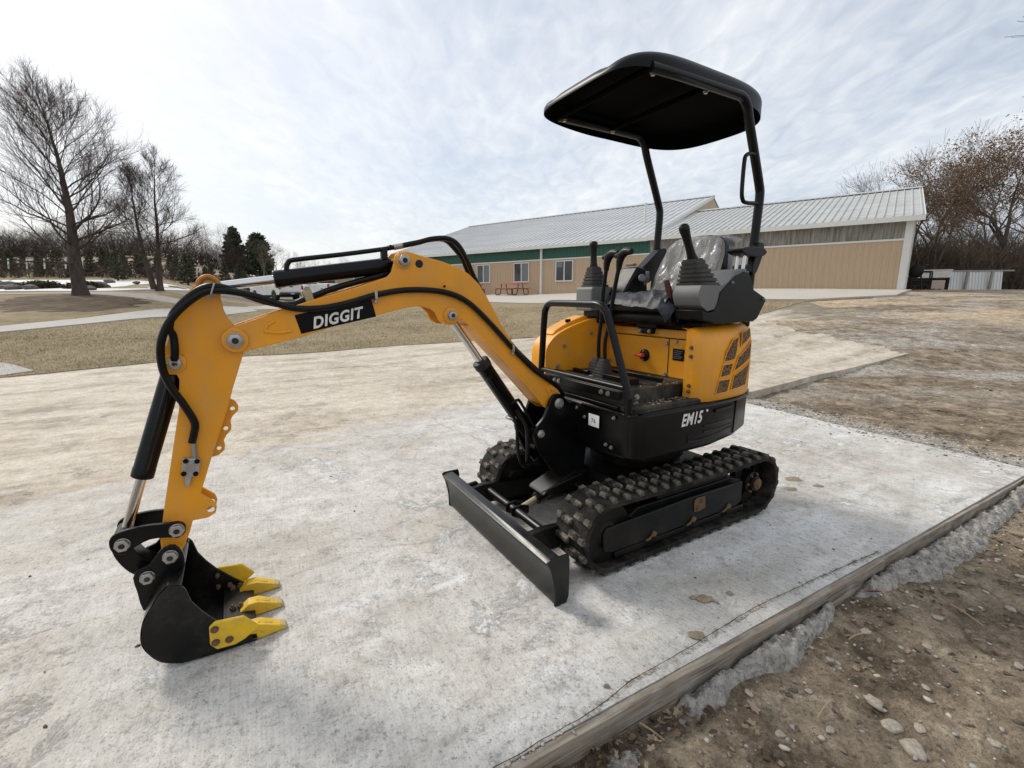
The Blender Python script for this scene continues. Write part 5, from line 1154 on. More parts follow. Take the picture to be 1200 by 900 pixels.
# ============================================================ PICKUPS
WPNT = worn('white_car_paint', (.82, .82, .81), (.45, .42, .38), .25, .2, 3, coat=.5, bump=0)
TYRE = simple('tyre_rubber', (.02, .02, .02), .8); RIM = simple('alloy_rim', (.10, .10, .105), .35, .7); CARGL = NT('car_glass').set((.012, .014, .016), .05, 0, .9); TAIL = simple('tail_lamp', (.45, .015, .012), .3, 0, .1); CHR = simple('dark_bumper', (.05, .05, .052), .4, .3)
def pickup():
    t = empty('pickup_truck')
    L_ = 5.7; hw = .97
    def arch(cx, r=.47, z=.42): return [(cx-r, .45)]+[(cx+r*math.cos(R(180-a)), .40+r*math.sin(R(a))) for a in (20, 45, 70, 90, 110, 135, 160)]+[(cx+r, .45)]
    low = [(-2.75, .52)]+[(x, z) for x, z in arch(-1.75)]+[(x, z) for x, z in arch(1.85)]+[(2.75, .50)]
    up = [(2.86, .62), (2.86, .98), (2.78, 1.10), (1.35, 1.20), (1.25, 1.22), (-.95, 1.22), (-.98, 1.30), (-2.80, 1.30), (-2.82, .70)]
    m = MB(); m.prism(low+up, -hw, hw); m.build('body', WPNT, t, bevel=.05, seg=3)
    c = MB(); k = .13
    prof = [(1.28, 1.20), (.45, 1.84), (.30, 1.89), (-.70, 1.89), (-.90, 1.82), (-1.0, 1.20)]
    c.v = [(x, -hw+.04+(k if z > 1.5 else 0), z) for x, z in prof]+[(x, hw-.04-(k if z > 1.5 else 0), z) for x, z in prof]
    nn = len(prof); c.f = [tuple(range(nn)), tuple(range(2*nn-1, nn-1, -1))]+[(i, nn+i, nn+(i+1) % nn, (i+1) % nn) for i in range(nn)]
    co_ = c.build('cab', WPNT, t, bevel=.04, seg=3)
    for sy in (-1, 1):
        for (xa, xb, xc, xd) in ((.98, .36, .12, .12), (.04, .04, -.80, -.86)):
            w_ = MB(); yb, yt = sy*(hw-.032), sy*(hw-.155)
            w_.add([(xa, yb, 1.25), (xd, yb, 1.25), (xc, yt, 1.79), (xb, yt, 1.79)], [(0, 1, 2, 3)]); w_.build('side_window', CARGL, co_, smooth=0)
        mi = MB(); mi.bb(.78, .90, sy*(hw+.02), sy*(hw+.22), 1.24, 1.42); mi.build('mirror', CHR, t, bevel=.03)
        tl = MB(); tl.bb(-2.84, -2.72, sy*(hw-.14), sy*(hw+.012), .92, 1.24); tl.build('tail_light', TAIL, t, bevel=.02)
        hl_ = MB(); hl_.bb(2.66, 2.875, sy*(hw-.30), sy*(hw+.008), .82, 1.03); hl_.build('headlight', CARGL, t, bevel=.03)
        hd_ = MB()
        for x in (.30, -.75): hd_.bb(x, x+.18, sy*hw, sy*(hw+.02), 1.08, 1.12); hh_ = hd_.build('door_handle', CHR, t); hd_ = MB()
        for x in (-1.75, 1.85):
            wh = empty('wheel', (x, sy*(hw-.14), .40)); wh.parent = t
            ty = MB(); ty.lathe((0, -.14*1, 0), (0, 1, 0), [(0, .24), (0, .37), (.03, .40), (.25, .40), (.28, .37), (.28, .24)], 28); ty.build('tyre', TYRE, wh)
            ri = MB(); ri.lathe((0, sy*.09, 0), (0, sy, 0), [(0, .25), (.05, .25), (.05, .21), (.02, .19), (.02, .08), (.055, .06), (.06, .02)], 24); ri.build('rim', RIM, wh)
    ws = MB(); ws.add([(1.20, -hw+.11, 1.285), (1.20, hw-.11, 1.285), (.50, hw-.20, 1.82), (.50, -hw+.20, 1.82)], [(0, 1, 2, 3)]); ws.v = [(x+.018, y, z+.012) for x, y, z in ws.v]; ws.build('windscreen', CARGL, co_, smooth=0)
    rw = MB(); rw.add([(-.995, -hw+.15, 1.33), (-.995, hw-.15, 1.33), (-.925, hw-.21, 1.78), (-.925, -hw+.21, 1.78)], [(0, 1, 2, 3)]); rw.v = [(x-.01, y, z) for x, y, z in rw.v]; rw.build('rear_window', CARGL, co_, smooth=0)
    bp = MB(); bp.bb(-2.98, -2.76, -hw+.03, hw-.03, .50, .68); bp.build('rear_bumper', CHR, t, bevel=.03)
    bp = MB(); bp.bb(2.75, 2.95, -hw+.05, hw-.05, .42, .64); bp.build('front_bumper', CHR, t, bevel=.04)
    tg = MB(); tg.bb(-2.835, -2.815, -.78, .78, .74, 1.26); tgo = tg.build('tailgate', WPNT, t, bevel=.01)
    th = MB(); th.bb(-2.85, -2.834, -.13, .13, 1.08, 1.15); th.build('tailgate_handle', CHR, tgo)
    pl = MB(); pl.bb(-2.99, -2.981, -.16, .16, .52, .64); pl.build('number_plate', simple('plate', (.4, .42, .45), .5), t)
    un = MB(); un.bb(-2.6, 2.6, -.7, .7, .30, .55); un.build('underbody', TYRE, t)
    return t
tA = pickup()
th_ = math.atan2(.565, -.82)
def set_truck(t, x, y, lab): t.location = (x, y, t1(x, y)+.06); t.rotation_euler = (0, 0, th_); tag(t, lab, 'pickup', 'white pickups in the parking lot')
tB = copy_tree(tA)
th_ = math.atan2(.64, -.77)
set_truck(tA, -19.9, 39.6, 'white pickup nearest the camera, tailgate facing the drive'); set_truck(tB, -17.6, 43.6, 'white pickup parked just behind the nearer pickup')

# a small white loader with a glazed cab, mostly hidden by the boom
lo = empty('compact_loader', (-12.6, 40, t1(-12.6, 40)+.05), R(160)); tag(lo, 'white compact loader with a glazed cab seen under the boom', 'loader')
m = MB(); m.prism([(-1.2, .45), (1.0, .45), (1.1, .8), (1.0, 1.15), (-1.2, 1.2), (-1.35, .9)], -.55, .55); m.build('body', WPNT, lo, bevel=.05)
m = MB()
for x in (-.7, .55):
    for y in (-.48, .48): m.bb(x-.04, x+.04, y-.04, y+.04, 1.15, 2.15)
m.bb(-.8, .65, -.56, .56, 2.15, 2.24); m.build('cab_frame', WPNT, lo, bevel=.02)
m = MB(); m.bb(-.66, .51, -.45, .45, 1.2, 2.12); m.build('cab_glass', CARGL, lo)
for x in (-.75, .7):
    for s in (-1, 1): m = MB(); m.lathe((x, s*.5, .42), (0, s, 0), [(0, .25), (0, .42), (.26, .42), (.28, .36), (.28, .2), (.2, .18)], 22); m.build('wheel', TYRE, lo)
m = MB(); m.prism([(1.1, .1), (1.75, .1), (1.78, .14), (1.3, .2), (1.25, .7), (1.1, .7)], -.8, .8); m.build('scoop', WPNT, lo, bevel=.02)
for s in (-1, 1): m = MB(); m.prism([(-1.0, 1.2), (.9, 1.1), (1.3, .5), (1.2, .4), (.8, .95), (-1.0, 1.05)], s*.6, s*.7); m.build('lift_arm', WPNT, lo, bevel=.02)
YB = simple('yellow_post_paint', (.72, .52, .03), .5)
for i, (x, y) in enumerate(((-14.3, 37.0), (-13.4, 36.6), (-12.5, 36.2))):
    m = MB(); m.lathe((0, 0, 0), (0, 0, 1), [(0, .11), (.92, .11), (.98, .08), (1.0, .03)], 14); bo_ = m.build('bollard', YB); bo_.location = (x, y, t1(x, y)+.02)
    tag(bo_, ['leftmost of three yellow bollards behind the boom', 'middle of three yellow bollards behind the boom', 'rightmost of three yellow bollards behind the boom'][i], 'bollard', 'yellow bollards by the parking lot')

# ---- things at the right end of the building
LW = simple('white_box_paint', (.70, .70, .68), .5); 
t = empty('barbecue_cart', (17.9, 21.0, t1(17.9, 21.0)), R(-40)); tag(t, 'black barbecue cart against the corner of the building', 'grill')
m = MB(); m.lathe((0, -.35, .78), (0, 1, 0), [(0, .05), (.02, .24), (.05, .27), (.65, .27), (.68, .24), (.7, .05)], 20); m.build('drum', GRIP, t)
for x in (-.2, .2):
    for y in (-.28, .28): m = MB(); m.tube([(x, y, .6), (x*1.3, y, .0)], .025, 8); m.build('leg', GRIP, t)
m = MB(); m.bb(-.25, .25, -.3, .3, .2, .23); m.build('shelf', GRIP, t)
m = MB(); m.cyl((0, .1, 1.0), (0, .1, 1.35), .05, n=10); m.build('chimney', GRIP, t)
t = empty('steel_rack', (19.2, 22.2, t1(19.2, 22.2)), R(-35)); tag(t, 'low black tubular rack beside the barbecue cart', 'rack')
for y in (-.3, .3): m = MB(); m.tube([(-.35, y, 0), (-.35, y, .72), (-.25, y, .8), (.25, y, .8), (.35, y, .72), (.35, y, 0)], .03, 8, 3); m.build('hoop', GRIP, t)
m = MB(); m.bb(-.34, .34, -.3, .3, .42, .45); m.build('shelf', GRIP, t)
t = empty('white_bench_box', (21.6, 24.6, t1(21.6, 24.6)-.05), R(-38)); tag(t, 'white lidded box on a dark stand by the corrugated panel', 'box')
m = MB(); m.bb(-.9, .9, -.4, .4, .62, .98); m.build('box', LW, t, bevel=.02)
m = MB(); m.bb(-.92, .92, -.42, .42, .98, 1.03); m.build('lid', LW, t, bevel=.01)
for x in (-.8, .8):
    for y in (-.35, .35): m = MB(); m.bb(x-.05, x+.05, y-.05, y+.05, 0, .62); m.build('leg', GRIP, t)
m = MB(); m.bb(-.75, .75, -.3, .3, .3, .60); m.build('drawer', GRIP, t)
m = MB(); m.bb(.2, .7, -.42, -.31, .08, .5); m.build('carton', simple('carton', (.55, .45, .38), .8), t)
GALV = simple('galvanised_sheet', (.62, .63, .62), .5, .1, .1, 2)
t = empty('corrugated_panel', (22.5, 25.0, t1(23.5, 24.6)-.12), math.atan2(-.55, 3.0)); tag(t, 'pale grey corrugated metal panel at the edge of the woods', 'fence')
m = ribwall(MB(), 0, 3.0, 0, 1.05, 0, .14); m.v = [(x, y+.12*z, z) for x, y, z in m.v]; q = m.build('sheet', GALV, t, smooth=20); q['kind'] = 'stuff'
m = MB(); m.bb(-.1, 3.5, .09, .17, 1.04, 1.11); m.build('top_rail', simple('grey_wood_rail', (.30, .28, .25), .9), t)
for x in (.2, 1.3, 2.4): m = MB(); m.bb(x-.05, x+.05, -.12, -.03, -.1, 1.04); m.build('post', MATS['grey_wood_rail'], t)

# ============================================================ TREES
def bark(name, c0, c1):
    n = NT(name); a = n.noise(n.coord('Object', (1, 1, .3)), 6, 5, .65); n.set(n.ramp(a, [(.3, c0), (.7, c1)]), .95, 0, .15); n.bump(a, .8, .03); return n.m
BARK = bark('grey_brown_bark', (.045, .036, .03), (.115, .095, .08)); BARK2 = bark('pale_bark', (.11, .09, .072), (.24, .20, .165)); TWIG = bark('twig_bark', (.06, .045, .038), (.12, .092, .075)); TWIG2 = bark('wood_twig_bark', (.10, .078, .06), (.20, .155, .125))
class TM:
    """collects tapered twigs as 3- to 8-sided tubes"""
    def __init__(s): s.V = []; s.F = []; s.n = 0
    def tube(s, P, r, k):
        P = np.asarray(P); m = len(P); t = np.gradient(P, axis=0); t /= np.linalg.norm(t, axis=1)[:, None]+1e-9
        ref = np.array((.31, .77, .55)); x = np.cross(t, ref); x /= np.linalg.norm(x, axis=1)[:, None]+1e-9; y = np.cross(t, x)
        a = np.arange(k)*2*np.pi/k; ring = (x[:, None, :]*np.cos(a)[None, :, None]+y[:, None, :]*np.sin(a)[None, :, None])*np.asarray(r)[:, None, None]+P[:, None, :]
        i = np.arange(m*k).reshape(m, k); j = np.roll(i, -1, 1)
        s.V.append(ring.reshape(-1, 3)); s.F.append(np.stack([i[:-1], j[:-1], j[1:], i[1:]], -1).reshape(-1, 4)+s.n); s.n += m*k
    def mesh(s, name, mat):
        o = np_mesh(name, np.concatenate(s.V), np.concatenate(s.F), mat); col.objects.unlink(o); me = o.data; bpy.data.objects.remove(o); return me
def curve_branch(p, d, L, r0, r1, n, g, up, wob):
    """polyline starting at p along d, bending towards vertical by up"""
    P = [np.array(p, float)]; d = np.array(d, float); d /= np.linalg.norm(d); rr = [r0]
    for i in range(n):
        d = d+np.array((0, 0, up/n))+g.normal(0, wob, 3); d /= np.linalg.norm(d); P.append(P[-1]+d*L/n); rr.append(r0+(r1-r0)*((i+1)/n))
    return P, rr
def perp(d, g, ang):
    d = np.array(d)/np.linalg.norm(d); a = g.normal(0, 1, 3); a -= d*(a@d); a /= np.linalg.norm(a); return d*math.cos(ang)+a*math.sin(ang)
def leader_tree(seed, H, r, n1, spread, low=.16, leaders=1, n2=11, n3=5, tilt=(0, 0), fat=1.0):
    g = np.random.default_rng(seed); tr = TM(); cr = TM()
    for L_ in range(leaders):
        d = np.array((tilt[0], tilt[1], 1.)) if leaders == 1 else np.array(((-1) ** L_*.11+tilt[0], .03*(-1) ** L_, 1.))
        hh = H*(1 if L_ == 0 else .9)
        P, rr = curve_branch((.02*L_*0+((-1) ** L_*.12 if leaders > 1 else 0), 0, -.3), d, hh, r, .012, 26, g, .12, .022)
        rr[0] *= 1.45; rr[1] *= 1.12
        rr = [max(.012, r*(1-i/26.) ** 1.15+.008) for i in range(27)]; rr[0] = r*1.6; rr[1] = r*1.18
        tr.tube(P, rr, 10)
        for k in range(n1):
            t = low+(.97-low)*((k+g.uniform(0, 1))/n1) ** .88; i = t*26; a, b = int(i), min(26, int(i)+1); p = P[a]+(P[b]-P[a])*(i-a); dd = P[b]-P[a]; dd /= np.linalg.norm(dd)
            ang = R((74-42*t if t > .22 else 88-40*t)+g.uniform(-10, 10)); az = k*2.399+g.uniform(-.4, .4); h = np.array((math.cos(az), math.sin(az), 0)); d1 = h*math.sin(ang)+np.array((0, 0, 1))*math.cos(ang)
            Lb = spread*H*(max(0, 1-((t-.28)/.78)**2) ** .8*.95+.07)*g.uniform(.78, 1.12); r1 = rr[a]*.40*fat*(.55+.45*g.uniform())
            Q, qr = curve_branch(p, d1, Lb, max(.014, r1), .008, 8, g, (.12 if t < .25 else .38), .13); (tr if t < .45 else cr).tube(Q, qr, 5)
            for k2 in range(n2):
                t2 = .15+.85*(k2+g.uniform())/n2; i2 = t2*8; a2 = min(7, int(i2)); p2 = Q[a2]+(Q[a2+1]-Q[a2])*(i2-a2); d2 = perp(Q[a2+1]-Q[a2], g, R(g.uniform(28, 55))); d2[2] += .25
                L2 = Lb*.50*(1.1-t2*.75)*g.uniform(.6, 1.2)+.15; Q2, r2 = curve_branch(p2, d2, L2, max(.007, qr[a2]*.42), .004, 4, g, .25, .15); cr.tube(Q2, r2, 3)
                for k3 in range(n3):
                    t3 = .2+.8*(k3+g.uniform())/n3; i3 = t3*4; a3 = min(3, int(i3)); p3 = Q2[a3]+(Q2[a3+1]-Q2[a3])*(i3-a3); d3 = perp(Q2[a3+1]-Q2[a3], g, R(g.uniform(25, 50))); d3[2] += .15
                    Q3, r3 = curve_branch(p3, d3, L2*.5*g.uniform(.5, 1.2)+.10, .005, .0025, 2, g, .15, .10); cr.tube(Q3, r3, 3)
    return tr.mesh('trunk', BARK), cr.mesh('crown', TWIG)
def spread_tree(seed, H, r, levels=6, mats=(BARK2, TWIG2), ang=(22, 48), ratio=(.66, .86), tips=None):
    g = np.random.default_rng(seed); tr = TM(); cr = TM(); ends = []
    def rec(p, d, L, r0, lev):
        r1 = max(.007, r0*.68); Q, rr = curve_branch(p, d, L, r0, r1, 5 if lev < 3 else 3, g, .12, .09); (tr if lev < 2 else cr).tube(Q, rr, 8 if lev == 0 else 5 if lev < 3 else 3)
        if lev >= levels: ends.append(Q[-1]); return
        k = 3 if lev in (1, 2, 3, 4) and g.uniform() < .75 else 2
        for i in range(k):
            dd = perp(Q[-1]-Q[-2], g, R(g.uniform(*ang)*(.6 if i == 0 else 1))); dd[2] += .10; rec(Q[-1], dd, L*g.uniform(*ratio), r1*(.85 if i == 0 else .66), lev+1)
        if lev > 1:
            for i in range(2):
                j = int(g.integers(1, len(Q)-1)); rec(Q[j], perp(Q[j+1]-Q[j] if j+1 < len(Q) else d, g, R(g.uniform(35, 65))), L*.55, r0*.42, max(lev+2, 4))
    rec((0, 0, -.2), (g.uniform(-.1, .1), g.uniform(-.1, .1), 1), H*.27, r, 0)
    return tr.mesh('trunk', mats[0]), cr.mesh('crown', mats[1]), ends
def nth(i, n_):
    return 'leftmost' if i == 0 else 'rightmost' if i == n_-1 else ['', 'second', 'third', 'fourth', 'fifth', 'sixth', 'seventh', 'eighth', 'ninth', 'tenth', 'eleventh', 'twelfth', '13th', '14th', '15th', '16th', '17th', '18th', '19th', '20th', '21st', '22nd', '23rd', '24th', '25th'][i]+' from the left'
def put_tree(name, meshes, x, y, rz, s, label, cat='tree', group=None, dz=0, extra=None):
    t = empty(name, (x, y, t1(x, y)+dz), rz); t.scale = (s[0], s[0], s[1]) if isinstance(s, tuple) else (s, s, s); tag(t, label, cat, group)
    for nm, me in zip(('trunk', 'crown', 'dead_leaves'), meshes):
        o = bpy.data.objects.new(nm, me); col.objects.link(o); o.parent = t
    return t
put_tree('bare_tree', leader_tree(3, 9.5, .33, 50, .46, .14, n2=17, n3=8, tilt=(0, 0), fat=.8), -22.6, 24.6, .3, 1, 'tall bare tree with a pointed crown at the left edge', group='bare trees by the pond')
put_tree('bare_tree', leader_tree(8, 7.9, .18, 24, .34, .26, leaders=2, n2=15, n3=8, fat=.8), -22.6, 30.0, .4, 1, 'bare two-stemmed tree standing between the tall tree and the boom', group='bare trees by the pond')

wt = [spread_tree(20+i, 11, .20) for i in range(4)]
# oak that keeps its brown leaves
def leafcloud(ends, per, spread, size, seed, mat, name='dead_leaves'):
    g = np.random.default_rng(seed); E_ = np.array(ends); E_ = np.repeat(E_, per, 0)+g.normal(0, spread, (len(E_)*per, 3)); m = len(E_)
    a = g.normal(0, 1, (m, 3)); a /= np.linalg.norm(a, axis=1)[:, None]; b = np.cross(a, g.normal(0, 1, (m, 3))); b /= np.linalg.norm(b, axis=1)[:, None]; s = size*g.uniform(.6, 1.3, (m, 1))
    V = np.stack([E_-a*s, E_+b*s*.5, E_+a*s, E_-b*s*.5], 1).reshape(-1, 3); F = np.arange(m*4).reshape(-1, 4)
    o = np_mesh(name, V, F, mat, smooth=0); me = o.data; bpy.data.objects.remove(o); return me
n = NT('brown_oak_leaf'); a = n.noise(n.coord(), 1.5, 4, .7); n.set(n.ramp(a, [(.3, (.11, .062, .034)), (.55, (.22, .13, .072)), (.75, (.33, .21, .125))]), .8, 0, .2); OAKL = n.m
oak = []
for sd in (41, 44):
    tk, cw, en = spread_tree(sd, 12, .24, 6, (BARK, TWIG2), (24, 52)); g = np.random.default_rng(sd); keep = [p for p in en if g.uniform() < .62 and p[2] > 3.2]
    oak.append((tk, cw, leafcloud(keep, 16, .24, .075, sd, OAKL)))
W = 'bare trees in the woods on the right'
spots = [(24.6, 29.5, .80, 0), (26.9, 30.5, .86, 1), (29.0, 29.5, .80, 2), (32.0, 32.0, .80, 3), (30.2, 34, .82, 2), (33.6, 29.0, .72, 1), (28.0, 33.0, .76, 3), (37, 33, .84, 0), (33.5, 36, .86, 1), (24.6, 28.0, .50, 1), (26.2, 27.4, .46, 2), (28.3, 27.4, .48, 0), (30.2, 26.9, .45, 3), (39, 30, .82, 2)]
labs = ['bare tree rising just right of the building gable', 'bare grey tree second from the building gable', 'bare tree behind the white box', 'tall bare tree at the back of the woods', 'bare tree peeping over the others behind the corrugated panel', 'bare tree at the right edge under the brown oak', 'bare tree in the second rank behind the woods edge', 'bare tree deep behind the brown oak', 'distant bare tree in the middle of the woods', 'short bare thicket tree beside the building corner', 'short bare tree behind the corrugated panel', 'low bare tree behind the right end of the corrugated panel', 'low bare thicket tree near the right edge', 'bare tree half out of frame behind the oak']
for i, (x, y, s, k) in enumerate(spots): put_tree('bare_tree', wt[k][:2], x, y, i*1.7, s, labs[i], group=W, dz=-.2)
put_tree('oak_tree', oak[0], 28.3, 27.0, 1.0, .80, 'large oak still holding brown leaves at the right edge', group='oaks with brown leaves')
put_tree('oak_tree', oak[1], 31.6, 30.5, 2.2, .86, 'brown-leaved oak behind the largest oak', group='oaks with brown leaves')
ov = spread_tree(61, 9, .16)
put_tree('bare_tree', (wt[2][0], wt[2][1]), 17.3, 13.0, 2.3, 1.0, 'bare tree whose branch tips enter at the upper right corner')
# undergrowth in the woods: dense twig mass
def thicket(name, pts, h, n_, seed, mat, label):
    g = np.random.default_rng(seed); tm = TM()
    for i in range(n_):
        k = g.integers(0, len(pts)-1); u = g.uniform(); a, b = np.array(pts[k]), np.array(pts[k+1]); p = a+(b-a)*u+g.normal(0, .9, 2); z = t1(p[0], p[1])-.05; hh = h*g.uniform(.4, 1.15)
        for q in range(3):
            d = (g.normal(0, .32), g.normal(0, .32), 1); P, rr = curve_branch((p[0], p[1], z), d, hh, .022, .006, 4, g, .05, .16); tm.tube(P, rr, 3)
            for w_ in range(5):
                j = int(g.integers(1, 4)); Q, r2 = curve_branch(P[j], perp(P[j+1]-P[j], g, R(45)), hh*.38, .010, .004, 2, g, .1, .15); tm.tube(Q, r2, 3)
    me = tm.mesh(name, mat); o = bpy.data.objects.new(name, me); col.objects.link(o); tag(o, label, 'brush', None, 'stuff'); return o
thicket('undergrowth', [(21.5, 30), (24, 29.6), (27, 28.8), (30.5, 27.6), (35, 26)], 2.8, 800, 5, TWIG2, 'tangled bare brush along the foot of the right woods')
thicket('undergrowth', [(22.5, 32), (26, 33), (31, 32.4), (37, 30.5)], 3.8, 800, 6, TWIG2, 'tall tangled bare brush deep inside the right woods')
thicket('hedge_brush', [(-62, 47), (-50, 48), (-40, 48.5), (-30, 49), (-24, 52)], 1.6, 520, 7, TWIG, 'low brown brush along the far side of the pond')
thicket('hill_brush', [(-100, 70), (-85, 72), (-70, 74), (-56, 76), (-44, 78)], 4.2, 1300, 9, TWIG, 'dense brown wood on the hill behind the pond')
# ---- background trees on the left
G = 'bare trees on the far hillside'
for i, (x, y, s, k) in enumerate(sorted([(-74, 66, .58, 0), (-66, 70, .62, 1), (-57, 68, .55, 2), (-50, 72, .66, 3), (-43, 70, .68, 0), (-39, 74, .7, 2), (-35.5, 72, .62, 1), (-81, 74, .66, 3), (-61, 78, .66, 2), (-47, 80, .72, 1)], key=lambda q: q[0]/q[1])):
    put_tree('bare_tree', wt[k][:2], x, y, i*2.1, s, 'distant bare tree on the hillside behind the pond, '+nth(i, 10), group=G, dz=-.2)
for i, px in enumerate([322, 333, 344, 352, 362, 373, 380, 389, 398, 408, 417, 428, 441, 452]):
    y = 70+4*(i % 3); x = (px-600)/540*y*1.0; h = (.44, .52, .38, .48)[i % 4]
    put_tree('sapling', wt[i % 4][:2], x, y, i*1.3, (h*.55, h), 'thin bare sapling on the skyline above the pickups, '+nth(i, 14), group='saplings on the skyline', dz=-.1)
# conifers
n = NT('spruce_needles'); a = n.noise(n.coord(), 2.2, 4, .7); n.set(n.ramp(a, [(.3, (.03, .05, .03)), (.7, (.10, .13, .075))]), .8, 0, .2); NEED = n.m
n = NT('young_conifer_needles'); a = n.noise(n.coord(), 3, 4, .7); n.set(n.ramp(a, [(.3, (.05, .058, .034)), (.7, (.13, .135, .085))]), .8, 0, .2); NEED2 = n.m
def conifer(seed, H, rad, mat, n_=150, round_=.8):
    g = np.random.default_rng(seed); tm = TM(); P, rr = curve_branch((0, 0, -.1), (0, 0, 1), H, H*.028+.02, .01, 8, g, 0, .006); tm.tube(P, rr, 7); C_ = []; D_ = []
    for i in range(n_):
        t = .06+.93*(i+g.uniform())/n_; az = i*2.4+g.uniform(-.3, .3); L_ = rad*((1-t) ** round_)*g.uniform(.72, 1.18)*min(1, .55+t*4)+.06; d = np.array((math.cos(az), math.sin(az), g.uniform(-.12, .3))); p = np.array((0, 0, H*t))
        Q, r2 = curve_branch(p, d, L_, .016*H/4+.006, .005, 4, g, .25, .05); tm.tube(Q, r2, 3)
        m = int(30*(L_/rad)+8)
        for k in range(m): u = g.uniform(.25, 1.05) ** .8; j = min(3, int(u*4)); C_.append(Q[j]+(Q[j+1]-Q[j])*(u*4-j)+g.normal(0, .04*rad, 3)); D_.append(Q[j+1]-Q[j])
    C_ = np.array(C_); D_ = np.array(D_); m = len(C_); a = D_/np.linalg.norm(D_, axis=1)[:, None]+g.normal(0, .7, (m, 3)); a /= np.linalg.norm(a, axis=1)[:, None]; b = np.cross(a, g.normal(0, 1, (m, 3))); b /= np.linalg.norm(b, axis=1)[:, None]; s = rad*.16*g.uniform(.6, 1.3, (m, 1))
    V = np.stack([C_-a*s, C_+b*s*.42, C_+a*s, C_-b*s*.42], 1).reshape(-1, 3); o = np_mesh('crown', V, np.arange(m*4).reshape(-1, 4), mat, smooth=0); me = o.data; bpy.data.objects.remove(o)
    return tm.mesh('trunk', BARK), me
big = [conifer(71, 7.6, 2.2, NEED, 190, .55), conifer(72, 7.2, 2.5, NEED, 200, .45)]
put_tree('evergreen_tree', big[0], -46.5, 80, .2, .95, 'narrower dark evergreen of the pair on the far hill', group='pair of dark evergreens'); put_tree('evergreen_tree', big[1], -42.6, 80, 1.2, 1.0, 'broader dark evergreen of the pair on the far hill', group='pair of dark evergreens')
sm = [conifer(80+i, 2.4, .72, NEED2, 70) for i in range(3)]
for i in range(26):
    px = -8+i*12.6+(i % 3)*3; y = 49+1.5*((i*7) % 5); x = (px-600)/540*y
    put_tree('young_conifer', sm[i % 3], x, y, i*1.1, .8+.1*((i*5) % 4), 'small young conifer in the nursery row behind the pond, '+nth(i, 26), group='young conifers in the nursery row')
put_tree('young_conifer', sm[1], -34.2, 41.0, .5, 1.05, 'young conifer standing alone at the near end of the pond bank, beside the two-stemmed tree')
put_tree('young_conifer', sm[2], -31.6, 46.0, .9, 1.25, 'bushy green conifer on the lawn above the boom tip')
# white tree guards among them
for i, px in enumerate([6, 27, 48, 68, 92, 111, 240]):
    y = 47.2; x = (px-600)/540*y; m = MB(); m.lathe((0, 0, 0), (.08, .05, 1), [(0, .07), (1.0, .065), (1.0, .05)], 10); o = m.build('tree_guard', LW); o.location = (x, y, t1(x, y)+.9)
    tag(o, 'white tree guard tube behind the pond, '+nth(i, 7), 'tree guard', 'white tree guards')
    m = MB(); m.cyl((.02, .03, -1.0), (.02, .03, 1.0), .025, n=6); m.build('stake', BARK, o)
# rocks and clipped shrubs on the pond rim
n = NT('rim_rock'); a = n.noise(n.coord(), 4, 5, .6); n.set(n.ramp(a, [(.3, (.06, .055, .05)), (.7, (.22, .20, .18))]), .9, 0, .3); n.bump(a, .6, .05); ROCK = n.m
def rock_mesh(seed, sub=2, amp=.35, flat=.65):
    bm = bmesh.new(); bmesh.ops.create_icosphere(bm, subdivisions=sub, radius=1)
    for v in bm.verts: d = 1+amp*noise.fractal(v.co*1.3+Vector((seed*3.1, seed, 0)), .8, 2, 3); v.co = v.co*d; v.co.z *= flat
    me = bpy.data.meshes.new('rock'); bm.to_mesh(me); bm.free(); me.polygons.foreach_set('use_smooth', [True]*len(me.polygons)); return me
rm = [rock_mesh(i) for i in range(5)]
for m in rm: m.materials.append(ROCK)
for i, (px, y, s) in enumerate(sorted([(4, 29, .38), (15, 29.5, .30), (28, 29, .42), (36, 30, .3), (48, 29.2, .34), (118, 28.4, .25), (128, 31.5, .48), (139, 37, .35), (22, 33, .4), (52, 34, .35), (6, 35, .5), (170, 36, .22), (112, 29.2, .28)])):
    x = (px-600)/540*y; o = bpy.data.objects.new('pond_rock', rm[i % 5]); col.objects.link(o); o.location = (x, y, t1(x, y)+.12); o.scale = (s*1.3, s, s*.9); o.rotation_euler = (0, 0, i*1.3); tag(o, 'dark rock by the frozen pond, '+nth(i, 13), 'rock', 'rocks round the pond')
SHR = NT('clipped_shrub_leaf'); a = SHR.noise(SHR.coord(), 3, 4, .7); SHR.set(SHR.ramp(a, [(.3, (.03, .03, .014)), (.7, (.10, .085, .035))]), .8, 0, .2)
def shrub(seed):
    g = np.random.default_rng(seed); d = g.normal(0, 1, (900, 3)); d /= np.linalg.norm(d, axis=1)[:, None]; E_ = d*g.uniform(.55, 1, (900, 1)); E_[:, 2] = abs(E_[:, 2])*.75; return leafcloud(E_, 1, .05, .11, seed, SHR.m, 'foliage')
sh = [shrub(5), shrub(6)]
for i, (px, y, s) in enumerate(sorted([(40, 30, .55), (52, 30.4, .62), (63, 30.2, .7), (72, 30.4, .6), (101, 30.2, .6), (110, 30.5, .65), (118, 31, .55), (58, 31.6, .6)])):
    x = (px-600)/540*y; t = empty('low_shrub', (x, y, t1(x, y)), i); t.scale = (s*1.2, s*1.2, s); tag(t, 'low olive shrub on the rim of the frozen pond, '+nth(i, 8), 'shrub', 'low shrubs round the pond'); o = bpy.data.objects.new('foliage', sh[i % 2]); col.objects.link(o); o.parent = t
    m = MB(); m.cyl((0, 0, -.1), (.05, 0, .5), .05, .02, 6); m.build('stem', BARK, t)

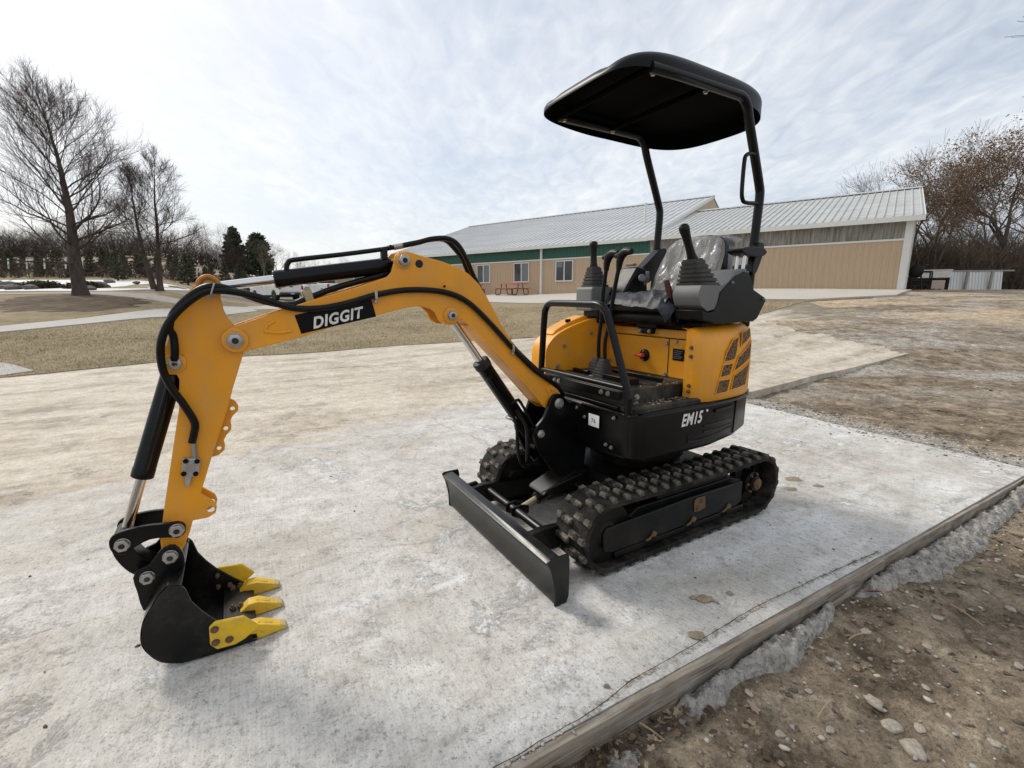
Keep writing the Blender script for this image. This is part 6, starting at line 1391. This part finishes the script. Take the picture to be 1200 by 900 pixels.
# ============================================================ SLAB EDGE: form boards, spilled concrete, litter
SD = np.array((.8718, .4899)); SN = np.array((.4899, -.8718)); SO = np.array((0., 1.07))
def sn(s, n_): return SO+SD*s+SN*n_
def gz(x, y):
    """height of the dirt at a point (same formula as the ground sheet)"""
    v = .022*fbm((x, y, 0), 2.3, 3)+.015*fbm((x, y, 3), 9, 2)+.009*fbm((x, y, 7), 30, 2)
    return float(T(x, y)-(.035-.019*sstep(7.6, 9.2, y+.1*x))-drop(np.array(x), np.array(y))+lotrise(x, y))+v*(1-.6*float(sstep(6, 14, y)))
n = NT('weathered_board'); c = n.coord('Object', (.7, 9, 9)); a = n.noise(c, 5, 6, .65, .6); b_ = n.noise(n.coord(), 7, 5, .6)
cl_ = n.ramp(a, [(.25, (.13, .105, .078)), (.5, (.27, .23, .18)), (.75, (.40, .35, .285))]); cl_ = n.mix(n.ramp(b_, [(.50, 0), (.72, .6)]), cl_, (.42, .405, .375)); cl_ = n.mix(n.ramp(n.noise(n.coord('Object', (1.2, 30, 30)), 3, 4, .6, .3), [(.30, .85), (.44, 0)]), cl_, (.06, .05, .04))
n.set(cl_, .9, 0, .15); n.bump(a, .7, .006); BOARD = n.m
def board(s0, s1, z0, z1, n0, n1, label):
    m = MB(); k = max(4, int((s1-s0)/.12)); L_ = s1-s0; vs = []
    for i in range(k+1):
        x = L_*i/k
        for (y, z) in ((n0, z0), (n1, z0), (n1, z1), (n0, z1)):
            w1 = .004*noise.noise(Vector((x*1.3+s0, y*9, z*9))); vs.append((x, y+.5*w1+.003*noise.noise(Vector((x*6, y, z*20))), z+w1+.003*noise.noise(Vector((x*9, 4, z*30+y*40)))))
    m.add(vs, [(i*4+j, i*4+(j+1) % 4, (i+1)*4+(j+1) % 4, (i+1)*4+j) for i in range(k) for j in range(4)]+[(3, 2, 1, 0), (4*k, 4*k+1, 4*k+2, 4*k+3)])
    m.v = [(x, -y, z) for x, y, z in m.v]          # local -y points away from the slab
    o = m.build('form_board', BOARD, None, bevel=.0018); p = sn(s0, 0); o.location = (p[0], p[1], 0); o.rotation_euler = (0, 0, math.atan2(SD[1], SD[0])); tag(o, label, 'board', 'wooden form boards along the slab edge'); return o
board(-1.6, 2.13, -.052, -.002, -.009, .019, 'long weathered form board along the near slab edge, upper plank')
board(-1.6, 2.05, -.17, -.056, -.008, .015, 'weathered form board under the upper plank at the near slab edge')
board(2.142, 4.45, -.16, -.008, -.009, .008, 'far form board half buried in spilled concrete at the slab edge')
# spilled concrete
n = NT('spilled_concrete'); c = n.coord('World'); a = n.noise(c, 18, 6, .65); f = n.noise(c, 90, 4, .7)
g2 = n.noise(c, 26, 12, .85)
n.set(n.mix(n.ramp(g2, [(.40, .9), (.52, 0)]), n.ramp(a, [(.32, (.29, .268, .235)), (.68, (.52, .492, .452))]), (.11, .10, .088)), .95, 0, .2); n.bump(n.math('ADD', a, n.math('MULTIPLY', f, .6)), .9, .012); SPILL = n.m
def spill(poly, h, label, seed):
    P = smooth2(poly, 6, True); P = [tuple(sn(*q)+.012*np.array((noise.noise(Vector((q[0]*22, q[1]*22, seed))), noise.noise(Vector((q[0]*22, q[1]*22, seed+5)))))) for q in P]
    A = np.array(P); x0, y0 = A.min(0); x1, y1 = A.max(0); st = .0075; gx, gy = np.meshgrid(np.arange(x0, x1, st), np.arange(y0, y1, st)); Q = np.stack([gx.ravel(), gy.ravel()], 1); Q = Q[inside_np(Q, P)]
    nb = len(P); r = geometry.delaunay_2d_cdt([Vector(p) for p in P]+[Vector(q) for q in Q], [(i, (i+1) % nb) for i in range(nb)], [], 0, 1e-5)
    V = np.array([(p.x, p.y) for p in r[0]]); FA = np.array([tuple(f) for f in r[2]]); FA = FA[inside_np(V[FA].mean(1), P)]
    dist = np.full(len(V), 9.)
    for i in range(nb): dist = np.minimum(dist, segd(V[:, 0], V[:, 1], A[i], A[(i+1) % nb]))
    z = np.array([gz(x, y) for x, y in V]); ns = (V-SO) @ SN
    top = h*np.clip(1.15-ns/.22, .35, 1)*(1-np.exp(-(dist/.022) ** 1.1)); rough = np.array([.016*noise.fractal(Vector((x, y, seed))*13, .7, 2, 3)-.042*abs(noise.noise(Vector((x, y, seed))*17))-.018*abs(noise.noise(Vector((x, y, seed))*58))+.007*noise.noise(Vector((x, y, seed))*120)+.016 for x, y in V])
    Z = z-.012+top+rough*np.clip(dist/.02, 0, 1); Z = np.minimum(Z, np.where(ns < .03, -.012, 9))
    o = np_mesh('concrete_spill', np.column_stack([V, Z]), FA, SPILL, label, None, 'concrete'); o['group'] = 'spilled concrete lumps beside the slab'
    return o
spill([(.70, .012), (.66, .05), (.70, .10), (.80, .105), (.92, .075), (1.06, .10), (1.18, .13), (1.28, .12), (1.40, .09), (1.52, .085), (1.60, .06), (1.66, .012), (1.2, .010)], .085, 'lump of spilled grey concrete against the near form board', 2)
spill([(1.86, .012), (1.90, .07), (2.04, .10), (2.16, .11), (2.30, .155), (2.50, .18), (2.66, .165), (2.80, .175), (2.96, .185), (3.10, .16), (3.24, .13), (3.42, .14), (3.6, .12), (3.9, .10), (4.3, .06), (4.3, .005), (3, .004), (2.3, .006)], .070, 'long ridge of spilled concrete along the far form board', 8)
spill([(1.30, .155), (1.36, .150), (1.36, .19), (1.33, .235), (1.29, .225), (1.30, .19)], .028, 'small splash of dried concrete on the dirt', 5)
spill([(.28, .06), (.36, .05), (.42, .08), (.38, .13), (.30, .13)], .045, 'broken lump of concrete among leaves at the bottom edge', 6)
SPILLS = [o for o in bpy.data.objects if o.name.startswith('concrete_spill')]
# scattered stones and chips
n = NT('stone_tan'); a = n.noise(n.coord(), 2.5, 4, .6); n.set(n.ramp(a, [(.3, (.30, .255, .20)), (.7, (.52, .465, .39))]), .9, 0, .2); n.bump(n.noise(n.coord(), 9, 4, .6), .4, .05); STONE = n.m
sm_ = [rock_mesh(10+i, 2, .4, .6) for i in range(4)]
for m in sm_: m.materials.append(STONE)
for i, (s, nn_, z) in enumerate(sorted([(1.24, .36, .024), (1.20, .43, .026), (1.17, .50, .03), (.90, .125, .013), (1.27, .48, .016), (1.62, .17, .02), (2.35, .42, .018), (1.75, .33, .014), (2.0, .28, .016), (2.75, .36, .017), (1.0, .34, .013), (1.48, .42, .012), (.86, .26, .014), (3.3, .42, .02), (3.5, .62, .022), (1.92, .55, .015), (2.5, .62, .018), (2.95, .75, .02), (1.4, .62, .015), (1.1, .22, .011)])):
    p = sn(s, nn_); o = bpy.data.objects.new('stone', sm_[i % 4]); col.objects.link(o); o.location = (p[0], p[1], gz(p[0], p[1])+z*.25); o.scale = (z*1.3, z, z*.8); o.rotation_euler = (0, 0, i*1.9); tag(o, 'pale tan stone lying on the dirt by the slab, '+nth(i, 20), 'stone', 'loose stones on the dirt')
def scatter(name, pts, zf, sizes, mats, label, seed, cat, flat=.6):
    g = np.random.default_rng(seed); bm = bmesh.new(); bmesh.ops.create_icosphere(bm, subdivisions=1, radius=1); v0 = np.array([v.co[:] for v in bm.verts]); f0 = np.array([[v.index for v in f.verts] for f in bm.faces]); bm.free(); m = len(pts); k = len(v0)
    V = np.repeat(v0[None], m, 0)*(1+g.uniform(-.32, .32, (m, k, 1))); V *= np.stack([g.uniform(.7, 1.4, m), g.uniform(.6, 1.1, m), g.uniform(.4, .9, m)*flat], 1)[:, None]*sizes[:, None, None]
    a = g.uniform(0, 6.28, m); ca, sa = np.cos(a)[:, None], np.sin(a)[:, None]; X = V[..., 0]*ca-V[..., 1]*sa; Y = V[..., 0]*sa+V[..., 1]*ca
    V = np.stack([X+pts[:, :1], Y+pts[:, 1:2], V[..., 2]+zf[:, None]+sizes[:, None]*.15], -1).reshape(-1, 3)
    F = (f0[None]+(np.arange(m)*k)[:, None, None]).reshape(-1, 3); o = np_mesh(name, V, F, mats, label, 'stuff', cat, smooth=0)
    if isinstance(mats, (list, tuple)): o.data.polygons.foreach_set('material_index', np.repeat(g.integers(0, len(mats), m), len(f0)))
    return o
g = np.random.default_rng(99)
CH1 = simple('chip_pale', (.50, .45, .375), .9); CH2 = simple('chip_grey', (.33, .32, .30), .9); CH3 = simple('chip_dark', (.10, .085, .068), .95); CH4 = simple('clod_brown', (.235, .19, .14), .95)
ss = g.uniform(.05, 5.5, 9000); nn_ = .03+g.uniform(0, 1, 9000) ** 1.5*2.6; P = SO+ss[:, None]*SD+nn_[:, None]*SN
P = P[(P[:, 0] < 5.5) & (P[:, 1] > .5)]; zf = np.array([gz(x, y) for x, y in P]); scatter('dirt_crumbs', P, zf, (.002+.013*g.uniform(0, 1, len(P)) ** 3), [CH1, CH4, CH4, CH4, CH4, CH3, CH2], 'small chips and clods strewn over the near dirt', 1, 'gravel')
P = np.column_stack([g.uniform(2.7, 12, 4200), g.uniform(2.6, 10.5, 4200)]); lp = [(E0[0]+.1, E0[1]-.2), (E1[0]+.1, E1[1]), (3.4, 6.1), (7.2, 8.4), (10, 9.6), (13, 9.6), (13, 4), (6, 3.2)]; P = P[inside_np(P, lp)]
zf = np.array([gz(x, y) for x, y in P]); scatter('crushed_stone', P, zf, .004+.018*g.uniform(0, 1, len(P)) ** 3, [CH1, CH2, CH2, CH4, CH3], 'crushed stone and clods scattered over the far dirt lot', 2, 'gravel')
a = g.uniform(0, 1, 1500); P = E0+(E1-E0)*a[:, None]+g.normal(0, .16, (1500, 2))+np.array((.16, .06)); zf = np.array([max(gz(x, y), 0) for x, y in P])
scatter('slab_end_gravel', P, zf, .003+.014*g.uniform(0, 1, len(P)) ** 2.5, [CH1, CH2, CH2, CH3], 'grey gravel heaped along the ragged end of the slab', 3, 'gravel')
P = np.column_stack([g.uniform(-3.2, 3.2, 1500), g.uniform(.8, 5.5, 1500)]); P = P[inside_np(P, [(-2.5, -.2), (3.8, 3.2), (2.8, 5.3), (-3.2, 5.4)])]; keep = np.array([noise.noise(Vector((x*1.3, y*1.3, 4)))+g.uniform(-.5, .5) > .05 for x, y in P]); P = P[keep]
scatter('slab_crumbs', P, np.zeros(len(P))+.001, .0015+.007*g.uniform(0, 1, len(P)) ** 4, [CH3, CH3, CH4, CH2], 'dark crumbs of dirt lying on the slab', 4, 'debris', .7)
a = g.uniform(-.3, 2.2, 420); cn = np.interp(a, [-.3, 0, .32, .5, .76, 1.2, 1.6, 2.2], [-.012, -.014, -.022, -.05, -.054, -.075, -.062, -.03]); P = SO+a[:, None]*SD+(cn+g.normal(0, .007, 420))[:, None]*SN; scatter('edge_crumbs', P, np.zeros(420)+.001, .002+.008*g.uniform(0, 1, 420) ** 2.5, [CH1, CH2, CH1], 'broken cement crumbs along the seam between slab and board', 5, 'debris', .5)
vp_ = np.concatenate([np.array([v.co[:] for v in o.data.vertices]) for o in SPILLS]); vp_ = vp_[g.choice(len(vp_), 900)]
scatter('spill_grit', vp_[:, :2], vp_[:, 2], .0018+.006*g.uniform(0, 1, 900) ** 2, [CH2, CH2, SPILL, CH4], 'grit and aggregate stuck on the spilled concrete', 6, 'debris', .8)
cs = np.arange(-.3, 2.2, .02); cn = np.interp(cs, [-.3, 0, .32, .5, .76, 1.2, 1.6, 2.2], [-.012, -.014, -.022, -.05, -.054, -.075, -.062, -.03])+.004*np.array([noise.noise(Vector((q*14, 0, 0))) for q in cs])
m = MB(); vs = []
for q, c_n in zip(cs, cn):
    wq = .0011+.0016*abs(noise.noise(Vector((q*9, 5, 0)))); A_ = SO+SD*q+SN*(c_n-wq); B_ = SO+SD*q+SN*(c_n+wq); zq = .0075; vs += [(A_[0], A_[1], zq), (B_[0], B_[1], zq)]
m.add(vs, [(2*i, 2*i+1, 2*i+3, 2*i+2) for i in range(len(cs)-1)]); m.build('edge_crack', simple('crack_dark', (.03, .026, .021), .95), drive, smooth=0)  # flat dark strip drawn along the crack line
# dried mud spots on the slab
n = NT('mud_smear'); n.set(n.ramp(n.noise(n.coord('World'), 60, 4, .6), [(.3, (.22, .175, .12)), (.7, (.34, .28, .20))]), .95, 0, .15); n.bump(n.noise(n.coord('World'), 120, 3), .5, .004); MUD = n.m
for i, (x, y, r_) in enumerate([(.845, 1.79, .034), (.715, 1.575, .028), (.79, 1.80, .014), (.965, 1.83, .013), (2.02, 3.12, .05), (2.12, 3.0, .03), (.32, 1.335, .010), (1.9, 2.95, .035)]):
    P = [(x+r_*(1+.45*noise.noise(Vector((math.cos(t)*1.6, math.sin(t)*1.6, i*3.3))))*math.cos(t)*1.25, y+r_*(1+.5*noise.noise(Vector((math.cos(t)*1.6, math.sin(t)*1.6, i*3.3+9))))*math.sin(t)*.8) for t in [2*math.pi*k/28 for k in range(28)]]
    m = MB(); m.add([(x, y, .0125)]+[(p[0]*.55+x*.45, p[1]*.55+y*.45, .0115+.002*noise.noise(Vector((p[0]*60, p[1]*60, 0)))) for p in P]+[(p[0], p[1], .004) for p in P], [(0, 1+k, 1+(k+1) % 28) for k in range(28)]+[(1+k, 29+k, 29+(k+1) % 28, 1+(k+1) % 28) for k in range(28)])
    o = m.build('mud_patch', MUD); tag(o, 'dried mud patch on the slab near the form board, '+nth(i, 8) if False else ['larger dried mud patch on the slab near the form board', 'dried mud patch on the slab close to the board crack', 'small mud spot left of the larger mud patch', 'small mud spot right of the larger mud patch', 'mud crumble beside the rear of the near track', 'second mud crumble just off the rear of the near track', 'tiny mud spot near the bottom of the slab', 'third mud crumble by the rear of the near track'][i], 'mud', 'dried mud patches on the slab')
# leaves
LEAFM = []
for i, (a_, b_) in enumerate((((.21, .135, .085), (.13, .085, .055)), ((.36, .285, .205), (.26, .20, .14)), ((.10, .065, .045), (.065, .043, .032)))):
    n = NT('dead_leaf_%s' % 'tan brown dark'.split()[i] if False else ['tan_leaf', 'pale_leaf', 'dark_leaf'][i]); n.set(n.mix(n.ramp(n.noise(n.coord(), 30, 4, .6), [(.35, 0), (.65, 1)]), a_, b_), .75, 0, .25); n.bump(n.noise(n.coord(), 60, 3), .4, .01); LEAFM.append(n.m)
def leaf_mesh(seed, lobes):
    g = np.random.default_rng(seed); k = 22; ring = []
    for i in range(k):
        t = 2*math.pi*i/k; r_ = .5*(1+(.28*math.cos(t*lobes+1) if lobes else 0))*(1-.18*math.cos(t)); ring.append((math.cos(t)*r_*1.5, math.sin(t)*r_*.85))
    V = [(0, 0, 0)]+[(x*.5, y*.5, 0) for x, y in ring]+[(x, y, 0) for x, y in ring]; c1, c2 = g.uniform(.3, .9), g.uniform(-.5, .9)
    V = [(x, y, c1*y*y*1.3+c2*x*x*.35+.05*noise.noise(Vector((x*3, y*3, seed)))) for x, y, z in V]; V += [(-.75, 0, .1), (-1.25, .03, .16), (-1.25, .06, .16)]
    F = [(0, 1+i, 1+(i+1) % k) for i in range(k)]+[(1+i, 1+k+i, 1+k+(i+1) % k, 1+(i+1) % k) for i in range(k)]+[(len(V)-3, len(V)-2, len(V)-1)]
    me = bpy.data.meshes.new('dead_leaf'); me.from_pydata(V, [], F); me.polygons.foreach_set('use_smooth', [True]*len(F)); return me
lm = []
for i in range(9): m = leaf_mesh(200+i, (0, 5, 0)[i % 3]); m.materials.append(LEAFM[i % 3]); lm.append(m)
big_l = [(1.88, .075, .042, 'curled brown leaf resting on the concrete ridge', 0), (1.90, .115, .045, 'pale tan leaf beside the curled brown leaf', 1), (1.30, .145, .034, 'brown leaf at the tip of the concrete lump', 0), (3.30, .20, .05, 'pale leaf on the dirt at the right edge', 1), (3.12, .24, .045, 'pale leaf next to the far concrete ridge', 1), (.86, .17, .03, 'pale leaf on the dirt below the concrete lump', 1), (2.25, .24, .035, 'tan leaf on the dirt below the concrete ridge', 1), (1.62, .12, .03, 'dark leaf between the two concrete lumps', 2), (2.62, .235, .032, 'tan leaf under the middle of the concrete ridge', 0)]
def put_leaf(x, y, z, s, k, i, r_=.5):
    o = bpy.data.objects.new('dead_leaf', lm[k]); col.objects.link(o); o.location = (x, y, z); o.scale = (s, s, s); g_ = random.Random(i); o.rotation_euler = (g_.uniform(-r_, r_), g_.uniform(-r_, r_), g_.uniform(0, 6.28)); return o
for i, (s, nn_, sz, lb, k) in enumerate(big_l):
    p = sn(s, nn_); z = gz(*p)+(.035 if i < 3 else .012); tag(put_leaf(p[0], p[1], z, sz, k+3*(i % 3), i), lb, 'leaf', 'fallen leaves by the slab')
for i in range(110):
    s, nn_ = g.uniform(.05, .74), .022+abs(g.normal(0, .05)); p = sn(s, nn_); tag(put_leaf(p[0], p[1], gz(*p)+.006+.02*g.uniform(), g.uniform(.012, .024), int(g.integers(0, 9)), 100+i, .8), 'small dead leaf in the leaf litter at the foot of the near form board', 'leaf', 'leaf litter at the form board')
for i in range(120):
    s, nn_ = g.uniform(.7, 4.2), .10+abs(g.normal(0, .20)); p = sn(s, nn_); tag(put_leaf(p[0], p[1], gz(*p)+.006, g.uniform(.010, .022), int(g.integers(0, 9)), 300+i, .4), 'small dead leaf scattered on the dirt beyond the spilled concrete', 'leaf', 'leaves scattered on the dirt')
# sticks
STK = simple('straw_stick', (.36, .27, .16), .85)
for i, (s, nn_, L_, a_) in enumerate([(.72, .11, .10, 1.1), (3.15, .20, .22, 2.3), (1.5, .16, .07, .2), (3.35, .15, .16, 2.0), (1.0, .30, .09, .6), (2.1, .40, .12, 1.9), (.5, .10, .08, 2.6)]):
    p = sn(s, nn_); z = gz(*p)+.012; m = MB(); m.tube([(0, 0, 0), (L_*.5, .01*L_, .015), (L_, -.02*L_, .02)], .003, 6, 3); o = m.build('stick', STK); o.location = (p[0], p[1], z); o.rotation_euler = (0, 0, a_); tag(o, ['straw coloured stick below the concrete lump', 'long dry stalk at the right edge by the concrete ridge', 'short twig between the concrete lumps', 'dry stalk crossing the far concrete ridge', 'thin twig on the dirt below the near lump', 'twig on the dirt below the concrete ridge', 'twig in the leaf litter by the near board'][i], 'stick', 'dry sticks on the dirt')
# short dead grass along the near lawn
gx = g.uniform(-14, 10, 90000); gy = 7+(g.uniform(0, 1, 90000) ** 1.6)*13; P = np.column_stack([gx, gy]); P = P[inside_np(P, lawn_poly) & ~inside_np(P, [(-15.2, 6.5), (-14, 10), (-13.19, 11.9), (-11.45, 15.6), (-13.5, 16.6), (-14.34, 12.97), (-16.6, 6.5)]) & ~inside_np(P, [(13.8, 16.85), (9.8, 15.5), (7.96, 15.55), (5.06, 17.35), (2.27, 20.76), (16.5, 22)])]
m = len(P); z = T(P[:, 0], P[:, 1])+.01; h = g.uniform(.02, .06, m)*(1+.5*np.array([noise.noise(Vector((x*.8, y*.8, 3))) for x, y in P])); a = g.uniform(0, 6.28, m); wv = .005+.003*g.uniform(0, 1, m); ln_ = g.normal(0, .035, (m, 2))
V = np.stack([np.column_stack([P[:, 0]-np.cos(a)*wv, P[:, 1]-np.sin(a)*wv, z]), np.column_stack([P[:, 0]+np.cos(a)*wv, P[:, 1]+np.sin(a)*wv, z]), np.column_stack([P[:, 0]+ln_[:, 0], P[:, 1]+ln_[:, 1], z+h])], 1).reshape(-1, 3)
GR1 = simple('straw_blade', (.52, .44, .29), .9, 0, .2, .7, 0); GR2 = simple('brown_blade', (.34, .275, .17), .9, 0, .2, .7, 0); GR3 = simple('olive_blade', (.22, .20, .105), .9, 0, .2, .7, 0)
o = np_mesh('dead_grass', V, np.arange(m*3).reshape(-1, 3), [GR1, GR2, GR3], 'short dead grass blades of the near lawn', 'stuff', 'grass', smooth=0)
cls = np.array([noise.noise(Vector((x*.5, y*.5, 8))) for x, y in P])+g.normal(0, .35, m); o.data.polygons.foreach_set('material_index', np.where(cls > .45, 2, np.where(cls > 0.05, 1, 0)).astype(np.int32))

# ---- pieces that were modelled together become parts of their own
def split_pieces(o):
    me = o.data; n_ = len(me.vertices); par = list(range(n_))
    def find(a):
        while par[a] != a: par[a] = par[par[a]]; a = par[a]
        return a
    for e_ in me.edges:
        a, b_ = find(e_.vertices[0]), find(e_.vertices[1]); par[a] = b_
    isl = {}
    for i in range(n_): isl.setdefault(find(i), []).append(i)
    if len(isl) < 2: return
    co = np.array([v.co[:] for v in me.vertices]); box = [(k, co[v].min(0)-.0015, co[v].max(0)+.0015) for k, v in isl.items()]; grp = {k: k for k, _, _ in box}
    def gf(a):
        while grp[a] != a: a = grp[a]
        return a
    for i in range(len(box)):
        for j in range(i):
            if (box[i][1] <= box[j][2]).all() and (box[j][1] <= box[i][2]).all(): grp[gf(box[i][0])] = gf(box[j][0])
    cl = {}
    for k in isl: cl.setdefault(gf(k), []).append(k)
    if len(cl) < 2: return
    owner = {i: gf(find(i)) for i in range(n_)}; first = True
    for key in list(cl):
        keep = [p for p in me.polygons if owner[p.vertices[0]] == key]; used = sorted({v for p in keep for v in p.vertices}); mp = {v: i for i, v in enumerate(used)}
        nm = bpy.data.meshes.new(o.name.split('.')[0]); nm.from_pydata([co[v] for v in used], [], [[mp[v] for v in p.vertices] for p in keep])
        for mt_ in me.materials: nm.materials.append(mt_)
        if keep and keep[0].use_smooth: nm.polygons.foreach_set('use_smooth', [True]*len(keep)); nm.set_sharp_from_angle(angle=R(40))
        q = o.copy(); q.data = nm; col.objects.link(q)
    bpy.data.objects.remove(o)
SPLIT = {'pod_knob', 'boom_boss', 'arm_boss', 'canopy_crossbar', 'guard_foot', 'hose_clip', 'hose_clamp', 'swing_pin', 'pedal_bar', 'side_rib', 'floor_front_rail', 'armrest_stem', 'panel_seam', 'mud_crumb'}
for o in [o for o in bpy.data.objects if o.type == 'MESH' and o.parent is not None]:
    nm = o.name.split('.')[0]
    if nm in SPLIT or nm.endswith('_bolt') or nm.endswith('_screw'): split_pieces(o)
for o in bpy.data.objects:
    if o.name.split('.')[0] in ('mud_speck', 'plate_lines'): o['kind'] = 'stuff'
